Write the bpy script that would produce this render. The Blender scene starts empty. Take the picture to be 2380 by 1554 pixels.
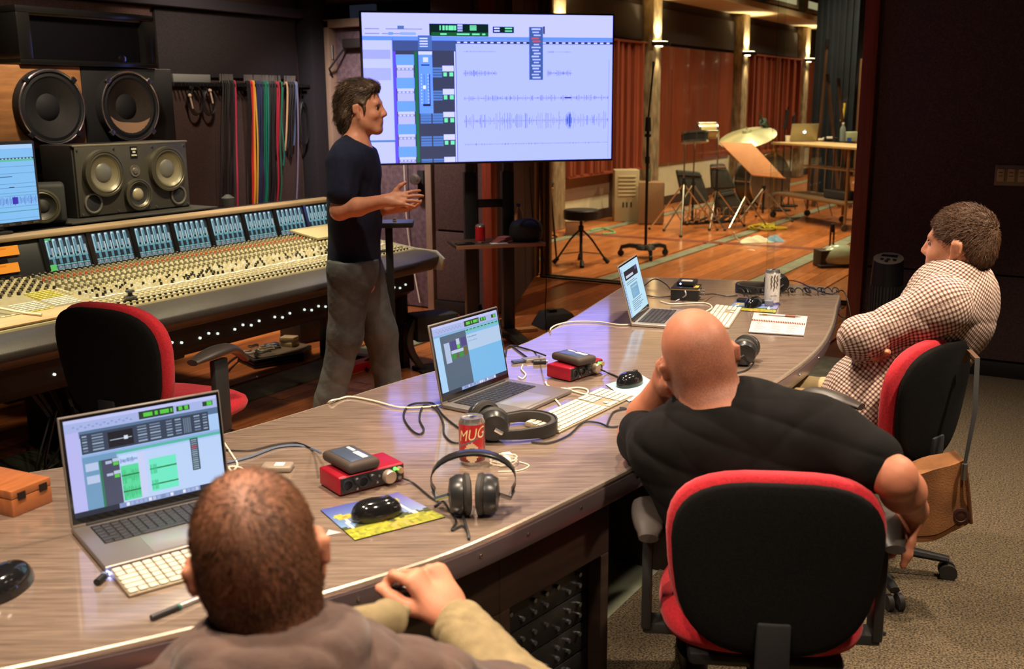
import bpy, bmesh, math, random
import numpy as np
from mathutils import Vector, Matrix, noise as mnoise
R = math.radians
SC = bpy.context.scene
COL = SC.collection
random.seed(7)

# ------------------------------------------------------------------ camera
FPX, PW, PH = 2400.0, 2380.0, 1554.0
CAM = Vector((0.0, 0.0, 1.62))
_p, _psi, _rl = math.atan((777 - 240) / FPX), R(31.5), R(-0.45)
_h = Vector((math.cos(_psi), math.sin(_psi), 0)); _r0 = Vector((math.sin(_psi), -math.cos(_psi), 0)); _u0 = Vector((0, 0, 1))
FW = _h * math.cos(_p) - _u0 * math.sin(_p)
_up = _h * math.sin(_p) + _u0 * math.cos(_p)
RT = _r0 * math.cos(_rl) + _up * math.sin(_rl)
UP = _up * math.cos(_rl) - _r0 * math.sin(_rl)
cd = bpy.data.cameras.new('camera'); cam = bpy.data.objects.new('camera', cd); COL.objects.link(cam)
cam.matrix_world = Matrix(((RT.x, UP.x, -FW.x, CAM.x), (RT.y, UP.y, -FW.y, CAM.y), (RT.z, UP.z, -FW.z, CAM.z), (0, 0, 0, 1)))
cd.sensor_width = 36.0; cd.lens = 36.0 * FPX / PW; cd.clip_start = 0.05; cd.clip_end = 100
cd.dof.use_dof = True; cd.dof.focus_distance = 3.6; cd.dof.aperture_fstop = 4.5
SC.camera = cam

# ------------------------------------------------------------------ world and exposure
w = bpy.data.worlds.new('world'); SC.world = w; w.use_nodes = True
w.node_tree.nodes['Background'].inputs[0].default_value = (0.010, 0.012, 0.018, 1)
w.node_tree.nodes['Background'].inputs[1].default_value = 1.0
SC.view_settings.view_transform = 'Standard'; SC.view_settings.look = 'None'
SC.view_settings.exposure = 0.0; SC.view_settings.gamma = 1.0; SC.view_settings.use_curve_mapping = False

# ------------------------------------------------------------------ ceiling lamps of the two rooms
WARM, AMBER, COOL = (1.0, 0.80, 0.60), (1.0, 0.62, 0.34), (0.86, 1.0, 0.72)
def spot(name, loc, to, power, angle=70, blend=0.6, col=WARM, size=0.05):
    l = bpy.data.lights.new(name, 'SPOT'); l.energy = power; l.spot_size = R(angle); l.spot_blend = blend
    l.color = col; l.shadow_soft_size = size
    o = bpy.data.objects.new(name, l); COL.objects.link(o); o.location = loc
    d = Vector(to) - Vector(loc); o.rotation_euler = d.to_track_quat('-Z', 'Y').to_euler(); return o
def area(name, loc, to, power, sx, sy, col=WARM):
    l = bpy.data.lights.new(name, 'AREA'); l.shape = 'RECTANGLE'; l.size = sx; l.size_y = sy; l.energy = power; l.color = col
    o = bpy.data.objects.new(name, l); COL.objects.link(o); o.location = loc
    d = Vector(to) - Vector(loc); o.rotation_euler = d.to_track_quat('-Z', 'Y').to_euler(); return o
LP = dict(desk=4.6, console=3.4, live=3.5)
for i, (x, y, tx, ty, pw) in enumerate(((1.0, 1.6, 1.0, 1.6, 42), (2.2, 1.7, 2.1, 1.5, 46), (3.4, 1.5, 3.3, 1.4, 50), (4.6, 1.5, 4.5, 1.5, 46), (3.2, -0.2, 3.2, 0.4, 60), (1.4, -0.3, 1.5, 0.5, 34), (0.5, 0.7, 0.8, 1.0, 26))):
    spot('downlight', (x, y, 2.68), (tx, ty, 0.7), pw * LP['desk'], 100, 1.0, WARM, 0.06)
for x in (1.6, 2.7, 3.8, 4.8):
    spot('console_downlight', (x, 3.9, 2.68), (x, 4.2, 0.8), 60 * LP['console'], 75, 0.7, (1.0, 0.86, 0.55), 0.05)
spot('carpet_downlight', (4.6, -0.2, 2.68), (4.2, -0.1, 0), 44 * LP['desk'], 120, 1.0, WARM, 0.06)
spot('standing_downlight', (3.3, 2.7, 2.68), (3.8, 3.3, 1.0), 20 * LP['desk'], 80, 1.0, WARM, 0.06)
spot('door_downlight', (5.5, 4.9, 2.68), (6.6, 5.2, 0.8), 44 * LP['desk'], 90, 0.9, (1.0, 0.84, 0.80), 0.08)
spot('speaker_downlight', (3.3, 4.5, 2.68), (3.8, 5.2, 1.6), 20 * LP['desk'], 90, 1.0, WARM, 0.08)
spot('rear_floor_downlight', (4.5, 5.2, 2.68), (4.8, 5.0, 0), 34 * LP['desk'], 70, 1.0, WARM, 0.08)
spot('cable_wall_downlight', (4.9, 5.0, 2.68), (5.5, 5.9, 1.3), 14 * LP['desk'], 100, 0.9, WARM, 0.08)
for x, y, pw in ((10.2, 3.2, 90), (10.6, 5.0, 90), (13.0, 3.2, 100), (13.2, 5.0, 100), (16.2, 4.2, 130), (19.4, 4.4, 130), (22.4, 4.6, 110)):
    spot('live_room_downlight', (x, y, 4.3), (x, y + .2, 0), pw * 1.6 * LP['live'], 120, 1.0, (1.0, 0.78, 0.48), 0.12)
spot('vestibule_light', (7.7, 3.0, 2.55), (7.6, 3.1, 0), 22 * LP['live'], 110, .9, AMBER, .1)

# ------------------------------------------------------------------ points in the room along a sight line
def ray(px, py): return FW + RT * ((px - PW / 2) / FPX) - UP * ((py - PH / 2) / FPX)
def az(px, py, z): d = ray(px, py); return CAM + d * ((z - CAM.z) / d.z)
def ax(px, py, x): d = ray(px, py); return CAM + d * ((x - CAM.x) / d.x)
def ay(px, py, y): d = ray(px, py); return CAM + d * ((y - CAM.y) / d.y)
def ad(px, py, D): return CAM + ray(px, py) * D
def dep(p): return (Vector(p) - CAM).dot(FW)

# ------------------------------------------------------------------ materials
MATS = {}
def mat(name, col=(.5, .5, .5), rough=.5, metal=0.0, var=0.0, vscale=8.0, stretch=None, bump=0.0, bscale=60.0, coat=0.0, emit=None, estr=0.0, col2=None, rand=0.0, trans=0.0, spec=None, ior=None, sheen=0.0, sss=0.0, detail=4.0, aniso=0.0):
    if name in MATS: return MATS[name]
    m = bpy.data.materials.new(name); m.use_nodes = True; nt = m.node_tree; N = nt.nodes; L = nt.links
    b = N['Principled BSDF']
    b.inputs['Base Color'].default_value = (*col, 1); b.inputs['Roughness'].default_value = rough; b.inputs['Metallic'].default_value = metal
    if coat: b.inputs['Coat Weight'].default_value = coat; b.inputs['Coat Roughness'].default_value = 0.12
    if trans: b.inputs['Transmission Weight'].default_value = trans
    if ior: b.inputs['IOR'].default_value = ior
    if spec is not None: b.inputs['Specular IOR Level'].default_value = spec
    if sheen: b.inputs['Sheen Weight'].default_value = sheen
    if sss: b.inputs['Subsurface Weight'].default_value = sss; b.inputs['Subsurface Radius'].default_value = (1, .35, .2); b.inputs['Subsurface Scale'].default_value = .008
    if aniso: b.inputs['Anisotropic'].default_value = aniso
    if emit: b.inputs['Emission Color'].default_value = (*emit, 1); b.inputs['Emission Strength'].default_value = estr
    if var or bump or rand:
        tc = N.new('ShaderNodeTexCoord'); mp = N.new('ShaderNodeMapping'); L.new(tc.outputs['Object'], mp.inputs[0])
        if stretch: mp.inputs['Scale'].default_value = stretch
    if var or rand:
        nz = N.new('ShaderNodeTexNoise'); nz.inputs['Scale'].default_value = vscale; nz.inputs['Detail'].default_value = detail
        L.new(mp.outputs[0], nz.inputs[0])
        mx = N.new('ShaderNodeMix'); mx.data_type = 'RGBA'
        c2 = col2 or tuple(c * (1 - var) for c in col)
        c1 = col if col2 else tuple(min(1, c * (1 + var * .6)) for c in col)
        mx.inputs['A'].default_value = (*c1, 1); mx.inputs['B'].default_value = (*c2, 1)
        cr = N.new('ShaderNodeMapRange'); cr.inputs[1].default_value = .32; cr.inputs[2].default_value = .68
        L.new(nz.outputs[0], cr.inputs[0]); L.new(cr.outputs[0], mx.inputs['Factor'])
        out = mx.outputs['Result']
        if rand:
            oi = N.new('ShaderNodeObjectInfo'); hs = N.new('ShaderNodeHueSaturation'); mr = N.new('ShaderNodeMapRange')
            mr.inputs[3].default_value = 1 - rand; mr.inputs[4].default_value = 1 + rand
            L.new(oi.outputs['Random'], mr.inputs[0]); L.new(mr.outputs[0], hs.inputs['Value']); L.new(out, hs.inputs['Color']); out = hs.outputs[0]
        L.new(out, b.inputs['Base Color'])
    if bump:
        n2 = N.new('ShaderNodeTexNoise'); n2.inputs['Scale'].default_value = bscale; n2.inputs['Detail'].default_value = 3
        bp = N.new('ShaderNodeBump'); bp.inputs['Strength'].default_value = bump; bp.inputs['Distance'].default_value = .004
        L.new(mp.outputs[0], n2.inputs[0]); L.new(n2.outputs[0], bp.inputs['Height']); L.new(bp.outputs[0], b.inputs['Normal'])
    MATS[name] = m; return m
def vcol_emit(name, strength, gain=(1, 1, 1)):
    if name in MATS: return MATS[name]
    m = bpy.data.materials.new(name); m.use_nodes = True; nt = m.node_tree; N = nt.nodes; L = nt.links
    b = N['Principled BSDF']; b.inputs['Base Color'].default_value = (.01, .01, .01, 1); b.inputs['Roughness'].default_value = .25
    a = N.new('ShaderNodeAttribute'); a.attribute_name = 'Col'
    g = N.new('ShaderNodeMix'); g.data_type = 'RGBA'; g.blend_type = 'MULTIPLY'; g.inputs['Factor'].default_value = 1; g.inputs['B'].default_value = (*gain, 1); L.new(a.outputs[0], g.inputs['A'])
    L.new(g.outputs['Result'], b.inputs['Emission Color']); b.inputs['Emission Strength'].default_value = strength
    MATS[name] = m; return m
def vcol_mat(name, rough=.5, coat=0):
    if name in MATS: return MATS[name]
    m = bpy.data.materials.new(name); m.use_nodes = True; nt = m.node_tree; N = nt.nodes; L = nt.links
    b = N['Principled BSDF']; b.inputs['Roughness'].default_value = rough; b.inputs['Coat Weight'].default_value = coat
    a = N.new('ShaderNodeAttribute'); a.attribute_name = 'Col'; L.new(a.outputs[0], b.inputs['Base Color'])
    MATS[name] = m; return m

# ------------------------------------------------------------------ mesh builder
def rotz(a): return Matrix.Rotation(a, 3, 'Z')
def rotx(a): return Matrix.Rotation(a, 3, 'X')
def roty(a): return Matrix.Rotation(a, 3, 'Y')
def frame(d, up=(0, 0, 1)):
    z = Vector(d).normalized(); u = Vector(up)
    if abs(z.dot(u)) > .98: u = Vector((1, 0, 0))
    x = u.cross(z).normalized(); y = z.cross(x); return x, y, z
def catmull(pts, n=6, closed=False):
    P = [Vector(p) for p in pts]; out = []; m = len(P)
    if m < 3 and not closed: return P
    rng = m if closed else m - 1
    for i in range(rng):
        if closed: a, b, c, d = P[i - 1], P[i], P[(i + 1) % m], P[(i + 2) % m]
        else: a, b, c, d = P[max(i - 1, 0)], P[i], P[i + 1], P[min(i + 2, m - 1)]
        for k in range(n):
            t = k / n; t2 = t * t; t3 = t2 * t
            out.append(.5 * ((2 * b) + (c - a) * t + (2 * a - 5 * b + 4 * c - d) * t2 + (3 * b - a - 3 * c + d) * t3))
    if not closed: out.append(P[-1])
    return out
class B:
    def __init__(s): s.v = []; s.f = []; s.m = []; s.col = []; s.cur = (1, 1, 1); s.usecol = False
    def add(s, vs, fs, mi=0):
        o = len(s.v); s.v.extend(Vector(v) for v in vs)
        for f in fs: s.f.append(tuple(i + o for i in f)); s.m.append(mi); s.col.append(s.cur)
        return s
    def color(s, c): s.cur = c; s.usecol = True; return s
    def box(s, c, d, M=None, mi=0):
        c = Vector(c); x, y, z = d[0] / 2, d[1] / 2, d[2] / 2
        vs = [Vector((i * x, j * y, k * z)) for k in (-1, 1) for j in (-1, 1) for i in (-1, 1)]
        if M is not None: vs = [M @ v for v in vs]
        return s.add([v + c for v in vs], [(0, 2, 3, 1), (4, 5, 7, 6), (0, 1, 5, 4), (2, 6, 7, 3), (0, 4, 6, 2), (1, 3, 7, 5)], mi)
    def box2(s, a, b, mi=0):
        return s.box([(a[i] + b[i]) / 2 for i in range(3)], [abs(b[i] - a[i]) for i in range(3)], None, mi)
    def hexa(s, bot, top, mi=0):
        n = len(bot); vs = list(bot) + list(top)
        return s.add(vs, [tuple(reversed(range(n))), tuple(range(n, 2 * n))] + [(i, (i + 1) % n, n + (i + 1) % n, n + i) for i in range(n)], mi)
    def prism(s, pts, z0, z1, M=None, off=(0, 0, 0), mi=0):
        off = Vector(off); M = M or Matrix.Identity(3)
        return s.hexa([M @ Vector((p[0], p[1], z0)) + off for p in pts], [M @ Vector((p[0], p[1], z1)) + off for p in pts], mi)
    def cyl(s, a, b, r0, r1=None, n=12, mi=0, caps=True):
        a, b = Vector(a), Vector(b); r1 = r0 if r1 is None else r1; x, y, z = frame(b - a)
        vs = []
        for p, r in ((a, r0), (b, r1)):
            for i in range(n): t = 2 * math.pi * i / n; vs.append(p + x * (r * math.cos(t)) + y * (r * math.sin(t)))
        fs = [(i, (i + 1) % n, n + (i + 1) % n, n + i) for i in range(n)]
        if caps: fs += [tuple(reversed(range(n))), tuple(range(n, 2 * n))]
        return s.add(vs, fs, mi)
    def tube(s, pts, r, n=6, mi=0, smooth=0, flat=1.0):
        P = [Vector(p) for p in pts]
        if smooth: P = catmull(P, smooth)
        m = len(P); rr = r if isinstance(r, (list, tuple)) else [r] * m
        if len(rr) != m: rr = [rr[min(len(rr) - 1, int(i * len(rr) / m))] for i in range(m)]
        t = (P[1] - P[0]).normalized(); x, y, _ = frame(t); vs = []
        for i in range(m):
            tn = (P[min(i + 1, m - 1)] - P[max(i - 1, 0)])
            if tn.length < 1e-9: tn = t
            tn.normalize(); q = t.rotation_difference(tn); x = q @ x; y = q @ y; t = tn
            for k in range(n): a = 2 * math.pi * k / n; vs.append(P[i] + x * (rr[i] * math.cos(a)) + y * (rr[i] * flat * math.sin(a)))
        fs = [(i * n + k, i * n + (k + 1) % n, (i + 1) * n + (k + 1) % n, (i + 1) * n + k) for i in range(m - 1) for k in range(n)]
        fs += [tuple(reversed(range(n))), tuple(range((m - 1) * n, m * n))]
        return s.add(vs, fs, mi)
    def lathe(s, prof, o=(0, 0, 0), axis=(0, 0, 1), n=24, mi=0, caps=True):
        o = Vector(o); x, y, z = frame(axis); vs = []
        for r, h in prof:
            for i in range(n): t = 2 * math.pi * i / n; vs.append(o + z * h + x * (r * math.cos(t)) + y * (r * math.sin(t)))
        m = len(prof)
        fs = [(j * n + i, j * n + (i + 1) % n, (j + 1) * n + (i + 1) % n, (j + 1) * n + i) for j in range(m - 1) for i in range(n)]
        if caps and prof[0][0] > 1e-6: fs.append(tuple(reversed(range(n))))
        if caps and prof[-1][0] > 1e-6: fs.append(tuple(range((m - 1) * n, m * n)))
        return s.add(vs, fs, mi)
    def ell(s, c, r, M=None, n=16, m=10, mi=0):
        c = Vector(c); vs = []
        for j in range(m + 1):
            ph = math.pi * j / m
            for i in range(n):
                t = 2 * math.pi * i / n; v = Vector((r[0] * math.sin(ph) * math.cos(t), r[1] * math.sin(ph) * math.sin(t), -r[2] * math.cos(ph)))
                vs.append((M @ v if M is not None else v) + c)
        return s.add(vs, [(j * n + i, j * n + (i + 1) % n, (j + 1) * n + (i + 1) % n, (j + 1) * n + i) for j in range(m) for i in range(n)], mi)
    def grid(s, rows, mi=0, closed=False):
        n = len(rows[0]); vs = [p for r in rows for p in r]
        return s.add(vs, [(j * n + i, j * n + (i + 1) % n, (j + 1) * n + (i + 1) % n, (j + 1) * n + i) for j in range(len(rows) - 1) for i in range(n if closed else n - 1)], mi)
    def rect(s, o, ux, uy, x0, y0, x1, y1, c=None, mi=0):
        if c is not None: s.color(c)
        return s.add([o + ux * x0 + uy * y0, o + ux * x1 + uy * y0, o + ux * x1 + uy * y1, o + ux * x0 + uy * y1], [(0, 1, 2, 3)], mi)
    def mesh(s, name, mats, bev=0.0, seg=2, ang=35, merge=False, fixn=True):
        me = bpy.data.meshes.new(name); me.from_pydata([tuple(v) for v in s.v], [], s.f)
        for m in (mats if isinstance(mats, (list, tuple)) else [mats]): me.materials.append(m)
        me.polygons.foreach_set('material_index', s.m)
        if s.usecol:
            ca = me.color_attributes.new('Col', 'FLOAT_COLOR', 'CORNER'); a = []
            for p, c in zip(me.polygons, s.col): a.extend([c[0], c[1], c[2], 1.0] * p.loop_total)
            ca.data.foreach_set('color', a)
        if bev or merge or fixn:
            bm = bmesh.new(); bm.from_mesh(me)
            bmesh.ops.remove_doubles(bm, verts=bm.verts, dist=1e-6)
            if fixn: bmesh.ops.recalc_face_normals(bm, faces=bm.faces)
            if bev:
                es = [e for e in bm.edges if len(e.link_faces) == 2 and e.calc_face_angle(0) > R(ang)]
                bmesh.ops.bevel(bm, geom=es, offset=bev, segments=seg, affect='EDGES', profile=.5, clamp_overlap=True)
            bm.to_mesh(me); bm.free()
        me.polygons.foreach_set('use_smooth', [True] * len(me.polygons)); me.set_sharp_from_angle(angle=R(ang)); me.update()
        return me
    def build(s, name, mats, parent=None, bev=0.0, seg=2, ang=35, fixn=True):
        return link(name, s.mesh(name, mats, bev, seg, ang, fixn=fixn), parent)
def link(name, me, parent=None, loc=None, rz=None):
    o = bpy.data.objects.new(name, me); COL.objects.link(o)
    if parent is not None: o.parent = parent
    if loc is not None: o.location = loc
    if rz is not None: o.rotation_euler[2] = rz
    return o
def tag(o, label, cat, group=None, kind=None):
    o['label'] = label; o['category'] = cat
    if group: o['group'] = group
    if kind: o['kind'] = kind
    return o
def thing(name, label, cat, loc=(0, 0, 0), rz=0.0, group=None):
    o = bpy.data.objects.new(name, None); COL.objects.link(o); o.location = loc; o.rotation_euler[2] = rz; o.empty_display_size = .05
    return tag(o, label, cat, group)
def struct(o, label=None): 
    o['kind'] = 'structure'
    if label: o['label'] = label
    return o
def copy_tree(o, parent=None):
    c = o.copy(); COL.objects.link(c); c.parent = parent
    for ch in list(o.children): copy_tree(ch, c)
    return c
def srgb(r, g, b):
    f = lambda v: (v / 255 / 12.92) if v / 255 <= .04045 else ((v / 255 + .055) / 1.055) ** 2.4
    return (f(r), f(g), f(b))

# common materials
BLK = mat('black_plastic', (.012, .012, .013), .42)
BLKM = mat('black_matte', (.010, .010, .011), .75)
BLKG = mat('black_gloss', (.008, .008, .009), .08, coat=.6)
CHROME = mat('chrome', (.75, .74, .72), .16, 1.0)
STEEL = mat('brushed_steel', (.42, .41, .40), .35, 1.0)
ALU = mat('aluminium', srgb(186, 178, 172), .38, .85)
WHT = mat('white_plastic', srgb(236, 230, 218), .35)
RED_FAB = mat('red_fabric', srgb(205, 28, 44), .85, var=.25, vscale=180, bump=.25, bscale=500, sheen=.15)
BLK_FAB = mat('black_fabric', (.007, .0065, .006), .95, var=.4, vscale=250, bump=.2, bscale=400, spec=.15)
RUB = mat('dark_rubber', (.02, .019, .018), .6)
CABLE = mat('black_cable', (.011, .011, .012), .5)
WCABLE = mat('white_cable', srgb(225, 215, 195), .45)
# ================================================================== THE SETTING
XW, YL, XG, YB, XE = 6.63, 5.95, 8.47, 6.70, 24.5
WOOD_A = mat('floor_wood', srgb(190, 112, 60), .28, var=.35, vscale=3.0, stretch=(1.2, 14, 1), rand=.30, bump=.06, bscale=40, coat=.25)
WOOD_B = mat('floor_wood_dark', srgb(120, 62, 34), .3, var=.35, vscale=3.0, stretch=(1.2, 14, 1), rand=.25, coat=.2)
SLATE = mat('slate_inlay', srgb(128, 132, 112), .5, var=.3, vscale=9, rand=.1)
REDIN = mat('red_inlay', srgb(120, 62, 48), .35, var=.2, vscale=6)
CARPET = mat('carpet', srgb(112, 96, 70), .98, col2=srgb(34, 28, 20), var=.5, vscale=150, bump=1.0, bscale=200, detail=1)
WALLF = mat('wall_dark_fabric', srgb(82, 60, 56), .95, var=.35, vscale=120, bump=.3, bscale=300)
WALLF2 = mat('wall_brown_fabric', srgb(66, 48, 44), .95, var=.3, vscale=120, bump=.3, bscale=300)
TRIMW = mat('trim_wood', srgb(140, 58, 34), .45, var=.2, vscale=5, stretch=(10, 10, .8))
CEIL = mat('ceiling_dark', srgb(26, 24, 24), .95, var=.2)
GROOVE = mat('groove_dark', (.006, .005, .005), .9)

fl = struct(B().box2((-2.4, -2.8, -.12), (XE + .2, YB + .2, -.012)).build('floor', WOOD_B))
cp = B().box2((-2.3, -2.7, -.011), (XW - .02, 1.33, .006)).build('carpet', CARPET, fl)
def planks(x0, x1, y0, y1, wd, parent, matl, seed, skip):
    rnd = random.Random(seed); meshes = {}
    for Lk in (.9, 1.3, 1.7, 2.2):
        meshes[Lk] = B().box((0, 0, -.006), (Lk - .004, wd - .003, .012)).mesh('plank', matl, bev=.0015, seg=1)
    y = y0 + wd / 2
    while y < y1:
        if not any(a - wd * .4 < y < b + wd * .4 for a, b in skip):
            x = x0
            while x < x1:
                Lk = rnd.choice(list(meshes)); k = min(1.0, (x1 - x) / Lk)
                if k < .12: break
                link('plank', meshes[Lk], parent, (x + Lk * k / 2, y, 0)).scale[0] = k; x += Lk
        y += wd
planks(2.4, 8.42, 1.75, 5.9, .115, fl, WOOD_A, 3, ((4.18, 4.5),))
lf = struct(B().box2((XG, -2.5, -.0125), (XE, YB, -.0105)).build('floor_live_room', WOOD_A))
planks(8.6, 15.2, 2.35, 6.6, .12, lf, WOOD_A, 5, ((4.18, 4.36), (2.88, 3.08), (5.98, 6.16)))
for (a, b, c, d) in ((8.6, 4.2, 23, 4.34), (8.6, 2.9, 23, 3.06), (8.6, 6.0, 23, 6.14)):
    B().box2((a, b, -.012), (c, d, -.0008)).build('slate_strip', SLATE, lf)
B().box2((11.5, 2.35, -.012), (11.68, 6.6, .0012)).build('red_strip', REDIN, lf)
B().box2((1.0, 4.2, -.011), (XW - .3, 4.48, -.0008)).build('slate_strip', SLATE, fl)
B().box2((1.0, 1.33, -.011), (XW, 1.74, -.0015)).build('slate_strip', SLATE, fl)

def wall(name, a, b, m, lab=None): return struct(B().box2(a, b).build(name, m), lab)
ceil = wall('ceiling', (-2.4, -2.8, 2.8), (XG + .1, YL + .3, 2.95), CEIL)
wall('wall_left', (-2.4, YL, 0), (XW + .3, YL + .2, 2.8), WALLF)
wall('wall_back', (-2.5, -2.8, 0), (-2.3, YL + .2, 2.8), WALLF)
wall('wall_right', (-2.4, -2.9, 0), (XG + .2, -2.7, 2.8), WALLF)
# wall with the door and the wide opening to the live room
wf = wall('wall_front', (XW, -2.7, 0), (XW + .3, 1.46, 2.8), WALLF)
wf2 = wall('wall_front_corner', (XW, 5.80, 0), (XW + .3, YL, 2.8), WALLF)
wall('wall_front_door_side', (XW, 4.29, 0), (XW + .3, 4.76, 2.8), WALLF)
wall('wall_front_header', (XW, 1.46, 2.42), (XW + .3, YL, 2.8), WALLF)
for (y0, y1, zs) in ((-.42, 1.44, (.10, .612, 2.8)), (-2.6, -.44, (.10, .612, 2.8))):
    for z0, z1 in zip(zs[:-1], zs[1:]):
        B().box2((XW - .035, y0, z0 + .005), (XW + .01, y1, z1 - .005)).build('fabric_panel', WALLF, wf, bev=.006)
for z0, z1 in ((.10, .65), (.66, 2.42)):
    B().box2((XW - .035, 4.37, z0), (XW + .01, 4.74, z1 - .006)).build('fabric_panel', WALLF, wf2, bev=.006)
struct(B().box2((XW - .05, -2.6, 0), (XW + .01, 1.45, .095)).build('baseboard_front', mat('baseboard_dark', srgb(24, 18, 17), .6), None, bev=.004))
struct(B().box2((XW - .05, 4.34, 0), (XW + .01, 4.75, .095)).build('baseboard_door_side', MATS['baseboard_dark'], None, bev=.004))
struct(B().box2((XW - .06, 1.46, 0), (XW + .34, 1.545, 2.42)).build('trim_1', TRIMW, None, bev=.004))
struct(B().box2((XW - .05, 4.205, 0), (XW + .03, 4.29, 2.42)).build('trim_2', TRIMW, None, bev=.004))
# brown cable wall panel and its dark surrounds on the left wall
wl = bpy.data.objects['wall_left']
for (x0, x1, z0, z1, m) in ((5.02, 6.40, .1, 1.80, WALLF2), (5.02, 6.40, 1.82, 2.28, mat('wall_grey_fabric', srgb(44, 38, 42), .95, var=.3, vscale=120)), (2.4, 4.98, .1, 2.28, WALLF)):
    B().box2((x0, YL - .03, z0), (x1, YL + .01, z1)).build('fabric_panel', m, wl, bev=.005)
B().box2((2.0, YL - .10, 2.29), (6.45, YL + .01, 2.36)).build('ledge', mat('ledge', srgb(60, 58, 66), .5), wl, bev=.004)
B().box2((6.44, YL - .16, 0), (XW, YL + .01, 2.7)).build('corner_post', mat('corner_dark', srgb(30, 26, 34), .9, var=.2, vscale=60), wl, bev=.01)

# door
LAV = mat('door_carpet', srgb(122, 100, 108), .95, col2=srgb(92, 74, 82), var=.3, vscale=26, bump=.25, bscale=160)
FRM = mat('door_frame_paint', srgb(150, 126, 108), .6, var=.1)
d1 = struct(B().box2((XW + .03, 4.83, .012), (XW + .09, 5.735, 2.215)).build('door_1', LAV, None, bev=.004))
for a, b in (((XW - .045, 4.765, 0), (XW + .12, 4.825, 2.28)), ((XW - .045, 5.74, 0), (XW + .12, 5.80, 2.28)), ((XW - .045, 4.765, 2.22), (XW + .12, 5.80, 2.285))):
    B().box2(a, b).build('door_frame', FRM, d1, bev=.006)
kb = B().box2((XW - .005, 4.868, .90), (XW + .03, 4.928, 1.11)).build('lock_plate', BLKM, d1, bev=.006)
B().lathe([(.012, 0), (.012, .035), (.038, .05), (.045, .075), (.036, .098), (0, .106)], (XW, 4.898, 1.045), (-1, 0, 0), 20).build('knob', mat('pewter', (.62, .60, .52), .25, .9), kb)
cl = B().box2((XW - .05, 5.38, 2.06), (XW + .03, 5.60, 2.13)).build('door_closer', mat('closer', srgb(50, 46, 44), .45), d1, bev=.006)
B().tube([(XW - .02, 5.58, 2.08), (XW - .10, 5.70, 1.90), (XW - .02, 5.74, 1.84)], .009).build('closer_arm', BLKM, cl)
for z in (.3, 1.2, 1.98): B().cyl((XW - .012, 5.738, z), (XW - .012, 5.738, z + .11), .011).build('hinge', STEEL, d1)
B().tube([(XW - .08, 5.03, 1.75), (XW - .035, 5.035, 1.3), (XW - .02, 5.03, .7), (XW - .02, 4.98, .35), (XW - .05, 4.90, .06)], .005, smooth=6).build('white_cord', WCABLE, d1)

# vestibule between the opening and the sliding glass
def splay(name, a, b, h, m):
    a, b = Vector((*a, 0)), Vector((*b, 0)); d = (b - a).normalized(); n = Vector((-d.y, d.x, 0)) * .12
    return struct(B().hexa([a, b, b + n, a + n], [p + Vector((0, 0, h)) for p in (a, b, b + n, a + n)]).build(name, m))
wv = splay('wall_vestibule', (XW + .34, 4.30), (XG + .02, 4.98), 2.8, WALLF)
for k in range(2):
    f0, f1 = (.04, .50) if k == 0 else (.52, .97)
    a, b = Vector((XW + .34, 4.295, 0)), Vector((XG + .02, 4.975, 0)); p, q = a.lerp(b, f0), a.lerp(b, f1); n = Vector((.04, -.09, 0)) * .35
    B().hexa([p, q, q + n, p + n], [v + Vector((0, 0, 2.7)) for v in (p, q, q + n, p + n)]).build('fabric_panel', WALLF, wv)
struct(B().box2((XW + .3, -2.7, 2.6), (XG + .4, YB + .1, 2.8)).build('ceiling_vestibule', CEIL))
JAMB = mat('jamb_bronze', srgb(96, 66, 46), .4, var=.15, vscale=4, stretch=(6, 6, .6))
for i, (dx, dy, sx, sy) in enumerate(((-.02, 4.93, .10, .06), (.06, 4.875, .05, .05), (.10, 4.83, .05, .04))):
    struct(B().box2((XG + dx - sx / 2, dy - sy / 2, 0), (XG + dx + sx / 2, dy + sy / 2, 2.9)).build('trim_%d' % (i + 3), JAMB, None, bev=.004))
for i, dx in enumerate((-.02, .09)):
    struct(B().box2((XG + dx - .02, -.5, -.002), (XG + dx + .02, 4.85, .014)).build('trim_%d' % (i + 6), mat('track_black', (.01, .009, .008), .5), None, bev=.003))
def glass_mat():
    m = bpy.data.materials.new('sliding_glass'); m.use_nodes = True; N = m.node_tree.nodes; L = m.node_tree.links; N.clear()
    o = N.new('ShaderNodeOutputMaterial'); t = N.new('ShaderNodeBsdfTransparent'); g = N.new('ShaderNodeBsdfGlossy'); mx = N.new('ShaderNodeMixShader'); fr = N.new('ShaderNodeFresnel')
    t.inputs[0].default_value = (.93, .96, .94, 1); g.inputs['Roughness'].default_value = .015; fr.inputs[0].default_value = 1.45
    L.new(fr.outputs[0], mx.inputs[0]); L.new(t.outputs[0], mx.inputs[1]); L.new(g.outputs[0], mx.inputs[2]); L.new(mx.outputs[0], o.inputs[0]); return m
GLASS = glass_mat()
gw = struct(B().box2((XG - .024, 2.6, .014), (XG - .016, 4.86, 2.62)).build('window_1', GLASS))
gw2 = struct(B().box2((XG + .086, .2, .014), (XG + .094, 2.7, 2.62)).build('window_2', GLASS))

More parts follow.
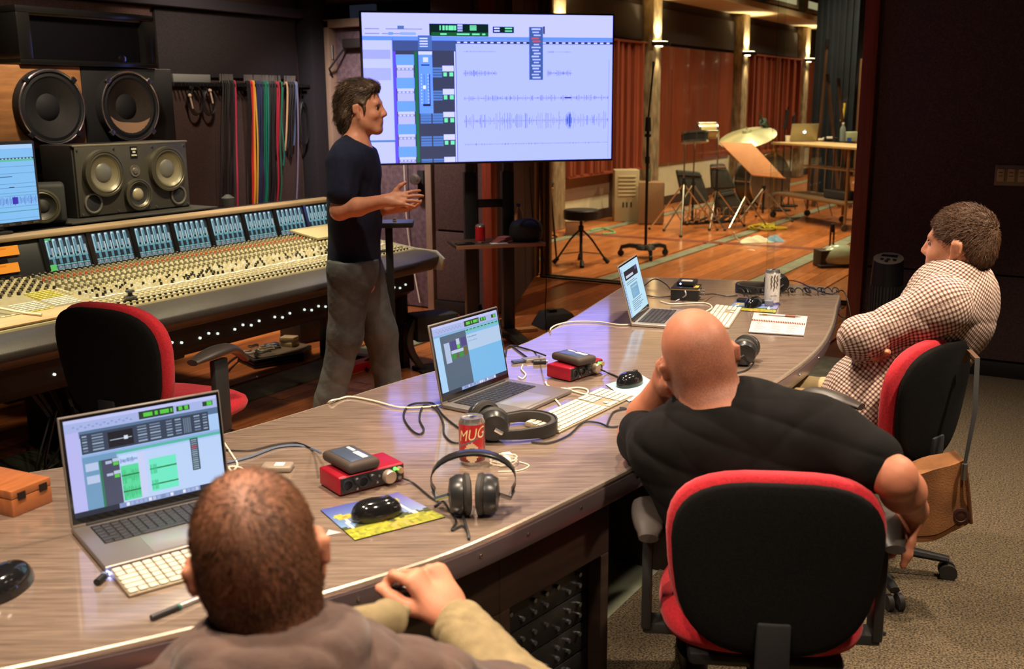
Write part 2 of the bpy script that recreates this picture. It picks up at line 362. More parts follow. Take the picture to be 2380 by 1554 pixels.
# ------------------------------------------------------------------ live room shell
CREAM = mat('cream_paint', srgb(205, 196, 168), .7, var=.06)
TAUPE = mat('taupe_fabric', srgb(150, 120, 100), .95, var=.2, vscale=80)
ORW = mat('orange_wood_panel', srgb(130, 62, 40), .42, var=.25, vscale=3, stretch=(8, 8, .5), rand=.12, coat=.15)
ORS = mat('slat_wood', srgb(138, 66, 46), .45, var=.25, vscale=3, stretch=(8, 8, .5), rand=.2)
STONE = mat('stone_column', srgb(172, 152, 120), .85, col2=srgb(110, 94, 72), var=.4, vscale=14, stretch=(1, 1, .35), bump=1.0, bscale=22)
UPF = mat('upper_fabric', srgb(60, 50, 50), .95, var=.2, vscale=60)
lw = struct(B().box2((XG + .2, YB, 0), (XE + .2, YB + .2, 4.4)).build('wall_live_back', UPF))
wall('wall_live_end', (XE, -2.6, 0), (XE + .2, YB + .2, 4.4), mat('end_wall_fabric', srgb(38, 46, 58), .9, var=.4, vscale=3))
wall('wall_live_side', (XG + .2, -2.7, 0), (XE + .2, -2.5, 4.4), UPF)
wall('ceiling_live_room', (XG + .2, -2.7, 4.4), (XE + .3, YB + .2, 4.55), CEIL)
wall('wall_live_near', (XG + .2, 4.98, 0), (XG + .36, YB + .1, 4.4), WALLF)
B().box2((8.7, YB - .03, 0), (XE, YB + .01, .13)).build('baseboard', mat('live_baseboard', srgb(58, 42, 36), .6), lw)
B().box2((8.8, YB - .02, .13), (14.0, YB + .01, .33)).build('wainscot', CREAM, lw)
B().box2((8.8, YB - .03, .33), (14.0, YB + .01, .62)).build('wainscot', TAUPE, lw)
B().box2((14.0, YB - .02, .13), (XE, YB + .01, .66)).build('wainscot', CREAM, lw)
B().box2((13.62, YB - .22, 0), (13.86, YB + .01, .66)).build('pilaster', mat('pilaster', srgb(84, 62, 54), .8, var=.2, vscale=30), lw)
cols = (11.82, 14.85, 18.85, 22.8)
for x in cols:
    B().box2((x - .16, YB - .20, 0), (x + .16, YB + .01, 4.3)).build('stone_column', STONE, lw, bev=.012)
# flat wood panels and slatted diffusers
for i in range(5):
    a = 15.1 + i * .70
    B().box2((a, YB - .06, .66), (a + .69, YB + .01, 2.47)).build('wood_panel', ORW, lw, bev=.004)
B().box2((22.98, YB - .06, .66), (24.3, YB + .01, 2.5)).build('wood_panel', ORW, lw, bev=.004)
slm = {}
rs = random.Random(11)
for (x0, x1) in ((12.12, 14.58), (19.1, 22.6)):
    B().box2((x0, YB - .03, .64), (x1, YB + .01, 2.49)).build('slat_backing', mat('slat_backing', srgb(70, 30, 22), .7), lw)
    for zz in (.64, 2.46): B().box2((x0, YB - .17, zz), (x1, YB - .02, zz + .03)).build('slat_rail', ORS, lw)
    x = x0 + .03
    while x < x1 - .03:
        wd = rs.choice((.045, .065, .085)); dpt = rs.choice((.07, .11, .15))
        if (wd, dpt) not in slm: slm[(wd, dpt)] = B().box((0, -dpt / 2, 1.57), (wd, dpt, 1.80)).mesh('slat', ORS, bev=.003, seg=1)
        link('slat', slm[(wd, dpt)], lw, (x + wd / 2, YB - .03, 0)); x += wd + rs.choice((.02, .03, .05))
for i in range(len(cols) - 1):
    B().box2((cols[i] + .17, YB - .05, 2.52), (cols[i + 1] - .17, YB + .01, 3.02)).build('upper_panel', UPF, lw, bev=.01)
# soffit and clerestory light boxes above
sf = struct(B().box2((XG + .3, 5.95, 3.16), (XE, YB + .1, 3.26)).build('ceiling_soffit', mat('soffit_paint', srgb(200, 176, 136), .75, var=.05)))
for i, x in enumerate((13.9, 16.1, 18.3, 20.6)):
    t = struct(B().box2((x, 5.93, 3.30), (x + 1.75, 6.0, 3.36)).build('window_%d' % (i + 3), mat('clerestory_frame', srgb(150, 136, 110), .6)))
    B().box2((x, 5.93, 3.92), (x + 1.75, 6.0, 3.98)).build('frame_top', MATS['clerestory_frame'], t)
    for k in (0, 1.69): B().box2((x + k, 5.93, 3.36), (x + k + .06, 6.0, 3.92)).build('frame_side', MATS['clerestory_frame'], t)
    B().box2((x + .06, 5.96, 3.36), (x + 1.69, 5.985, 3.92)).build('pane', mat('clerestory_pane', srgb(214, 206, 172), .5, emit=srgb(214, 206, 160), estr=.5), t)
    B().box2((x + .12, 5.935, 3.50), (x + 1.62, 5.955, 3.60)).build('dark_slot', BLKM, t)
# wall sconces on the columns
for i, x in enumerate(cols):
    t = thing('wall_sconce', 'half-round dark metal sconce lighting stone column, number %s from the television' % ('one two three four'.split()[i]), 'lamp', (x, YB - .20, 2.47), 0, 'sconces on the stone columns')
    t['label'] = ('dark half-round uplight on the stone column beside the television', 'dark half-round uplight above the rolling microphone stand', 'dark half-round uplight on the middle column above the cymbals', 'dark half-round uplight on the farthest column by the glass booth')[i]
    pts = [(.22 * math.cos(a), -.19 * math.sin(a)) for a in [math.pi * k / 14 for k in range(15)]]
    B().prism(pts, -.03, .03).build('housing', mat('sconce_metal', srgb(40, 34, 30), .4, .6), t, bev=.006)
    B().prism([(p[0] * .8, p[1] * .8) for p in pts], .031, .036).build('lens', mat('sconce_lens', (1, .9, .7), .3, emit=(1.0, .84, .5), estr=14), t)
    B().prism([(p[0] * .4, p[1] * .4) for p in pts], -.036, -.031).build('lens', MATS['sconce_lens'], t)
    s1 = spot('sconce_up', (x, YB - .29, 2.53), (x, YB - .12, 3.1), 110, 110, .6, (1.0, .80, .46), .05)
    s2 = spot('sconce_down', (x, YB - .30, 2.40), (x, YB - .12, .8), 26, 60, .6, (1.0, .74, .42), .03)
    for s_ in (s1, s2): s_.parent = t; s_.location = s_.location - Vector(t.location)
# dark booth and green door at the far end of the live room
eb = struct(B().box2((23.6, 3.0, 0), (XE, 5.55, 2.5)).build('wall_live_booth', mat('booth_dark', srgb(30, 34, 40), .6, var=.3, vscale=4)))
for y0, y1, m in ((5.1, 5.5, mat('booth_green', srgb(92, 108, 92), .6, var=.3, vscale=4)), (4.3, 4.95, MATS['booth_green']), (3.3, 4.1, MATS['booth_green'])):
    B().box2((23.55, y0, .1), (23.62, y1, 2.4)).build('booth_panel', m, eb, bev=.01)
for y in (5.06, 4.25, 5.52): B().box2((23.52, y - .05, 0), (23.63, y + .05, 2.5)).build('booth_post', mat('booth_post', srgb(120, 88, 60), .6), eb)

# fittings on the right wall
t = thing('light_switch_plate', 'beige four-gang switch plate on the dark fabric wall', 'switch plate', (XW - .035, .645, 1.195))
B().box((-.004, 0, 0), (.008, .23, .118)).build('plate', mat('switch_plate', srgb(136, 116, 92), .4, .3), t, bev=.003)
for k in range(4):
    s_ = B().box((-.010, .083 - k * .055, 0), (.010, .038, .072)).build('rocker', mat('rocker', srgb(205, 170, 120), .45), t, bev=.002)
    B().box((-.0155, .083 - k * .055, .016), (.002, .022, .005)).box((-.0155, .083 - k * .055, -.004), (.002, .022, .004)).build('marking', mat('rocker_mark', srgb(90, 60, 40), .5), s_)
t = thing('wall_outlet', 'small beige wall outlet behind the seated man in the checked shirt', 'outlet', (XW - .035, .80, .40))
B().box((-.004, 0, 0), (.008, .075, .118)).build('plate', MATS['switch_plate'], t, bev=.003)
B().box((-.010, 0, .02), (.008, .03, .03)).box((-.010, 0, -.02), (.008, .03, .03)).build('socket', MATS['rocker'], t, bev=.003)
# ================================================================== SCREEN PICTURES (flat print made of coloured patches)
def ui_mesh(name, o, ux, uy, W, H, items, matl, parent, nx, ny):
    """items: (u0, v0, u1, v1, colour) in 0..1 from the top left, painted in order on an nx x ny grid; equal cells are merged into flat patches"""
    cols = [i[4] for i in items]; cv = np.zeros((ny, nx), int)
    for k, (u0, v0, u1, v1, c) in enumerate(items):
        x0, y0 = max(0, round(u0 * nx)), max(0, round(v0 * ny)); cv[y0:max(y0 + 1, round(v1 * ny)), x0:max(x0 + 1, round(u1 * nx))] = k
    b = B(); live = {}
    def flush(key, y0, y1):
        x0, x1, k = key; b.rect(o, ux * W, uy * H, x0 / nx, 1 - y1 / ny, x1 / nx, 1 - y0 / ny, cols[k])
    for y in range(ny + 1):
        runs = set()
        if y < ny:
            row = cv[y]; ch_ = np.flatnonzero(np.diff(row)) + 1; st = [0] + ch_.tolist(); en = ch_.tolist() + [nx]
            runs = {(p_, q_, int(row[p_])) for p_, q_ in zip(st, en)}
        for key in list(live):
            if key not in runs: flush(key, live.pop(key), y)
        for key in runs: live.setdefault(key, y)
    return b.build(name, matl, parent, fixn=False)
def tv_ui():
    r = random.Random(4); I = []
    LAV_, WHITE, BLUE, DK, MID = (.50, .56, 1.0), (.66, .66, .98), (.16, .38, .95), (.02, .025, .05), (.10, .20, .52)
    I.append((0, 0, 1, 1, LAV_)); I.append((0, 0, 1, .15, (.62, .62, .97))); I.append((0, .16, .11, 1, (.60, .62, .99)))
    I.append((0, .24, .105, .30, (.42, .44, .86))); I.append((0, .36, .105, .44, (.45, .47, .9)))
    I += [(.0, .152, 1, .178, (.15, .32, .85)), (.112, .178, .36, .245, (.06, .10, .34)), (.112, .245, .36, 1, (.05, .06, .13))]
    for u, v, l in ((.01, .10, .055), (.09, .10, .14), (.01, .132, .055), (.075, .132, .12), (.14, .132, .06)): I.append((u, v, u + l, v + .006, (.30, .32, .62)))
    I += [(.135, .082, .16, .105, MID), (.10, .125, .118, .142, BLUE), (.145, .125, .205, .142, (.3, .45, .9))]
    I += [(.257, .066, .49, .148, (.004, .02, .02)), (.507, .082, .592, .124, (.004, .02, .02)), (.265, .122, .49, .146, (.01, .12, .04))]
    G = (.20, .95, .55)
    for k, u in enumerate((.297, .309, .321, .333, .343, .354)): I.append((u, .078, u + (.005 if k in (0,) else .009), .108, G))
    for k in range(4):
        I.append((.368, .072 + k * .012, .388, .079 + k * .012, (.7, .75, 1))); I.append((.416, .076 + k * .009, .442, .082 + k * .009, G))
    for u, l in ((.30, .025), (.365, .05), (.425, .03), (.465, .012)): I.append((u, .130, u + l, .140, G))
    for v in (.090, .107): I += [(.512, v, .535, v + .008, (.8, .85, 1)), (.556, v, .585, v + .008, G)]
    for k in range(24): I.append((.365 + k * .0265, .185, .378 + k * .0265, .194, (.75, .78, 1)) if k % 1 == 0 else None)
    I.insert(14, (.36, .180, 1, .198, (.03, .05, .12)))
    for k in range(6):                                   # track headers
        v = .27 + k * .155
        I += [(.125, v, .195, v + .07, (.17, .40, 1.0)), (.128, v + .07, .193, v + .088, WHITE), (.128, v + .088, .193, v + .105, (.30, .34, .62)), (.128, v + .105, .193, v + .155, (.55, .55, .90))]
        for q in range(4): I.append((.133 + q * .015, v + .091, .141 + q * .015, v + .102, WHITE))
        if k < 5:
            for cu in (.215, .262):
                for q in range(4): I.append((cu, v + .085 + q * .018, cu + .042, v + .099 + q * .018, (.10, .24, .72)))
            I += [(.305, v + .075, .350, v + .112, (.72, .72, .98)), (.309, v + .118, .323, v + .146, G), (.333, v + .118, .347, v + .146, G)]
    I += [(.114, .25, .124, 1, (.16, .08, .80)), (.198, .25, .207, 1, (.01, .18, .08)), (.352, .25, .357, 1, (.7, .74, 1))]
    I += [(.213, .145, .266, .24, (.08, .18, .55)), (.213, .248, .266, .665, (.16, .36, .90)), (.213, .248, .266, .272, (.7, .72, 1)), (.226, .60, .256, .615, DK), (.230, .29, .250, .32, (.75, .78, 1)), (.222, .335, .255, .345, DK), (.231, .40, .234, .60, MID), (.227, .475, .239, .50, (.9, .92, 1)), (.252, .40, .256, .61, DK)]
    for k in range(10): I += [(.220, .40 + k * .021, .224, .407 + k * .021, (.7, .75, 1)), (.246, .40 + k * .021, .250, .407 + k * .021, (.7, .75, 1))]
    for v in (.16, .178, .196, .213): I.append((.219, v, .25, v + .008, (.75, .78, 1)))
    I += [(.654, .083, .710, .440, (.06, .13, .42)), (.711, .078, .718, .130, DK)]
    for k in range(17):
        v = .092 + k * .0205; I.append((.664 + (k % 3) * .004, v, .700 - (k % 2) * .006, v + .010, (.55, .60, .95) if k not in (3, 4) else (.65, .10, .16)))
    W_ = (.12, .16, .50)
    for (u0, u1, vc, amp, n) in ((.387, .520, .25, .006, 24), (.727, .828, .25, .006, 18), (.387, .522, .395, .022, 40), (.727, .830, .395, .022, 34), (.388, .985, .565, .022, 120), (.388, .985, .722, .065, 110), (.388, .985, .882, .008, 55)):
        I.append((u0, vc - .0012, u1, vc + .0012, (.25, .30, .72)))
        for k in range(n):
            u = u0 + (u1 - u0) * (k + r.random() * .5) / n; a = amp * (r.random() ** 1.6 * .9 + .12); I.append((u, vc - a, u + .0016, vc + a, W_ if r.random() > .5 else (.24, .28, .70)))
    for k in range(12): u = .805 + k * .0022; a = .04 * r.random() + .02; I.append((u, .722 - a, u + .0018, .722 + a, (.06, .12, .62)))
    I.append((.80, .560, .828, .570, DK)); I.append((0, .842, .113, .856, (.10, .25, .68))); I.append((.112, .16, .1145, .85, (.08, .16, .6)))
    I.append((.985, .30, .988, .99, (.35, .4, .8)))
    return [(*i[:4], (i[4][0], i[4][1] * 1.04, i[4][2] * 2.2) if i[4][2] > .75 else i[4]) for i in I if i]
def laptop_ui(kind):
    r = random.Random(kind + 20); I = []
    BG = ((.42, .62, .95), (.20, .52, .85), (.52, .80, .95))[kind]
    I.append((0, 0, 1, 1, BG))
    if kind == 2:                                        # a web page with text
        I += [(0, 0, 1, .05, (.55, .75, .95)), (.0, .05, .09, 1, (.42, .62, .85)), (.14, .12, .86, .30, (.012, .014, .03)), (.20, .22, .60, .27, (.6, .65, .8)), (.72, .12, .84, .20, (.10, .06, .25))]
        I += [(.30, .43, .70, .70, (.20, .42, .62)), (.34, .47, .66, .50, (.40, .62, .80))]
        for k in range(2): I.append((.16, .345 + k * .035, .62 + .12 * k, .357 + k * .035, (.10, .18, .30)))
        for k in range(6): I.append((.22, .73 + k * .036, .80 - .1 * (k % 3), .742 + k * .036, (.08, .16, .28)))
        for k in range(14): I.append((.03, .10 + k * .06, .055, .13 + k * .06, (.15, .3, .5)))
        for k in range(5): I.append((.36, .53 + k * .03, .50 + .1 * (k % 2), .54 + k * .03, (.32, .55, .74)))
        return I
    I += [(0, 0, 1, .035, (.55, .58, .95)), (0, .035, 1, .13, (.40, .48, .82)), (.47, .035, .70, .115, (.02, .05, .03)), (.72, .05, .81, .105, (.02, .06, .03)), (.90, .05, .97, .10, (.02, .06, .03))]
    G = (.10, .62, .06)
    for u, l in ((.50, .06), (.575, .02), (.61, .06), (.68, .012), (.735, .025), (.775, .025), (.93, .035)): I.append((u, .055, u + l, .095, G))
    for k in range(16): I.append((.05 + k * .024, .07 + .02 * (k % 2), .065 + k * .024, .085 + .02 * (k % 2), (.24, .34, .68)))
    if kind == 0:
        I += [(0, .13, 1, .20, (.10, .18, .32)), (.09, .16, .93, .37, (.035, .055, .10)), (0, .13, .085, 1, (.50, .50, .92)), (.26, .19, .42, .35, (.006, .010, .02)), (.27, .27, .41, .278, (.5, .6, .75)), (.36, .25, .385, .29, (.7, .8, .9))]
        for (u0, u1) in ((.10, .13), (.16, .23), (.45, .51), (.53, .60), (.64, .68), (.70, .74), (.83, .87), (.89, .92)):
            for k in range(6): I.append((u0, .18 + k * .030, u1, .195 + k * .030, (.32, .42, .56) if (k + int(u0 * 50)) % 2 else (.16, .22, .32)))
        for k in range(9): I.append((.755 + k * .006, .19, .757 + k * .006, .35, (.22, .30, .42)))
        I += [(.085, .375, 1, .40, (.30, .45, .80)), (.30, .40, 1, .43, (.10, .50, .40)), (.085, .40, .30, 1, (.16, .34, .55)), (.20, .46, .31, .95, (.06, .07, .13)), (.185, .46, .20, .95, (.02, .20, .10)), (.31, .45, 1, .95, (.52, .68, .98))]
        for v in (.47, .60): I += [(.10, v, .18, v + .08, (.50, .60, .85)), (.225, v + .01, .265, v + .04, (.45, .52, .75)), (.27, v - .005, .31, v + .03, (.5, .6, .8)), (.272, v + .035, .306, v + .07, G)]
        I += [(.315, .45, .43, .57, (.55, .72, 1)), (.315, .56, .43, .93, (.10, .72, .36)), (.50, .55, .68, .90, (.16, .85, .58)), (.43, .45, .475, .93, (.60, .66, .95))]
        for k in range(24):
            u = .318 + k * .0046; I.append((u, .50 - .02 * r.random(), u + .002, .52 + .02 * r.random(), (.06, .14, .45)))
            for vc in (.68, .85): a = .02 + .06 * r.random(); I.append((u, vc - a, u + .002, vc + a, (.02, .50, .18)))
        for vc in (.66, .83):
            I += [(.315, vc, .43, vc + .014, (.01, .10, .03)), (.50, vc - .01, .68, vc + .004, (.02, .25, .08))]
            for k in range(6): I.append((.505 + k * .007, vc - .05, .509 + k * .007, vc + .05, (.04, .55, .25)))
        I.append((.785, .42, .84, .77, (.05, .10, .14)))
        for k in range(15): I.append((.793, .435 + k * .022, .83, .445 + k * .022, (.32, .42, .52) if k not in (3, 4) else (.5, .1, .15)))
    else:
        I += [(0, .13, 1, .155, (.24, .45, .75)), (0, .16, .09, 1, (.40, .66, .95)), (.09, .16, .47, .95, (.075, .13, .20)), (.47, .16, 1, .20, (.16, .55, .45)), (.47, .235, 1, .47, (.45, .62, .85)), (.13, .27, .21, .56, (.42, .55, .78))]
        for k in range(9): I.append((.48 + k * .058, .165, .515 + k * .058, .178, (.02, .05, .05)))
        for (u, v, w_, h_, c) in ((.22, .265, .09, .13, (.06, .05, .24)), (.38, .255, .08, .12, (.06, .05, .24)), (.31, .25, .05, .08, (.5, .6, .8)), (.315, .33, .04, .06, G), (.22, .40, .24, .045, (.5, .6, .8)), (.22, .45, .06, .075, (.02, .28, .04)), (.29, .46, .03, .06, (.12, .10, .03)), (.33, .45, .06, .07, (.02, .28, .04)), (.40, .40, .06, .11, (.14, .11, .03))): I.append((u, v, u + w_, v + h_, c))
        for k in range(8): I += [(.49 + k * .018, .27, .50 + k * .018, .285, (.10, .2, .45)), (.49 + k * .018, .33, .50 + k * .018, .34, (.10, .2, .45))]
        I.append((.47, .47, 1, .95, (.18, .50, .85)))
    I.append((0, .945, 1, 1, (.015, .025, .05))); I.append((.28, .945, .82, .998, (.25, .32, .62)))
    for k in range(18): I.append((.295 + k * .029, .953, .315 + k * .029, .99, r.choice(((.8, .85, .95), (.35, .45, .7), (.55, .6, .8), (.2, .3, .5)))))
    return I
SCREEN = vcol_emit('screen_picture', 1.0)
SCREEN2 = vcol_emit('laptop_picture', .95)

# ================================================================== MIXING CONSOLE
CONS = mat('console_panel', srgb(150, 140, 108), .5, var=.12, vscale=30)
CONT = mat('console_trim', srgb(140, 118, 92), .45, var=.1)
XC0, XC1 = .6, 5.14
con = thing('mixing_console', 'long analogue mixing console with rows of knobs and lit meter screens', 'mixing console', (0, 0, 0))
def sect(name, prof, x0, x1, m, parent, bev=0.0):
    return B().hexa([Vector((x0, y, z)) for y, z in prof], [Vector((x1, y, z)) for y, z in prof]).build(name, m, parent, bev=bev)
def surf(t):                                              # control surface: t 0 front .. 1 back
    return 3.86 + .66 * t, .742 + .075 * t + .02 * t * t
S0, S1 = surf(0), surf(1)
sect('control_surface', [(3.84, .70), S0, surf(.5), S1, (4.62, .83), (4.62, .66)], XC0, XC1, CONS, con)
ar = B(); nn = 14
rows = []
for i in range(nn + 1):
    f = i / nn; x = XC0 + (5.16 - XC0) * f; e = max(0, (f - .93) / .07); k = 1 - .28 * e * e
    rows.append([Vector((x, y, z)) for y, z in ((3.86, .735), (3.78, .737), (3.70, .728), (3.645 + .03 * e, .705), (3.635 + .05 * e, .672), (3.66 + .05 * e, .640), (3.74, .615), (3.86, .60))])
ar.grid(rows, closed=True); n8 = 8; ar.f += [tuple(range(n8)), tuple(range(nn * n8, nn * n8 + n8))]; ar.m += [0, 0]; ar.col += [(1, 1, 1)] * 2
ar.build('armrest', mat('armrest_leather', srgb(58, 52, 48), .5, var=.15, vscale=60, bump=.15, bscale=200), con, bev=.006)
sect('end_trim', [(3.66, .62), (3.64, .69), (3.70, .738), (3.86, .745), surf(.5), (S1[0], S1[1] + .004), (4.64, .87), (4.64, .62)], 5.145, 5.165, mat('end_trim', srgb(176, 168, 150), .35, .3), con, bev=.003)
sect('belly', [(3.80, .62), (3.80, .50), (3.90, .44), (4.60, .44), (4.62, .66), (3.84, .66)], 1.0, 5.05, BLKM, con)
jm = B().cyl((0, 0, 0), (0, -.008, 0), .0065, n=8).mesh('jack', mat('jack_led', (.9, .95, .9), .3, emit=(.8, .95, .9), estr=.9))
for k in range(44):
    if k % 9 in (4, 8): continue
    link('jack', jm, con, (2.55 + k * .056, 3.80, .535 + .012 * (k % 2)))
for x, wdt in ((3.05, .34), (1.2, .4)): B().box2((x - wdt / 2, 3.95, 0), (x + wdt / 2, 4.55, .45)).build('pedestal', BLKM, con, bev=.01)
B().box2((5.0, 3.86, 0), (5.06, 3.98, .62)).box2((5.0, 4.45, 0), (5.06, 4.55, .62)).box2((5.0, 3.86, 0), (5.06, 4.55, .04)).build('end_leg', BLK, con, bev=.005)
B().box2((4.45, 3.98, .30), (4.50, 4.0, .46)).build('cable_bracket', mat('bracket_brown', srgb(110, 70, 56), .5), con)
# meter bridge
sect('meter_bridge', [(4.50, .828), (4.545, 1.005), (4.56, 1.018), (4.76, 1.018), (4.76, .66), (4.60, .66)], XC0, 5.17, mat('meter_black', (.010, .010, .011), .4), con)
sect('bridge_trim', [(4.53, 1.003), (4.53, 1.024), (4.62, 1.03), (4.62, 1.003)], XC0, 5.18, CONT, con, bev=.004)
mdir = Vector((0, .045, .177)).normalized(); mo = Vector((0, 4.50, .828)); mn = Vector((0, -mdir.z, mdir.y))
def meter_items(seed):
    r = random.Random(seed); I = [(0, 0, 1, 1, (.008, .012, .018))]
    for k in range(6):
        u = .02 + k * .163; w_ = .145
        I += [(u, .03, u + w_ * .62, .50, (.13, .25, .32)), (u, .06, u + w_ * .22, .56, (.30, .55, .62)), (u + w_ * .68, .12, u + w_ * .95, .52, (.02, .04, .05)), (u + w_ * .05, .03, u + w_ * .45, .10, (.55, .75, .80)), (u, .56, u + w_, .64, (.14, .36, .40)), (u + .01, .64, u + w_ * .45, .80, (.012, .02, .025)), (u + w_ * .5, .62, u + w_ * .95, .80, (.10, .26, .34)), (u, .81, u + w_, .85, (.18, .50, .46)), (u, .86, u + w_, .99, (.13, .22, .26)), (u + w_ * .3, .87, u + w_ * .5, .91, (.62, .30, .36))]
        for q in range(8): I.append((u + w_ * .24, .08 + q * .055, u + w_ * .30, .11 + q * .055, (.02, .05, .06)))
        for q in range(3): I.append((u + w_ * (.66 + q * .12), .30, u + w_ * (.72 + q * .12), .56, (.62, .78, .80)))
    if seed == 0: I += [(.0, .80, .15, .99, (.10, .55, .12)), (.02, .0, .16, .07, (.10, .45, .16))]
    return I
XM0, XM1 = 3.035, 5.145
pw_ = (XM1 - XM0) / 8
for k in range(8):
    x0 = XM0 + k * pw_
    ms = B().add([mo + Vector((x0 + a, 0, 0)) + mdir * b + mn * c for c in (.0, .010) for a, b in ((.004, .004), (.026, .004), (.026, .178), (.004, .178))], [(0, 1, 2, 3), (4, 7, 6, 5), (0, 4, 5, 1), (1, 5, 6, 2), (2, 6, 7, 3), (3, 7, 4, 0)]).build('meter_divider', BLKG, con)
    ui_mesh('meter_screen', mo + Vector((x0 + .032, 0, 0)) + mdir * .010 + mn * .004, Vector((1, 0, 0)), mdir, pw_ - .036, .162, meter_items(k), SCREEN2, con, 110, 60)
for x0 in (2.22, 2.55):
    B().rect(mo + mn * .003, Vector((1, 0, 0)), mdir, x0, .01, x0 + .31, .175).build('meter_section_plate', BLKG, con, fixn=False)
for (x, z) in ((2.80, .115), (2.78, .035), (2.62, .115), (2.60, .035), (2.40, .115), (2.40, .035)):
    ui_mesh('amber_display', mo + Vector((x, 0, 0)) + mdir * z + mn * .008, Vector((1, 0, 0)), mdir, .125, .045, [(0, 0, 1, 1, (.95, .30, .02)), (.08, .15, .5, .35, (.75, .2, .01))], SCREEN2, con, 24, 12)
# knobs, buttons and fader caps: thousands, far too small to pick apart
KN = [mat('knob_olive', srgb(118, 112, 86), .45), mat('knob_ivory', srgb(222, 214, 178), .4), mat('knob_dark', srgb(40, 38, 32), .45), mat('knob_orange', srgb(176, 84, 40), .45), mat('button_white', srgb(238, 238, 226), .4), mat('button_yellow', srgb(214, 206, 110), .45)]
def pt(x, t, h=0): y, z = surf(t); return Vector((x, y, z + h))
bays = {}
ch = .0333
nchan = int((5.10 - 2.93) / ch)
kr = random.Random(9)
for bay in range(8):
    kb_, bt_ = B(), B()
    for c_ in range(nchan * bay // 8, nchan * (bay + 1) // 8):
        x = 2.95 + c_ * ch
        for rw in range(18):
            t = .93 - rw * .0365
            mi = 3 if rw in (3,) else (1 if rw in (6, 9, 12, 14, 15) else (0 if rw % 3 else 2))
            if rw > 12: mi = kr.choice((1, 4, 2))
            p = pt(x + .004 * (rw % 2), t); r_ = .0092 if rw < 13 else .0075
            kb_.cyl(p, p + Vector((0, 0, .016)), r_, r_ * .8, n=7, mi=mi)
            kb_.box(p + Vector((0, 0, .0165)), (.003, .010, .002), mi=1)
        for t, mi, dx, dy in ((.245, 4, .022, .020), (.20, 1, .012, .008), (.155, 1, .020, .010), (.115, 4, .012, .010), (.08, 2, .012, .010), (.045, 1, .016, .012), (.012, 2, .010, .006)):
            p = pt(x, t + (.012 if t == .245 and c_ % 3 == 0 else 0), .004); bt_.box(p, (dx, dy, .012), mi=mi)
    for b_, nm in ((kb_, 'knobs'), (bt_, 'buttons')):
        o = b_.build(nm, KN, con); o['kind'] = 'stuff'
cb, ck = B(), B()
for ix in range(64):                                      # master section at the left
    x = 1.5 + ix * .0225
    for it in range(26):
        t = .95 - it * .036
        if it < 10:
            if ix % 2 == it % 2: p = pt(x, t); ck.cyl(p, p + Vector((0, 0, .015)), .009, .0075, n=7, mi=(0, 0, 2, 1)[(ix * 7 + it) % 4])
        elif (ix // 7 + it // 5) % 3 != 0 and ix % 7 < 6:
            mi = (5, 4, 1, 5, 1, 4)[(ix // 7 * 2 + it // 5) % 6]; cb.box(pt(x, t, .004), (.017, .014, .010), mi=mi)
for b_, nm in ((ck, 'knobs'), (cb, 'buttons')):
    o = b_.build(nm, KN, con); o['kind'] = 'stuff'
B().hexa([pt(2.0, .02, .002), pt(2.80, .02, .002), pt(2.80, .20, .002), pt(2.0, .20, .002)], [pt(2.0, .02, .012), pt(2.80, .02, .012), pt(2.80, .20, .012), pt(2.0, .20, .012)]).build('script_tray', mat('script_tray', srgb(206, 170, 128), .45, var=.15, vscale=6, stretch=(.6, 8, 1)), con, bev=.003)
B().hexa([pt(4.72, .62, .02), pt(5.12, .62, .02), pt(5.12, .97, .02), pt(4.72, .97, .02)], [pt(4.72, .62, .035), pt(5.12, .62, .035), pt(5.12, .97, .035), pt(4.72, .97, .035)]).build('paper_tray', mat('paper_tray', srgb(170, 156, 118), .5), con, bev=.003)
B().tube([pt(1.9, .7, .02), pt(2.25, .62, .035), pt(2.45, .5, .03), pt(2.56, .2, .02), pt(2.60, .08, .02)], .006, smooth=6).build('white_cable', WCABLE, con)
tag(B().lathe([(.026, 0), (.03, .004), (.03, .012), (.012, .018), (.010, .030), (.022, .034), (.020, .042), (0, .044)], pt(3.06, .10, .008), n=18).build('trackball', mat('trackball_grey', (.22, .22, .22), .25, .7)), 'small round grey trackball dial on the console beside the fader row', 'dial')

# ================================================================== LOUDSPEAKERS
def driver(parent, o, r, cone, n=(0, -1, 0), ring=None, dome=None, depth=.03):
    o = Vector(o) + Vector(n) * (depth * .8); depth = depth * .75; B().lathe([(r, -depth / .75 * .8), (r, .001)], o, n, 32, caps=False).build('surround', ring or BLK, parent)
    d = B().lathe([(r * 1.0, 0), (r * 1.0, .006), (r * .90, .008), (r * .88, .004), (r * .80, .007), (r * .74, .0), (r * .40, -depth)], o, n, 32, caps=False).build('driver', ring or BLK, parent)
    B().lathe([(r * .74, .0012), (r * .70, -.003), (r * .38, -depth + .007), (r * .30, -depth + .006)], o, n, 32, caps=False).build('cone', cone, d)
    B().lathe([(r * .44, -depth + .006), (r * .40, -depth + .010), (r * .28, -depth + .017), (0, -depth + .021)], o, n, 24, caps=False).build('dust_cap', dome or cone, d)
    return d
SPK = mat('speaker_black', srgb(40, 39, 36), .55, var=.2, vscale=80, bump=.1, bscale=300)
CONEG = mat('cone_bronze', srgb(120, 112, 88), .45, .3)
CONED = mat('cone_dark', srgb(44, 42, 40), .6)
RINGM = mat('ring_bronze', srgb(92, 88, 74), .35, .6)
t = thing('midfield_speaker', 'black three-way studio monitor with two bronze woofers standing on the console', 'speaker', (3.885, 4.86, 1.036))
B().box2((-.385, 0, 0), (.385, .27, .385)).build('cabinet', SPK, t, bev=.006)
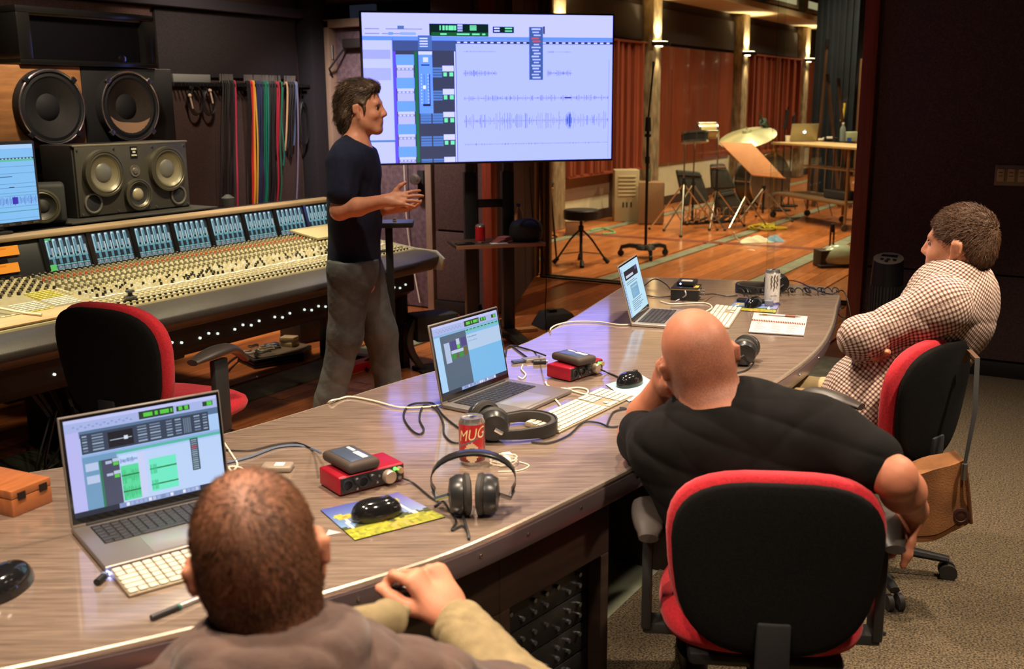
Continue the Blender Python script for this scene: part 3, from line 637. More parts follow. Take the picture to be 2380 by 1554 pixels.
B().box2((-.375, -.012, .008), (.375, .002, .377)).build('baffle', mat('baffle', srgb(60, 57, 50), .45, var=.1), t, bev=.004)
B().box2((-.386, -.013, .377), (.386, .012, .387)).build('top_edge', mat('edge_alu', srgb(150, 142, 120), .35, .5), t, bev=.002)
for sx in (-1, 1):
    driver(t, (sx * .215, -.012, .232), .126, CONEG, ring=RINGM, dome=mat('cap_grey', srgb(104, 102, 96), .4, .2))
    B().lathe([(.056, -.001), (.056, .008), (.050, .010), (.045, .008), (.044, .002), (.03, .002)], (sx * .29, -.012, .075), (0, -1, 0), 24).build('port', mat('port_ring', srgb(120, 116, 104), .35, .5), t)
    B().lathe([(.0445, .0025), (.043, .0030), (0, .0030)], (sx * .29, -.0125, .075), (0, -1, 0), 20).build('port_shade', BLKM, t)  # flat black disc painted in for the shade inside the port
driver(t, (.0, -.012, .10), .088, BLKM, ring=RINGM, dome=mat('dome_silk', srgb(150, 138, 110), .35, .2), depth=.022)
B().lathe([(.033, 0), (.033, .004), (.018, .002), (.016, .008), (0, .014)], (0, -.012, .232), (0, -1, 0), 20).build('tweeter', mat('tweeter', srgb(120, 116, 104), .3, .5), t)
lg = B().box((0, -.014, .335), (.046, .004, .062)).build('badge', mat('badge_black', (.01, .01, .01), .3), t)
B().box((0, -.0168, .352), (.034, .002, .010)).box((0, -.0168, .336), (.018, .002, .010)).box((0, -.0168, .318), (.034, .002, .008)).build('badge_mark', mat('badge_mark', srgb(190, 186, 170), .4), lg)
scm = B().cyl((0, 0, 0), (0, -.005, 0), .006, n=8).mesh('screw', STEEL)
for k in range(8):
    a = k * math.pi / 4
    for sx in (-1, 1): link('screw', scm, t, (sx * .215 + .118 * math.cos(a), -.018, .232 + .118 * math.sin(a)))
for p in ((-.36, .36), (.36, .36), (-.36, .02), (.36, .02), (-.13, .02), (.13, .02), (-.13, .36), (.13, .36)): link('screw', scm, t, (p[0], -.012, p[1]))
tag(B().box2((3.35, 4.70, 1.026), (4.34, 5.28, 1.036)).build('speaker_shelf', mat('shelf_black', srgb(40, 38, 34), .5), None, bev=.003), 'black shelf slab under the studio monitor on the console bridge', 'shelf')
tag(B().lathe([(.035, 0), (.04, .05), (.012, .07), (0, .07)], (4.42, 4.70, 1.03), n=12).build('lamp_foot', BLKM), 'small black knob-topped fitting on the console bridge right of the monitor', 'fitting')

WOODC = mat('speaker_wood', srgb(176, 122, 72), .5, var=.35, vscale=3, stretch=(1.5, 1.5, 9), bump=.05)
def main_cab(x0, x1, xw, m, lab, cone, crescent):
    t = thing('main_speaker', lab, 'speaker', ((x0 + x1) / 2, 5.2, 1.40)); W_ = x1 - x0; cx = xw - (x0 + x1) / 2
    B().box2((-W_ / 2, 0, 0), (W_ / 2, .62, .44)).build('cabinet', m, t, bev=.006)
    cy_ = -.046; d = B().lathe([(.205, -.046), (.205, .008), (.190, .012), (.183, .004), (.165, .008), (.150, -.002), (.06, -.044)], (cx, cy_, .218), (0, -1, 0), 40, caps=False).build('driver', BLKM, t)
    B().lathe([(.194, .011), (.198, .014), (.203, .011)], (cx, cy_, .218), (0, -1, 0), 40, caps=False).build('chrome_ring', mat('ring_pinkish', srgb(190, 176, 180), .25, .9), d)
    B().lathe([(.168, .007), (.150, -.001), (.062, -.040)], (cx, cy_, .218), (0, -1, 0), 40, caps=False).build('cone', cone, d)
    B().lathe([(.075, -.036), (.06, -.026), (.03, -.016), (0, -.013)], (cx, cy_, .218), (0, -1, 0), 24, caps=False).build('dust_cap', BLKM, d)
    if crescent:
        rows = []
        for i in range(15):
            a = R(190 + i * 11); k = math.sin(math.pi * i / 14); rows.append([Vector((cx + r_ * math.cos(a), cy_ - .004 + (.022 * k if j else 0), .218 + r_ * math.sin(a))) for j, r_ in enumerate((.166, .166 - .075 * k))])
        B().grid(rows).build('lit_crescent', mat('cone_lit_tan', srgb(176, 140, 108), .8), d)  # light falling on the lower cone, painted as a tan crescent
    for a in (45, 135, 225, 315): B().box((cx + .205 * math.cos(R(a)), cy_ - .006, .218 + .205 * math.sin(R(a))), (.03, .02, .03), roty(R(-a))).build('clamp', BLK if not crescent else STEEL, d, bev=.003)
    return t
main_cab(3.30, 3.855, 3.62, WOODC, 'wood-fronted main loudspeaker with a large black woofer at the left edge', mat('cone_black', srgb(34, 33, 30), .7, var=.2, vscale=60), False)
main_cab(3.86, 4.50, 4.135, BLKM, 'black main loudspeaker with a large brown-coned woofer beside the wooden one', mat('cone_brown', srgb(50, 40, 32), .75, var=.2, vscale=60), True)
tag(B().box2((3.25, 5.30, 0), (4.52, 5.85, 1.398)).build('speaker_plinth', BLKM, None, bev=.01), 'tall black plinth carrying the two main loudspeakers', 'plinth')
t = thing('horn_cabinet', 'black box with a glossy dark front panel above the main loudspeakers', 'cabinet', (3.93, 5.2, 1.842))
for nm, a, b in (('top_board', (-.45, -.02, .27), (.45, .6, .305)), ('bottom_board', (-.45, -.02, 0), (.45, .6, .03)), ('side_board', (-.45, -.02, .03), (-.37, .6, .27)), ('side_board', (.37, -.02, .03), (.45, .6, .27))):
    B().box2(a, b).build(nm, mat('cab_black', srgb(26, 25, 24), .22, coat=.4), t, bev=.004)
B().box2((-.37, .03, .03), (.37, .06, .27)).build('front_panel', mat('cab_panel', (.006, .006, .007), .15, coat=.5), t)
B().box2((-.37, .005, .262), (.37, .03, .272)).build('lip', mat('cab_lip', srgb(120, 112, 84), .35, .5), t, bev=.002)
B().lathe([(.02, 0), (.02, .01), (0, .012)], (.24, .03, .05), (0, -1, 0), 14).build('badge', CHROME, t)
# second nearfield seen edge-on beside the computer monitor
t = thing('nearfield_speaker', 'small black round-fronted nearfield speaker half hidden behind the computer monitor', 'speaker', (3.26, 4.80, 1.037), R(-35))
B().box2((-.11, 0, 0), (.11, .2, .20)).build('cabinet', BLKM, t, bev=.02, seg=3)
driver(t, (0, -.002, .09), .085, CONED, ring=RINGM)

# computer monitor on the bridge
t = thing('computer_monitor', 'computer monitor showing a blue editing window at the left edge', 'monitor', (2.84, 4.62, 1.032), R(3))
B().box2((-.30, 0, .03), (.30, .045, .43)).build('bezel', BLK, t, bev=.006)
B().box2((-.12, -.02, 0), (.12, .12, .012)).box2((-.03, .03, .01), (.03, .06, .12)).build('stand', BLK, t, bev=.004)
I = [(0, 0, 1, 1, (.24, .55, .95)), (0, 0, 1, .05, (.42, .66, .98)), (0, .17, 1, .19, (.04, .10, .20)), (0, .19, 1, .215, (.12, .55, .40))]
rr_ = random.Random(2)
for k in range(30): I.append((k / 30, .175, k / 30 + .018, .188, (.4, .6, .8)))
for v in (.28, .37, .50, .62, .66, .80, .96): I.append((0, v, 1, v + .003, (.10, .28, .48)))
for k in range(90): u = k / 90; a = .04 * rr_.random() + .02; I.append((u, .725 - a, u + .005, .725 + a, (.14, .26, .72) if k % 7 else (.06, .10, .5)))
I += [(.76, .68, .81, .77, (.05, .03, .45)), (.30, .405, .78, .415, (.06, .14, .3)), (.74, .54, .79, .552, (.02, .06, .12)), (0, .55, 1, .556, (.08, .2, .4)), (0, .86, 1, .868, (.08, .34, .4))]
ui_mesh('screen', Vector((-.285, -.001, .05)), Vector((1, 0, 0)), Vector((0, 0, 1)), .57, .365, I, SCREEN2, t, 300, 190)
for k in range(9): B().box((-.26 + k * .065, -.002, .040), (.03, .003, .008)).build('button', STEEL, t)

# ================================================================== CABLE RACK ON THE LEFT WALL
rk = thing('cable_rack', 'black wall-mounted comb rack holding patch cables behind the console', 'rack', (5.78, YL - .03, 1.755))
B().box2((-.68, -.03, 0), (.66, 0, .03)).build('rail', BLK, rk, bev=.003)
B().box2((-.66, -.02, .03), (-.32, 0, .085)).build('label_plate', mat('rack_plate', srgb(150, 152, 150), .4, .3), rk, bev=.002)
tm = B().box((0, -.06, .012), (.006, .075, .02)).mesh('tooth', BLK)
for k in range(40): link('tooth', tm, rk, (-.66 + k * .0335, 0, 0))
CC = dict(black=(.008, .008, .009), pink=srgb(196, 60, 92), red=srgb(190, 36, 34), amber=srgb(214, 150, 40), yellow=srgb(206, 168, 70), navy=srgb(34, 42, 78), green=srgb(10, 96, 66), teal=srgb(16, 110, 96), crimson=srgb(160, 26, 50), cream=srgb(196, 160, 120), blue=srgb(84, 112, 160), grey=srgb(120, 112, 140), charcoal=srgb(46, 46, 48))
def hang(cxa, cxb, cyb, colr, lab, rad=.0055, plug=True):
    a = ay(380 + .27 * cxa, 100 + .27 * 300, YL - .085); b = ay(380 + .27 * cxb, 100 + .27 * cyb, YL - .075)
    a.z = 1.79; jr = random.Random(int(cxa * 7 + cyb)); mid = a.lerp(b, .45) + Vector((jr.uniform(-.012, .012), jr.uniform(-.015, .01), 0)); m2 = a.lerp(b, .8) + Vector((jr.uniform(-.01, .01), jr.uniform(-.01, .01), 0))
    t = thing('patch_cable', lab, 'cable', (0, 0, 0), 0, 'patch cables hanging from the rack')
    o = B().tube([a + Vector((0, .02, -.06)), a + Vector((0, -.02, .005)), a + Vector((0, -.035, -.05)), mid + Vector((0, -.02, 0)), m2 + Vector((0, -.015, 0)), b], rad, n=6, smooth=4).build('cord', mat('cord_' + colr, CC[colr], .5), t)
    if plug: B().cyl(a + Vector((0, -.01, -.005)), a + Vector((jr.uniform(-.006, .006), -.012, .055)), .008, .006, n=8).build('plug', mat('plug_' + ('brass' if jr.random() < .4 else 'nickel'), (.5, .40, .24) if jr.random() < .4 else (.55, .54, .52), .3, .9), t)
    return t
BL = '%s black patch cable from the left in the bundle %s'
ORD = 'first second third fourth fifth sixth seventh'.split()
k = 0
for cx in (478, 498, 514, 530, 545, 560, 572): hang(cx, cx + 12 + k * 3, 1385, 'black' if k % 3 else 'charcoal', BL % (ORD[k], 'left of the pink cable')); k += 1
hang(585, 638, 1412, 'pink', 'single pink patch cable hanging apart on the cable rack', .0065)
for q, cx in enumerate((688, 700, 712)): hang(cx, cx + 50, 1400, 'black', BL % (ORD[q], 'just left of the red cables'))
hang(722, 765, 1395, 'red', 'red patch cable hanging left of the amber cables', .007)
hang(733, 775, 1395, 'red', 'second red patch cable against the amber cables', .006)
hang(742, 782, 1395, 'amber', 'thick amber patch cable in the middle of the rack', .010)
hang(752, 806, 1390, 'yellow', 'thin yellow patch cable right of the amber one', .006)
for q, cx in enumerate((772, 784, 795, 806, 816)): hang(cx, cx + 38, 1388, 'navy', ORD[q] + ' navy patch cable from the left between the yellow and green cables')
for q, cx in enumerate((832, 846, 858, 868)): hang(cx, cx + 34, 1380, 'teal' if q % 2 else 'green', ORD[q] + ' green patch cable from the left in the green bundle of the rack')
for q, cx in enumerate((880, 892, 904, 916, 928)): hang(cx, cx + 20, 1370, 'black', BL % (ORD[q], 'between the green and crimson cables'))
hang(945, 978, 1372, 'crimson', 'crimson patch cable hanging right of the black bundle', .0065)
hang(962, 984, 940, 'crimson', 'short crimson patch cable with a doubled loop', .0065)
hang(985, 1004, 1365, 'green', 'long dark green patch cable right of the crimson ones')
hang(994, 1030, 1055, 'teal', 'shorter teal patch cable ending above the console')
hang(1033, 1046, 925, 'cream', 'short cream patch cable near the right end of the rack', .007)
for q, cx in enumerate((1052, 1064, 1076, 1088, 1098)): hang(cx, cx + 2, 880 + 24 * q, 'black', ORD[q] + ' short black patch cable right of the cream one, counted from the left')
hang(1108, 1120, 880, 'blue', 'blue patch cable at the right end of the rack', .008)
hang(1118, 1146, 1345, 'grey', 'long pale grey patch cable at the right end of the rack', .006)
def coil(px, py, rw, rh, lab, turns=3):
    c = ay(px, py, YL - .07); pts = []
    for i in range(turns * 14 + 1):
        a = 2 * math.pi * i / 14 + math.pi / 2; pts.append(c + Vector((rw * math.cos(a) * (1 - .05 * (i // 14)), -.012 * (i / 14), rh * math.sin(a) * (1 - .06 * (i // 14)))))
    pts.insert(0, Vector((c.x, YL - .075, 1.775)))
    tag(B().tube(pts, .004, n=5).build('coiled_cable', CABLE), lab, 'cable', 'coiled cables on the rack')
coil(452, 232, .06, .11, 'black coiled cable on the rack beside the main speaker'); coil(482, 236, .055, .10, 'black coiled cable left of the hanging black bundle'); coil(702, 285, .05, .19, 'long black coiled cable at the right end of the rack', 3)
for px, py in ((441, 222), (488, 210)):
    c = ay(px, py, YL - .10); tag(B().cyl(c, c + Vector((.02, 0, -.09)), .006, n=8).ell(c, (.014, .012, .014)).build('cable_plug', mat('plug_white', srgb(214, 190, 170), .4)), 'white cable plug dangling among the coils %s' % ('nearest the main speaker' if px < 450 else 'near the black cable bundle'), 'plug')
# ================================================================== PRODUCER'S DESK
T = .74
far = [(0.35, 2.86), (0.85, 2.58), (1.376, 2.309), (1.62, 2.18), (1.891, 2.092), (2.22, 2.045), (2.582, 2.012), (2.95, 1.955), (3.27, 1.935), (3.70, 1.99), (4.15, 2.07), (4.55, 2.141)]
end = [(4.78, 2.165), (4.86, 2.12), (4.93, 1.90), (4.99, 1.66), (5.01, 1.45), (5.0, 1.30), (4.94, 1.215), (4.80, 1.165)]
near = [(4.55, 1.115), (4.15, 1.03), (3.77, .972), (3.41, .955), (3.0, .968), (2.6, .985), (2.235, 1.015), (1.918, 1.058), (1.70, 1.095), (1.532, 1.137), (1.329, 1.219), (1.149, 1.305), (.85, 1.49), (.45, 1.80), (.05, 2.18)]
OUT = [Vector((x, y, 0)) for x, y in far + end + near]
OUTS = catmull(OUT[:12], 4)[:-1] + catmull(OUT[12:19], 4)[:-1] + [OUT[19]] + catmull(OUT[20:], 4)
def desk_mat():
    m = bpy.data.materials.new('desk_laminate'); m.use_nodes = True; N = m.node_tree.nodes; L = m.node_tree.links; b = N['Principled BSDF']
    tc = N.new('ShaderNodeTexCoord'); mp = N.new('ShaderNodeMapping'); mp.inputs['Rotation'].default_value = (0, 0, R(58)); L.new(tc.outputs['Object'], mp.inputs[0])
    m2 = N.new('ShaderNodeMapping'); m2.inputs['Scale'].default_value = (7, 130, 1); L.new(mp.outputs[0], m2.inputs[0])
    n1 = N.new('ShaderNodeTexNoise'); n1.inputs['Scale'].default_value = 1.0; n1.inputs['Detail'].default_value = 5; n1.inputs['Roughness'].default_value = .65; L.new(m2.outputs[0], n1.inputs[0])
    cr = N.new('ShaderNodeValToRGB'); e = cr.color_ramp.elements; e[0].position = .30; e[0].color = (*srgb(96, 79, 67), 1); e[1].position = .70; e[1].color = (*srgb(150, 130, 114), 1)
    L.new(n1.outputs[0], cr.inputs[0]); L.new(cr.outputs[0], b.inputs['Base Color'])
    bp = N.new('ShaderNodeBump'); bp.inputs['Strength'].default_value = .35; bp.inputs['Distance'].default_value = .0006; L.new(n1.outputs[0], bp.inputs['Height']); L.new(bp.outputs[0], b.inputs['Normal'])
    b.inputs['Roughness'].default_value = .42; b.inputs['Coat Weight'].default_value = 1.0; b.inputs['Coat IOR'].default_value = 2.0; b.inputs['Coat Roughness'].default_value = .09
    b2 = N.new('ShaderNodeBump'); b2.inputs['Strength'].default_value = .12; b2.inputs['Distance'].default_value = .0006; L.new(n1.outputs[0], b2.inputs['Height']); L.new(b2.outputs[0], b.inputs['Coat Normal']); return m
DESK = desk_mat()
DESKW = mat('desk_side_wood', srgb(54, 38, 30), .5, var=.3, vscale=4, stretch=(2, 2, 12))
dk = thing('desk', 'long curved wood-grain producer desk with metal edging', 'desk', (0, 0, 0))
B().prism([(p.x, p.y) for p in OUTS], T - .028, T).build('top', DESK, dk)
cen = Vector((2.6, 1.55, 0))
def rail(pts, z, r, flat=1): 
    return B().tube([Vector((p.x, p.y, z)) for p in pts] + [Vector((pts[0].x, pts[0].y, z))], r, n=8)
rail(OUTS, T - .0065, .0075).build('edge_bead', mat('edge_metal', srgb(214, 196, 176), .25, .75), dk)
bnd = B(); rows = []
cl = OUTS + [OUTS[0]]
for p in cl: rows.append([Vector((p.x, p.y, T - .012)), Vector((p.x, p.y, T - .066))])
def outward(i):
    a, b = OUTS[i - 1], OUTS[(i + 1) % len(OUTS)]; d = (b - a).normalized(); return Vector((d.y, -d.x, 0))
sgn = 1 if (outward(10).dot(OUTS[10] - Vector((2.2, 1.6, 0))) > 0) else -1
prof = [(-.012, -.010), (.010, -.014), (.012, -.040), (.004, -.064), (-.012, -.066)]
rows = [[OUTS[i % len(OUTS)] + outward(i % len(OUTS)) * (sgn * (-o if False else o)) + Vector((0, 0, T + z)) for o, z in prof] for i in range(len(OUTS) + 1)]
B().grid(rows, closed=True).build('edge_band', mat('edge_band', srgb(112, 96, 98), .3, .35, var=.15, vscale=3, stretch=(1, 1, 8)), dk)
scw = B().lathe([(.004, 0), (.004, .002), (0, .003)], n=8, axis=(0, -1, 0)).mesh('edge_screw', CHROME)
for i in range(66, 118, 3):
    if i < len(OUTS): p = OUTS[i] + outward(i) * sgn * .0125; link('edge_screw', scw, dk, (p.x, p.y, T - .03))
# cabinets below the near edge: dividers, apron, plinth, rack bays
def cabinet(A, Bv, parent, k):
    A, Bv = Vector((*A, 0)), Vector((*Bv, 0)); d = (Bv - A).normalized(); n = Vector((-d.y, d.x, 0)); L_ = (Bv - A).length
    def slab(nm, s0, s1, n0, n1, z0, z1, m, bev=.003):
        q = [A + d * s0 + n * n0, A + d * s1 + n * n0, A + d * s1 + n * n1, A + d * s0 + n * n1]
        return B().hexa([p + Vector((0, 0, z0)) for p in q], [p + Vector((0, 0, z1)) for p in q]).build(nm, m, parent, bev=bev)
    slab('apron', 0, L_, 0, .02, .50, .672, DESKW); slab('plinth', 0, L_, .015, .40, .0, .075, mat('plinth_red', srgb(72, 34, 26), .5))
    slab('divider', 0, .035, 0, .38, .075, .50, DESKW); slab('divider', L_ - .035, L_, 0, .38, .075, .50, DESKW); slab('back_panel', 0, L_, .38, .40, .075, .672, DESKW)
    u = thing('rack_unit', ('black rack of patch panels under the desk nearest the camera', 'black rack of knobbed modules under the desk beside the raised hand', 'black rack modules under the desk by the chair of the shaven-headed man')[k], 'rack', A + Vector((0, 0, .078)), math.atan2(d.y, d.x), 'racks under the desk')
    for q in range(5):
        m_ = B().box2((.042, .035, q * .082), (L_ - .042, .30, q * .082 + .078)).build('module', mat('rack_face', (.012, .012, .013), .35), u, bev=.002)
        kb = B()
        for c_ in range(int((L_ - .1) / .045)):
            for rr in range(2):
                if (c_ * 3 + rr + q) % 4: x = .07 + c_ * .045; kb.cyl((x, .036, q * .082 + .024 + rr * .03), (x, .026, q * .082 + .024 + rr * .03), .006, n=8)
        kb.build('knobs', mat('rack_knob', (.20, .20, .21), .3, .8), m_)['kind'] = 'stuff'
    return u
cabinet((.98, 1.47), (1.385, 1.262), dk, 0)
u2 = cabinet((1.385, 1.262), (1.80, 1.14), dk, 1)
cabinet((1.80, 1.14), (2.22, 1.075), dk, 2)
B().lathe([(.006, 0), (.006, .006), (0, .009)], (.34, .033, .365), (0, -1, 0), 10).build('red_lamp', mat('red_lamp', (1, .05, .03), .3, emit=(1, .05, .03), estr=9), u2)
B().box((2.26, 1.12, .36), (.02, .012, .05)).build('red_handle', mat('red_handle', srgb(190, 40, 44), .5), dk, bev=.004)
for (x, y, sx, sy) in ((3.2, 1.5, .08, .45), (4.62, 1.62, .08, .5), (.6, 2.3, .5, .08)):
    B().box2((x - sx / 2, y - sy / 2, 0), (x + sx / 2, y + sy / 2, T - .03)).build('pedestal', DESKW, dk, bev=.004)
B().box2((4.02, 1.10, 0), (4.09, 1.17, T - .03)).build('leg', BLKM, dk, bev=.004)
B().box2((2.2, 1.72, .1), (4.6, 1.745, T - .03)).build('modesty_panel', DESKW, dk)

# ------------------------------------------------------------------ things on the desk
def onT(px, py, h=0.0): p = az(px, py, T); return Vector((p.x, p.y, T + h))
def yaw(a, b): return math.atan2(b.y - a.y, b.x - a.x)
KEYB = mat('key_black', (.018, .017, .022), .45); KEYW = mat('key_white', srgb(206, 200, 184), .4)
key_b = B().box((0, 0, .0008), (.0155, .0150, .0026)).mesh('key', KEYB, bev=.001, seg=1)
key_w = B().box((0, 0, .0016), (.0162, .0158, .0036)).mesh('key', KEYW, bev=.0012, seg=1)
def keys(parent, me, x0, y0, z, cols, rows, px_, py_, wide=()):
    for r_ in range(rows):
        c_ = 0
        while c_ < cols:
            o = link('key', me, parent, (x0 + c_ * px_, y0 - r_ * py_, z))
            span = 1
            for (rr, cc, n) in wide:
                if rr == r_ and cc == c_: o.scale[0] = (px_ * (n - 1) + .0158) / .0158; o.location[0] += px_ * (n - 1) / 2; span = n
            c_ += span
def laptop(mid, rz, tilt, kind, lab, body, scale=1.0):
    t = thing('laptop', lab, 'laptop', (mid[0], mid[1], T + .001), rz); W_, D_ = .35, .241
    pts = [(-W_ / 2, 0), (W_ / 2, 0), (W_ / 2, -D_), (-W_ / 2, -D_)]
    bs = B().prism(pts, 0, .012).build('base', body, t, bev=.004, seg=3)
    B().box2((-.142, -.128, .0119), (.142, -.020, .0124)).build('keyboard_well', BLKM, bs)
    keys(bs, key_b, -.1330, -.030, .0125, 15, 6, .0190, .0178, ((5, 4, 5), (4, 0, 2), (4, 13, 2), (3, 13, 2)))
    B().box2((-.075, -.228, .0119), (.075, -.138, .0125)).build('trackpad', mat('trackpad', srgb(170, 166, 166), .3, .6), bs, bev=.002)
    th = R(tilt); ld = Vector((0, -math.cos(th), math.sin(th))); ln = Vector((0, -math.sin(th), -math.cos(th)))
    def P(x, h, k): return Vector((x, -.004, .012)) + ld * h + ln * k
    H_ = .238
    lid = B().hexa([P(-W_ / 2, 0, 0), P(W_ / 2, 0, 0), P(W_ / 2, H_, 0), P(-W_ / 2, H_, 0)], [P(-W_ / 2, 0, -.006), P(W_ / 2, 0, -.006), P(W_ / 2, H_, -.006), P(-W_ / 2, H_, -.006)]).build('lid', body, t, bev=.003)
    B().rect(P(0, 0, .0006), Vector((1, 0, 0)), ld, -W_ / 2 + .004, .006, W_ / 2 - .004, H_ - .004).build('bezel', BLKG, lid, fixn=False)
    ui_mesh('screen', P(-W_ / 2 + .010, .019, .0012), Vector((1, 0, 0)), ld, W_ - .020, H_ - .029, laptop_ui(kind), SCREEN2, lid, 400, 260)
    B().cyl((-W_ / 2 + .03, -.004, .012), (W_ / 2 - .03, -.004, .012), .005, n=10).build('hinge', BLKM, t)
    return t
GREY = mat('space_grey', srgb(150, 142, 138), .38, .75)
laptop((1.413, 1.797), R(-21.6), 96, 0, 'grey laptop with green waveforms on screen nearest the camera', GREY)
laptop((2.568, 1.705), R(-3.2), 101, 1, 'grey laptop with a blue session window in the middle of the desk', GREY)
laptop((3.885, 1.752), R(12.5), 105, 2, 'silver laptop showing a web page at the far end of the desk', mat('laptop_silver', srgb(196, 186, 176), .38, .75))
ap = B().color
def kbd(fl, rz, full, lab):
    W_ = .428 if full else .280; t = thing('keyboard', lab, 'keyboard', (fl[0], fl[1], T + .001), rz, 'white keyboards on the desk')
    b_ = B().hexa([Vector((0, 0, 0)), Vector((W_, 0, 0)), Vector((W_, .115, 0)), Vector((0, .115, 0))], [Vector((0, 0, .005)), Vector((W_, 0, .005)), Vector((W_, .115, .012)), Vector((0, .115, .012))]).build('base', mat('keyboard_base', srgb(170, 156, 132), .35, .3), t, bev=.002)
    ks = B
    n = 0
    for r_ in range(6):
        y = .104 - r_ * .0187; z = .005 + .007 * y / .115
        def put(x, n_=1):
            o = link('key', key_w, b_, (x + .019 * (n_ - 1) / 2, y, z + .0005)); o.scale[0] = (.019 * (n_ - 1) + .0164) / .0164; return o
        c_ = 0
        while c_ < 14:
            span = 5 if (r_ == 5 and c_ == 4) else (2 if (r_ in (2, 3, 4) and c_ in (0, 12)) else 1)
            if c_ + span > 14: span = 14 - c_
            put(.0105 + c_ * .0191, span); c_ += span
        if full:
            for c_ in range(3):
                if r_ in (0, 1, 2) or (r_ == 4 and c_ == 1) or r_ == 5: put(.288 + c_ * .019)
            for c_ in range(4): put(.353 + c_ * .019)
    return t
kbd((1.118, 1.513), R(-21.6), False, 'small white keyboard in front of the nearest laptop')
kbd((2.358, 1.296), R(-3.4), True, 'full-size white keyboard by the elbow of the man in black')
k3 = kbd((4.277 - .428 * math.cos(R(12.3)), 1.446 - .428 * math.sin(R(12.3))), R(12.3), True, 'full-size white keyboard half hidden behind the shaven head')
# red audio interfaces with rugged drives on top
REDM = mat('anodised_red', srgb(172, 26, 46), .38, .45, var=.06)
def interface(a, b, lab, led):
    A, Bq = onT(*a), onT(*b); t = thing('audio_interface', lab, 'audio interface', A, yaw(A, Bq), 'red audio interfaces')
    bo = B().box2((0, 0, .003), (.175, .100, .047)).build('case', REDM, t, bev=.005, seg=3)
    B().box2((.004, -.002, .006), (.171, .004, .044)).build('front_panel', BLK, t, bev=.002)
    for x in (.022, .062): 
        j = B().lathe([(.0145, 0), (.0145, .003), (.011, .003), (.010, -.006), (0, -.006)], (x, -.002, .025), (0, -1, 0), 18).build('combo_jack', mat('jack_dark', (.02, .02, .02), .3), t)
    for x, z in ((.042, .034), (.082, .034)): B().lathe([(.008, 0), (.008, .010), (.006, .013), (0, .013)], (x, -.002, z), (0, -1, 0), 14).build('gain_knob', BLK, t)
    B().lathe([(.0165, 0), (.0165, .012), (.014, .016), (0, .016)], (.128, -.002, .024), (0, -1, 0), 22).build('monitor_knob', mat('knob_alu', srgb(196, 176, 156), .3, .7), t)
    B().lathe([(.0075, 0), (.0075, .012), (0, .013)], (.158, -.002, .034), (0, -1, 0), 14).build('phones_knob', mat('knob_alu2', srgb(200, 176, 140), .3, .6), t)
    B().lathe([(.005, 0), (.005, .004), (0, .004)], (.158, -.002, .014), (0, -1, 0), 12).build('phones_jack', STEEL, t)
    B().lathe([(.0042, 0), (.0042, .002), (0, .003)], (.147, -.002, .038), (0, -1, 0), 10).build('led', mat('green_led', (.1, 1, .1), .3, emit=(.1, 1, .08), estr=3.0), t)
    for x, z in ((.045, .012), (.098, .016), (.104, .030)): B().cyl((x, -.002, z), (x, -.005, z), .003, n=8).build('button', STEEL, t)
    return t
i1 = interface((789, 1156), (937, 1118), 'red audio interface under a rugged drive beside the palm mouse mat', 1)
i2 = interface((1325, 889), (1397, 866), 'red audio interface under a rugged drive behind the full-size keyboard', 1)
def drive(l, f, lab):
    z = T + .049; A = az(*f, z); Lp = az(*l, z); t = thing('portable_drive', lab, 'hard drive', A, yaw(Lp, A), 'rugged portable drives')
    b_ = B().box2((-.135, 0, 0), (0, .086, .026)).build('bumper', mat('rubber_brown', srgb(58, 46, 38), .7), t, bev=.011, seg=3)
    B().box2((-.118, .014, .024), (-.017, .072, .0275)).build('top_plate', mat('drive_plate', srgb(96, 112, 140), .3, .6), t, bev=.002)
    B().box2((-.070, .050, .0272), (-.022, .064, .0282)).build('sticker', WHT, t); B().box2((-.112, .056, .0272), (-.080, .064, .0282)).build('sticker', WHT, t)
    return t
drive((744, 1069), (812, 1106), 'rugged brown drive on the red interface nearest the camera')
drive((1267, 832), (1344, 853), 'rugged brown drive on the farther red interface')
# black box with a small drive at the far end
A, Bq = onT(1558, 697), onT(1621, 700)
t = thing('headphone_amplifier', 'black box with gold edges and cables behind the far keyboard', 'audio box', A, yaw(A, Bq))
B().box2((0, 0, 0), (.125, .13, .058)).build('case', BLK, t, bev=.003)
B().box2((-.001, -.002, .048), (.126, .131, .053)).build('gold_stripe', mat('gold_edge', srgb(170, 136, 86), .35, .6), t)
B().box2((.10, .02, .0585), (.122, .07, .0600)).build('yellow_sticker', mat('yellow_sticker', srgb(214, 180, 80), .5), t)
for z in (.022, .040): B().cyl((.125, .04, z), (.150, .04, z), .008, n=10).build('jack_plug', CHROME, t)
tp = A + Vector((.03, -.015, .06))
t = thing('small_drive', 'small black portable drive with a blue light on the black box', 'hard drive', (A.x + .022, A.y - .016, T + .061), yaw(A, Bq))
B().box2((0, .02, 0), (.085, .12, .020)).build('case', mat('drive_black', (.02, .02, .022), .3), t, bev=.003)
B().box2((.02, .03, .020), (.07, .07, .0212)).build('label', mat('drive_label', srgb(180, 176, 166), .4), t)
B().cyl((.018, .0195, .010), (.018, .018, .010), .004, n=10).build('led', mat('blue_led', (.2, .3, 1), .3, emit=(.25, .35, 1), estr=12), t)

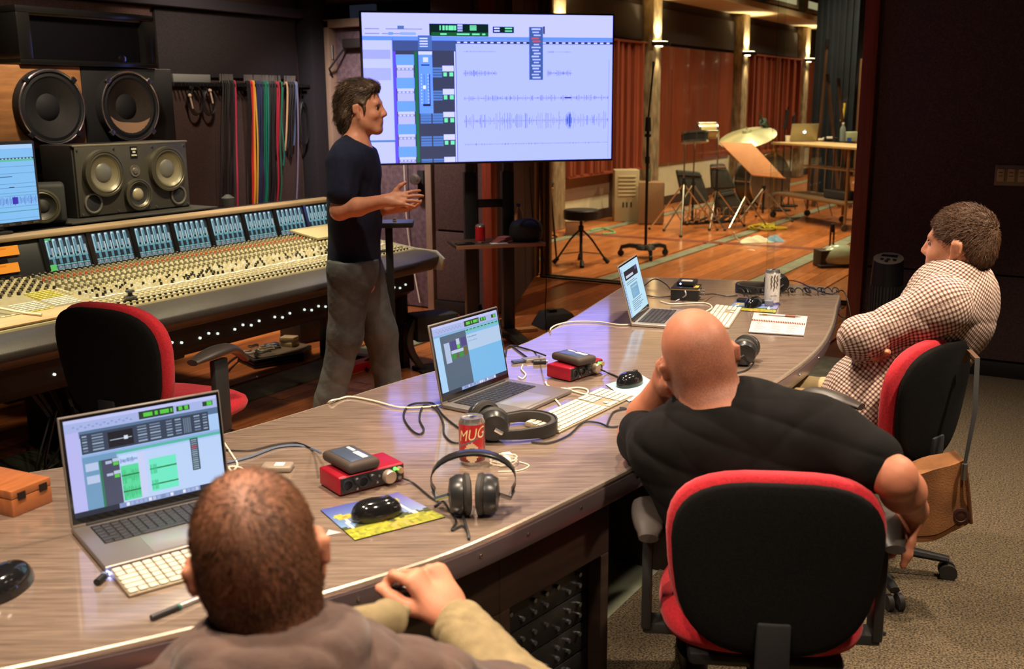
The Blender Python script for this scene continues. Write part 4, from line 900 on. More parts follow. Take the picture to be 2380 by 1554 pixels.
# mice and mouse mats
def mouse(px, py, rz, lab, L_=.118, W_=.066, H_=.040, z=T):
    p = az(px, py, z); t = thing('computer_mouse', lab, 'mouse', (p.x, p.y, z + .0015), rz, 'black mice on the desk')
    rows = []
    for j in range(9):
        f = j / 8; h = math.sin(f * math.pi / 2)
        rows.append([Vector(((L_ / 2) * math.cos(a) * math.cos(f * 1.50) ** .55 - .006 * f, (W_ / 2) * (1 - .12 * math.cos(a)) * math.sin(a) * math.cos(f * 1.50) ** .6, H_ * h * (1 - .12 * math.cos(a) * 0))) for a in [2 * math.pi * i / 24 for i in range(24)]])
    b_ = B().grid(rows, closed=True); n = len(b_.v); b_.f += [tuple(range(23, -1, -1)), tuple(range(n - 24, n))]; b_.m += [0, 0]; b_.col += [(1, 1, 1)] * 2
    b_.build('shell', mat('mouse_gloss', (.010, .010, .011), .12, coat=.4), t, ang=60)
    B().cyl((.026, -.005, H_ * .84), (.026, .005, H_ * .84), .009, n=12).build('wheel', RUB, t)
    return t
mouse(877, 1200, R(-30), 'glossy black mouse on the palm tree mouse mat', z=T + .003)
mouse(1465, 893, R(-10), 'glossy black mouse on the teal mat by the raised elbow', z=T + .003)
mouse(1749, 711, R(175), 'glossy black mouse on the far mouse mat by the white can', z=T + .003)
mouse(8, 1372, R(20), 'large black mouse cut off by the left edge', .15, .085, .045)
def mat_print(px_corners, lab, seed, teal=False):
    q = [onT(*p) for p in px_corners]; r = random.Random(seed); b_ = B(); nx, ny = 34, 24
    h = Vector((0, 0, .003))
    def P(u, v): return q[0].lerp(q[1], u).lerp(q[3].lerp(q[2], u), v)
    t = thing('mouse_mat', lab, 'mouse mat', (0, 0, 0), 0, 'mouse mats on the desk')
    B().hexa([P(0, 0), P(1, 0), P(1, 1), P(0, 1)], [P(0, 0) + h * .8, P(1, 0) + h * .8, P(1, 1) + h * .8, P(0, 1) + h * .8]).build('base', BLKM, t)
    for j in range(ny):
        for i in range(nx):
            u, v = (i + .5) / nx, (j + .5) / ny
            n_ = mnoise.noise(Vector((u * 9, v * 7, seed))); n2 = mnoise.noise(Vector((u * 22, v * 18, seed + 5)))
            if teal: c = (.35 + .1 * v, .62, .62)
            else:
                c = srgb(int(70 + 70 * v + 60 * max(0, u - .6)), int(80 + 110 * v), int(150 + 60 * v))
                if v > .66 + .10 * n_: c = srgb(int(150 + 60 * n2), int(150 + 50 * n2), int(50 + 20 * n2))
                if .62 + .1 * n_ < v < .72 + .1 * n_: c = srgb(70, 74, 40)
                for (tx, ty, ln, sl) in ((.78, .22, .5, .10), (.14, .34, .36, -.12)):
                    if abs(u - (tx + sl * (v - ty))) < .018 and ty < v < ty + ln: c = srgb(220, 214, 200)
                    d = math.hypot((u - tx) * 1.0, (v - ty) * 1.4)
                    if d < .11 + .05 * n2: c = srgb(int(170 + 50 * n2), int(160 + 40 * n2), 70) if d > .03 else srgb(214, 120, 60)
                if v > .80 and abs(u - .55) < .12 and n2 > .05: c = srgb(220, 150, 80)
            b_.color(c); b_.add([P(i / nx, j / ny) + h, P((i + 1) / nx, j / ny) + h, P((i + 1) / nx, (j + 1) / ny) + h, P(i / nx, (j + 1) / ny) + h], [(0, 1, 2, 3)])
    b_.build('print', vcol_mat('mat_print', .35, .1), t, fixn=False)
mat_print([(745, 1187), (925, 1146), (1035, 1203), (825, 1257)], 'mouse mat with blue sky and palm trees near the front', 3)
mat_print([(1408, 895), (1490, 872), (1545, 905), (1462, 935)], 'pale teal mouse mat partly under the raised arm', 5, True)
mat_print([(1712, 699), (1812, 706), (1802, 728), (1690, 720)], 'mouse mat with a palm beach print under the far mouse', 8)
p = onT(1745, 703, .004); tag(B().box((p.x, p.y, T + .010), (.05, .12, .012), rotz(R(8))).build('card_reader', BLK, None, bev=.003), 'small black card reader behind the far mouse', 'card reader')
p = onT(1787, 712, .004); tag(B().box((p.x, p.y, T + .016), (.03, .035, .024), rotz(R(10))).build('memory_stick', mat('stick_grey', srgb(120, 122, 140), .4), None, bev=.003), 'small grey memory stick below the white can', 'memory stick')

# drinks cans
def can_print(r, h0, h1, fn, n=48, m=26):
    b_ = B()
    for j in range(m):
        for i in range(n):
            a0, a1 = 2 * math.pi * i / n, 2 * math.pi * (i + 1) / n; z0, z1 = h0 + (h1 - h0) * j / m, h0 + (h1 - h0) * (j + 1) / m
            b_.color(fn((i + .5) / n, (j + .5) / m)); b_.add([Vector((r * math.cos(a), r * math.sin(a), z)) for a, z in ((a0, z0), (a1, z0), (a1, z1), (a0, z1))], [(0, 1, 2, 3)])
    return b_
def word_on_can(txt, r, size, ang, z, slope, m, parent, off=.0006, xs=1.0):
    cu = bpy.data.curves.new('word', 'FONT'); cu.body = txt; cu.size = size; cu.align_x = 'CENTER'; cu.align_y = 'CENTER'; cu.resolution_u = 3; cu.shear = .2
    ob = bpy.data.objects.new('word', cu); COL.objects.link(ob); dg = bpy.context.evaluated_depsgraph_get(); me = bpy.data.meshes.new_from_object(ob.evaluated_get(dg)); bpy.data.objects.remove(ob)
    bm = bmesh.new(); bm.from_mesh(me); bmesh.ops.triangulate(bm, faces=bm.faces)
    for _ in range(2): bmesh.ops.subdivide_edges(bm, edges=[e for e in bm.edges if e.calc_length() > size * .2], cuts=1)
    for v in bm.verts:
        x, y = v.co.x * xs, v.co.y; a = ang + x / r; v.co = Vector(((r + off) * math.cos(a), (r + off) * math.sin(a), z + y + slope * x))
    bm.to_mesh(me); bm.free(); me.materials.clear(); me.materials.append(m); me.name = 'lettering'; return link('lettering', me, parent)
LID = mat('can_lid', (.72, .70, .66), .25, .9)
def can(px, py, R_, H_, fn, lab, rough, z=T, group=None, loc=None):
    p = loc or az(px, py, z); t = thing('drinks_can', lab, 'can', (p[0], p[1], z), 0, group)
    B().lathe([(R_ * .78, 0), (R_ * .84, .003), (R_ * .99, .012)], n=32).build('foot', LID, t)
    can_print(R_, .012, H_ - .014, fn).build('wall', vcol_mat('can_print_%g' % rough, rough, .5), t)
    B().lathe([(R_, H_ - .014), (R_ * .86, H_ - .003), (R_ * .86, H_), (R_ * .80, H_), (R_ * .78, H_ - .004), (0, H_ - .004)], n=32).build('lid', LID, t)
    B().box((.006, 0, H_ - .002), (.02, .012, .0015)).build('tab', CHROME, t, bev=.0006)
    return t
FACE = math.atan2(-_h.y, -_h.x)
def sodaf(u, v):
    a = (u * 2 * math.pi - FACE + math.pi) % (2 * math.pi) - math.pi
    if math.hypot(a / .55, (v - .26) / .26) < 1: return srgb(206, 176, 140) if not (math.hypot(a / .2, (v - .34) / .06) < 1) else srgb(70, 30, 22)
    if abs((v - .66) - a * .16 + .09) < .022: return srgb(88, 100, 124)
    if v < .10: return srgb(96, 30, 28)
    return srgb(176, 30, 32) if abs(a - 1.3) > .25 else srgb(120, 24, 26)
c1 = can(1098, 1075, .033, .122, sodaf, 'red root beer can standing in front of the middle headphones', .3)
word_on_can('MUG', .033, .040, FACE, .082, .18, mat('can_gold', srgb(226, 206, 150), .4), c1, xs=.80)
def whitef(u, v):
    a = (u * 2 * math.pi - FACE + math.pi) % (2 * math.pi) - math.pi
    return srgb(226, 222, 216) if mnoise.noise(Vector((u * 30, v * 3, 1))) < .25 else srgb(204, 200, 196)
c2 = can(1793, 706, .033, .155, whitef, 'tall white energy drink can beside the far headphones', .28)
for k, (a, z0, z1) in enumerate(((-.38, .132, .072), (0.0, .135, .062), (.38, .132, .072))):
    pts = [Vector((.0336 * math.cos(FACE + a + .08 * math.sin(q * 2.2 + k)), .0336 * math.sin(FACE + a + .08 * math.sin(q * 2.2 + k)), z0 + (z1 - z0) * q / 8)) for q in range(9)]
    B().tube(pts, [.0022, .0032, .003, .0036, .003, .0034, .0026, .002, .0008], n=5).build('claw_mark', mat('claw_grey', srgb(120, 108, 96), .3, .5), c2)
word_on_can('ULTRA', .033, .010, FACE, .042, 0, mat('can_greytext', srgb(120, 116, 112), .4), c2)

# headphones
def headphones(loc, rz, lab, R_=.078, spread=.03):
    t = thing('headphones', lab, 'headphones', loc, rz, 'black headphones on the desk')
    path = [Vector((-.085, -R_ * .80, 0)), Vector((-.03, -R_ * .98, 0))] + [Vector((.02 + R_ * math.cos(a), R_ * math.sin(a), 0)) for a in [R(-90 + 15 * k) for k in range(13)]] + [Vector((-.03, R_ * .98, 0)), Vector((-.085, R_ * .80, 0))]
    path = catmull(path, 2)
    def strip(nm, off, th, z0, z1, m):
        rows = []
        for i, p in enumerate(path):
            d = (path[min(i + 1, len(path) - 1)] - path[max(i - 1, 0)]).normalized(); n = Vector((d.y, -d.x, 0)); e = min(i, len(path) - 1 - i) / 6; zz = (z1 - z0) / 2 * min(1, .62 + .38 * e); zc = (z0 + z1) / 2
            rows.append([p + n * o + Vector((0, 0, zc + s * zz)) for o, s in ((off, -1), (off + th, -1), (off + th, 1), (off, 1))])
        b_ = B().grid(rows, closed=True); b_.f += [(0, 1, 2, 3), tuple(range(len(b_.v) - 4, len(b_.v)))]; b_.m += [0, 0]; b_.col += [(1, 1, 1)] * 2
        return b_.build(nm, m, t, bev=.002)
    strip('headband', 0, .006, .004, .040, mat('headband', srgb(34, 32, 30), .5)); strip('pad', -.012, .011, .006, .038, mat('hp_pad', srgb(54, 48, 42), .7))
    for s in (-1, 1):
        c = Vector((-.092, s * R_ * .52, .046)); ax_ = Vector((.25, -s, .12)).normalized()
        cup = B().lathe([(.010, -.030), (.036, -.026), (.042, -.012), (.043, 0), (.040, .004)], c, ax_, 26).build('ear_cup', mat('hp_cup', (.02, .02, .021), .3), t)
        B().lathe([(.042, .003), (.046, .010), (.044, .020), (.034, .024), (.027, .016), (.026, .006), (0, .006)], c, ax_, 26).build('ear_pad', mat('hp_earpad', srgb(40, 36, 32), .6), cup)
        B().tube([Vector((-.080, s * R_ * .82, .022)), c - ax_ * .034 + Vector((.02, 0, -.012)), c - ax_ * .030], .006, n=6).build('yoke', CHROME if s < 0 else BLK, t)
    return t
p = onT(1196, 1012); headphones((p.x + .03, p.y, T), R(-38), 'black headphones lying on edge behind the root beer can')
p = onT(1760, 678); headphones((p.x, p.y, T), R(128), 'black headphones lying behind the tall white can')
p = onT(1700, 838); headphones((p.x - .02, p.y + .04, T), R(100), 'black headphones half hidden right of the shaven head')
# folded pair standing near the front edge
p = onT(1100, 1195); rz = R(-58)
t = thing('headphones', 'folded black headphones with thick ear pads standing near the front edge', 'headphones', (p.x, p.y, T), rz, 'black headphones on the desk')
arc = [Vector((.095 * math.cos(a), .045 + .02 * math.sin(a), .062 + .055 * math.sin(a))) for a in [R(-28 + 236 * k / 20) for k in range(21)]]
rows = [[q + Vector((0, s * .017, e)) for s, e in ((-1, 0), (1, 0), (1, .007), (-1, .007))] for q in arc]
b_ = B().grid(rows, closed=True); b_.f += [(0, 1, 2, 3), tuple(range(len(b_.v) - 4, len(b_.v)))]; b_.m += [0, 0]; b_.col += [(1, 1, 1)] * 2
b_.build('headband', mat('headband_gloss', (.015, .015, .016), .25), t, bev=.002)
for s, cx in ((-1, -.026), (1, .030)):
    c = Vector((cx, .0, .047)); ax_ = Vector((-s, .10, 0)).normalized()
    cup = B().lathe([(.012, -.028), (.036, -.024), (.044, -.010), (.045, .002), (.041, .004)], c, ax_, 26).build('ear_cup', MATS['hp_cup'], t)
    B().lathe([(.042, .003), (.047, .010), (.045, .019), (.033, .022), (.027, .014), (0, .012)], c, ax_, 26).build('ear_pad', MATS['hp_earpad'], cup)
    B().tube([Vector((s * .088, .038, .040)), Vector((s * .080, .02, .03)), c - ax_ * .026], .006, n=6).build('yoke', STEEL, t)

# small things
def cable(name, lab, pts, rad, m, cat='cable', sm=5, group=None):
    return tag(B().tube([Vector(p) for p in pts], rad, n=6, smooth=sm).build(name, m), lab, cat, group)
def tp(*pp, h=.004): return [onT(x, y, h) for x, y in pp]
t = thing('notebook', 'open spiral notebook with handwriting at the far end of the desk', 'notebook', (0, 0, 0))
n0, n1, n2, n3 = onT(1752, 729), onT(1877, 738), onT(1868, 782), onT(1740, 774)
h1, h2 = n0.lerp(n3, .44), n1.lerp(n2, .48)
for nm, q, zt in (('upper_page', (n0, n1, h2, h1), .006), ('lower_page', (h1, h2, n2, n3), .007)):
    pg = B().hexa([v for v in q], [v + Vector((0, 0, zt)) for v in q]).build(nm, mat('paper', srgb(176, 175, 174), .8), t, bev=.0008)
    bb = B(); rw = random.Random(len(nm))
    for k in range(8 if nm == 'lower_page' else 3):
        for l_ in range(3):
            u0 = .06 + l_ * .30 + rw.random() * .04; u1 = u0 + .10 + .10 * rw.random(); v = .14 + k * .105
            a, b2 = q[0].lerp(q[3], v), q[1].lerp(q[2], v); up_ = Vector((0, 0, zt + .0004)); dv = (q[3] - q[0]).normalized() * .004
            bb.add([a.lerp(b2, u0) + up_, a.lerp(b2, u1) + up_, a.lerp(b2, u1) + up_ + dv, a.lerp(b2, u0) + up_ + dv], [(0, 1, 2, 3)])
    bb.build('handwriting', mat('ink', srgb(96, 96, 130), .8), pg)
B().hexa([n3 + (n0 - n3) * .01, n2, n2 + Vector((0, 0, .003)), n3 + Vector((0, 0, .003))], [v + (n3 - n0).normalized() * .004 for v in (n3 + (n0 - n3) * .01, n2, n2 + Vector((0, 0, .003)), n3 + Vector((0, 0, .003)))]).build('cover_edge', mat('cover_dark', srgb(50, 30, 30), .6), t)
sp = B()
for k in range(31):
    c = h1.lerp(h2, .015 + k / 31.4) + Vector((0, 0, .005)); sp.tube([c + Vector((.011 * math.cos(a) * math.cos(.2), .011 * math.cos(a) * math.sin(.2), .007 * math.sin(a))) + (h2 - h1).normalized() * (.002 * a / 6.3) for a in [2 * math.pi * q / 8 for q in range(9)]], .0019, n=4)
sp.build('spiral', mat('copper_wire', srgb(150, 84, 52), .45, .3), t)
a, b2 = onT(1765, 735, .0105), onT(1862, 742, .0105); d = (b2 - a).normalized(); L_ = (b2 - a).length
t = thing('pen', 'clear ballpoint pen with brown grip on the notebook', 'pen', (0, 0, 0))
B().cyl(a, a + d * L_ * .62, .0042, n=10).build('barrel', mat('clear_barrel', srgb(190, 180, 176), .2), t); B().cyl(a + d * L_ * .62, a + d * L_ * .86, .0052, n=10).build('grip', mat('brown_grip', srgb(120, 62, 34), .5), t); B().cyl(a + d * L_ * .86, b2, .0035, .0008, n=10).build('tip', CHROME, t)
B().cyl(a + d * L_ * .08, a + d * L_ * .19, .0056, n=10).build('clip_ring', mat('gold_edge', srgb(170, 136, 86), .35, .6), t)
a, b2 = onT(352, 1443, .006), onT(478, 1390, .005); d = (b2 - a).normalized(); L_ = (b2 - a).length
t = thing('marker_pen', 'black capped pen with a silver barrel near the front edge', 'pen', (0, 0, 0))
B().cyl(a, a + d * L_ * .48, .0055, n=12).build('cap', BLK, t); B().cyl(a + d * L_ * .48, a + d * L_ * .52, .0058, n=12).build('ring', mat('green_ring', srgb(10, 110, 90), .4), t); B().cyl(a + d * L_ * .52, b2 + d * .03, .0042, n=12).build('barrel', ALU, t)
# wooden box
A = onT(32, 1203); Bq = onT(122, 1166); t = thing('wooden_box', 'small orange wooden box with two slots at the left edge of the desk', 'box', A, yaw(A, Bq))
WB = mat('box_wood', srgb(168, 98, 52), .5, var=.2, vscale=6, stretch=(2, 14, 2))
B().box2((0, 0, 0), (.104, .17, .040)).build('body', WB, t, bev=.002); B().box2((0, 0, .041), (.104, .17, .060)).build('lid', WB, t, bev=.002)
for x in (.025, .082): B().box2((x - .010, -.002, .035), (x + .010, .002, .052)).build('hinge', mat('hinge_dark', srgb(44, 34, 30), .4, .5), t)
B().cyl((.02, .10, .060), (.02, .10, .078), .0012, n=6).build('nail', STEEL, t)
# dongles, adapters, scraps
p = onT(645, 1092); t = thing('usb_hub', 'grey usb hub with white lettering behind the front man', 'usb hub', (p.x, p.y, T), R(-60))
B().box2((-.038, -.022, 0), (.038, .022, .016)).build('body', mat('hub_grey', srgb(140, 126, 112), .45), t, bev=.006, seg=3); B().box2((-.005, -.012, .0158), (.018, .010, .0166)).build('logo', WHT, t)
p = onT(1240, 838); t = thing('usb_adapter', 'silver usb adapter with black lead beside the middle laptop', 'adapter', (p.x, p.y, T), R(-30))
B().box2((-.04, -.02, 0), (.04, .02, .012)).build('body', ALU, t, bev=.004); B().box2((-.085, -.010, .002), (-.042, .010, .011)).build('plug', mat('plug_blue', srgb(70, 84, 120), .4), t, bev=.002)
p = onT(1253, 846); t = thing('cable_connector', 'black barrel connector between laptop and red interface', 'connector', (p.x, p.y, T), R(-50)); B().cyl((-.02, 0, .008), (.024, 0, .008), .0078, n=14).build('barrel', BLK, t); B().cyl((.024, 0, .008), (.030, 0, .008), .0055, n=12).build('tip', STEEL, t)
p = onT(1172, 1080); t = thing('phone_charger', 'small white phone charger with its wound cord behind the folded headphones', 'charger', (p.x, p.y, T), R(-40))
B().box2((-.016, -.016, 0), (.014, .014, .020)).build('brick', WHT, t, bev=.003); B().box2((.006, .020, .002), (.030, .045, .018)).build('plug', WHT, t, bev=.003)
B().tube([Vector((.034 * math.cos(a) * (1 + .12 * math.sin(a * 3)), .026 * math.sin(a), .003 + .0012 * a)) for a in [R(30 * k) for k in range(34)]] , .0016, n=5).tube([Vector((.04, .0, .003)), Vector((.055, -.03, .002)), Vector((.02, -.055, .002)), Vector((-.03, -.045, .002))], .0016, n=5, smooth=4).build('cord', WCABLE, t)
p = onT(756, 1246); tag(B().prism([(0, 0), (.035, .006), (.012, .03)], 0, .001, rotz(R(-40)), (p.x, p.y, T + .0005)).build('paper_scrap', mat('paper', srgb(176, 175, 174), .8)), 'white scrap of paper beside the front man ear', 'paper')
p = onT(238, 1350); t = thing('usb_receiver', 'tiny black usb stick with blue light beside the small keyboard', 'usb stick', (p.x, p.y, T), R(25))
B().cyl((-.02, 0, .007), (.006, 0, .007), .007, n=12).build('plug', BLK, t); B().box2((.006, -.006, .002), (.016, .006, .012)).build('collar', CHROME, t); B().cyl((.018, 0, .006), (.022, 0, .006), .005, n=10).build('led', MATS['blue_led'], t)

# cables across the desk
e0 = OUTS
cable('drive_cable', 'blue-grey cable from the nearest drive to the laptop', [az(745, 1052, T + .06)] + tp((725, 1046), (690, 1038), (640, 1043), (580, 1065), (520, 1080)), .0032, mat('cable_bluegrey', srgb(84, 100, 124), .5))
cable('interface_cable', 'thin black cable behind the nearest laptop', tp((730, 1048), (690, 1032), (640, 1036), (580, 1050), (515, 1048)), .0022, CABLE)
cable('charging_cable', 'pale charging cable looped behind the nearest laptop', tp((520, 1030), (540, 1060), (552, 1082), (540, 1098), (533, 1088), (560, 1090), (585, 1110)), .0026, WCABLE)
cable('headphone_cable', 'black cable from the nearest red interface to the folded headphones', [az(938, 1112, T + .015)] + tp((960, 1125), (1000, 1158), (1020, 1170), (1010, 1180), (1030, 1168), (1045, 1190), (1060, 1215), (1050, 1235), (1075, 1225)) + tp((1088, 1246), h=.006), .0024, CABLE)
a = onT(1088, 1246, .008)
cable('hanging_cable', 'black headphone cable hanging over the front edge of the desk', [onT(1075, 1205, .01), onT(1083, 1230, .008), a, az(1092, 1262, T - .01) , az(1100, 1300, T - .12) - Vector((.012, .018, 0)), az(1096, 1340, T - .24) - Vector((.012, .018, 0)), az(1100, 1400, T - .40) - Vector((.012, .018, 0))], .0030, CABLE)
cable('power_cable', 'white power cable running from the middle laptop over the far desk edge', tp((1042, 940), (1000, 948), (930, 950), (870, 935), (815, 925), (790, 930), h=.005) + [onT(765, 938, .006), az(752, 955, T - .06)], .0030, WCABLE)
cable('black_loop_cable', 'black cable looping on the desk left of the root beer can', tp((1075, 1003), (1050, 985), (1028, 965), (1010, 942), (985, 938), (950, 945), (938, 970), (955, 1000), (975, 1012), (985, 1000), (975, 975), (985, 945), (1015, 955), (1030, 985), (1032, 1010), (1050, 1030), (1075, 1032)), .0028, CABLE)
cable('long_black_cable', 'thin black cable wandering from the middle headphones towards the raised elbow', tp((1235, 1030), (1275, 1032), (1320, 1015), (1355, 985), (1390, 985), (1420, 995), (1455, 990)), .0026, CABLE)
cable('clip_cable', 'short kinked black cable in front of the full-size keyboard', tp((1410, 992), (1420, 968), (1430, 958), (1455, 952), (1440, 950)), .0026, CABLE)
cable('white_usb_cable', 'white keyboard cable looped behind the full-size keyboard', tp((1268, 890), (1275, 900), (1300, 908), (1340, 903), (1365, 908), (1362, 918), (1335, 912), (1310, 905), (1285, 912), (1285, 922), (1303, 945)), .0028, WCABLE)
cable('mouse_cable', 'black cable from the farther red interface towards the mouse', [az(1395, 858, T + .02)] + tp((1412, 868), (1440, 880), (1452, 888)), .0030, CABLE)
cable('laptop_black_cable', 'black cable from the middle laptop to the farther drive', tp((1175, 830), (1178, 812), (1190, 805), (1220, 812), (1245, 820)) + [az(1268, 826, T + .055)], .0030, CABLE)
cable('adapter_cable', 'thin black cable crossing behind the middle laptop', tp((1190, 806), (1215, 825), (1240, 843)) , .0028, CABLE)
cable('small_white_cable', 'short curly white cable beside the silver adapter', tp((1215, 850), (1212, 860), (1222, 872), (1215, 882), (1205, 878)), .0024, WCABLE)
cable('far_white_cable', 'white power cable from the far laptop to the desk edge', tp((1482, 755), (1440, 757), (1390, 750), (1330, 750), (1295, 757), (1280, 766), h=.005) + [onT(1278, 772, .006), az(1262, 790, T - .07)], .0030, WCABLE)
cable('far_black_cable', 'black cable arching behind the far laptop to the black box', [onT(1495, 668, .004), onT(1520, 662, .03), onT(1545, 668, .02), onT(1558, 676, .008)], .0030, CABLE)
cable('far_thin_cable', 'thin black cable lying between the far laptop and the black box', tp((1500, 688), (1530, 692), (1560, 690)), .0026, CABLE)
cable('far_white_loop', 'white cable curling in front of the black box', tp((1535, 702), (1560, 708), (1600, 706), (1640, 706), (1655, 716), (1640, 726)), .0030, WCABLE)
cable('drive_loop_cable', 'grey cable from the small drive down to the desk', [az(1592, 675, T + .07), az(1594, 685, T + .05), onT(1585, 697, .01), onT(1570, 702, .004)], .0034, mat('cable_grey', srgb(176, 176, 186), .45))
cable('straight_lead', 'straight black lead from the black box to the coiled cord', [az(1640, 684, T + .035), onT(1660, 688, .01), onT(1690, 690, .004), onT(1714, 688, .004)], .0028, CABLE)
pts = []
A, Bq = onT(1716, 686, .012), onT(1942, 684, .012); ax_ = (Bq - A).normalized(); sd = Vector((-ax_.y, ax_.x, 0))
for k in range(26 * 10):
    f = k / 260; a = 2 * math.pi * k / 10; wv = 1 + .35 * math.sin(f * 19); pts.append(A.lerp(Bq, f) + sd * (.030 * math.cos(a) * wv) + Vector((0, 0, .010 + .010 * math.sin(a))) + ax_ * (.015 * math.sin(f * 40)))
tag(B().tube(pts, .0026, n=5).build('coiled_cable', CABLE), 'black coiled headphone cord stretched along the far end of the desk', 'cable')
pts = []
A, Bq = Vector((4.98, 1.22, T - .05)), Vector((4.90, 1.05, .1))
for k in range(14 * 10):
    f = k / 140; a = 2 * math.pi * k / 10; pts.append(A.lerp(Bq, f) + Vector((.022 * math.cos(a), -.022 * math.cos(a) * .6 - .05 * math.sin(f * 3), .012 * math.sin(a))))
tag(B().tube(pts, .0026, n=5).build('coiled_cable', CABLE), 'black coiled cord hanging down past the right end of the desk', 'cable')
cable('headphone_lead', 'thin black lead from the far headphones over the right desk corner', tp((1812, 653), (1850, 655), (1890, 672), (1930, 685), h=.004) + [Vector((4.90, 1.17, T + .005)), Vector((4.86, 1.12, T - .10)), Vector((4.82, 1.05, T - .40))], .0026, CABLE)
cable('ear_cup_lead', 'thin black lead looping right of the shaven head', tp((1722, 828), (1742, 832), (1752, 845), (1735, 862), (1705, 870)), .0026, CABLE)
# ================================================================== TELEVISION ON ITS STAND
TVC = Vector((5.855, 3.73, 1.714)); TVR = R(-44.7); TW, TH = 1.66, .934
t = thing('television', 'large flat television showing an audio editing session', 'television', (TVC.x, TVC.y, TVC.z), TVR)
B().box2((-TW / 2 - .012, 0, -TH / 2 - .014), (TW / 2 + .012, .045, TH / 2 + .012)).build('case', BLK, t, bev=.004)
B().box2((-.45, .045, -.30), (.45, .085, .25)).build('rear_housing', BLKM, t, bev=.015)
ui_mesh('screen', Vector((-TW / 2, -.001, -TH / 2)), Vector((1, 0, 0)), Vector((0, 0, 1)), TW, TH, tv_ui(), SCREEN, t, 800, 450)
s = thing('television_stand', 'black two-post television stand with a shelf', 'tv stand', (TVC.x, TVC.y, 0), TVR)
for sx in (-1, 1):
    B().box2((sx * .13 - .028, .10, .06), (sx * .13 + .028, .16, 1.95)).build('post', BLK, s, bev=.004)
    B().box2((sx * .13 - .040, .09, .06), (sx * .13 + .040, .17, 1.17)).build('post_sleeve', mat('stand_sleeve', (.013, .013, .016), .4), s, bev=.004)
    B().box2((sx * .13 - .045, -.35, .045), (sx * .13 + .045, .42, .085)).build('foot', BLK, s, bev=.008)
    for yy in (-.32, .39): B().cyl((sx * .13 - .015, yy, .024), (sx * .13 + .015, yy, .024), .023, n=14).build('caster', RUB, s)
B().box2((-.17, .11, .93), (.17, .15, .985)).build('crossbar', BLK, s, bev=.003)
B().box2((-.17, .086, 1.55), (.17, .105, 1.85)).build('mount_plate', BLKM, s)
B().box2((-.13, -.03, .045), (.13, .03, .07)).build('base_bar', BLK, s)
sh = B().box2((-.30, -.24, .700), (.30, .10, .722)).build('shelf', mat('shelf_wood', srgb(60, 44, 38), .4), s, bev=.004)
B().box2((-.30, -.243, .700), (.30, -.236, .722)).build('shelf_edge', mat('shelf_edge', srgb(150, 104, 82), .4), sh)
def onshelf(lx, ly): return TVC.x + math.cos(TVR) * lx - math.sin(TVR) * ly, TVC.y + math.sin(TVR) * lx + math.cos(TVR) * ly
p = onshelf(-.115, -.12)
can(0, 0, .033, .122, lambda u, v: srgb(176, 20, 34) if v > .16 else srgb(150, 24, 34), 'red soda can on the shelf of the television stand', .3, z=.7225, loc=p)
p = onshelf(.03, -.15); t = thing('card_pack', 'stack of pink cards on the shelf of the television stand', 'cards', (p[0], p[1], .7225), TVR + .3)
for k in range(4): B().box((.006 * k, .004 * (k % 2), .006 + k * .009), (.12 - .01 * k, .07, .008), rotz(.15 * k)).build('card', mat('pink_card', srgb(150, 84, 84), .6), t, bev=.001)
p = onshelf(-.01, -.20); tag(B().box((p[0], p[1], .7245), (.11, .06, .003), rotz(TVR + .1)).build('paper_slip', mat('paper', srgb(176, 175, 174), .8)), 'white slip of paper on the shelf of the television stand', 'paper')
p = onshelf(-.23, -.17); tag(B().box((p[0], p[1], .7275), (.12, .07, .009), rotz(TVR + .2)).build('mobile_phone', BLKG, None, bev=.003), 'black mobile phone on the left end of the stand shelf', 'phone')
p = onshelf(.20, -.11); t = thing('camera_bag', 'black fabric bag on the right end of the stand shelf', 'bag', (p[0], p[1], .7225), TVR)
rows = [[Vector((.105 * k * math.cos(a) + .012 * math.sin(3 * a), .085 * k * math.sin(a), z)) for a in [2 * math.pi * i / 18 for i in range(18)]] for k, z in ((.95, 0), (1.08, .02), (1.12, .06), (1.08, .10), (.92, .13), (.5, .145), (.05, .148))]
b_ = B().grid(rows, closed=True); n = len(b_.v); b_.f += [tuple(range(17, -1, -1)), tuple(range(n - 18, n))]; b_.m += [0, 0]; b_.col += [(1, 1, 1)] * 2
b_.build('body', mat('bag_nylon', (.012, .012, .014), .7, bump=.4, bscale=30), t, ang=80)
B().tube([Vector((-.06, -.07, .11)), Vector((-.03, -.10, .15)), Vector((.04, -.10, .14)), Vector((.08, -.075, .07))], .007, smooth=4).build('strap', BLKM, t)
p = onshelf(.19, .055); t = thing('water_bottle', 'clear water bottle with a blue cap behind the black bag', 'bottle', (p[0], p[1], .7225))
B().lathe([(.030, 0), (.032, .01), (.032, .15), (.026, .18), (.012, .205), (.012, .215)], n=20).build('bottle_body', mat('bottle_clear', srgb(200, 180, 160), .08, trans=.6), t); B().lathe([(.0145, .212), (.0145, .232), (0, .233)], n=16).build('cap', mat('cap_blue', srgb(30, 60, 140), .4), t)
# thin cable hanging from the television
cable('television_cable', 'thin black cable hanging beside the television stand', [Vector((6.12, 3.60, 1.2)), Vector((6.14, 3.58, .8)), Vector((6.2, 3.52, .5)), Vector((6.16, 3.50, .2)), Vector((6.10, 3.45, .012))], .004, CABLE)

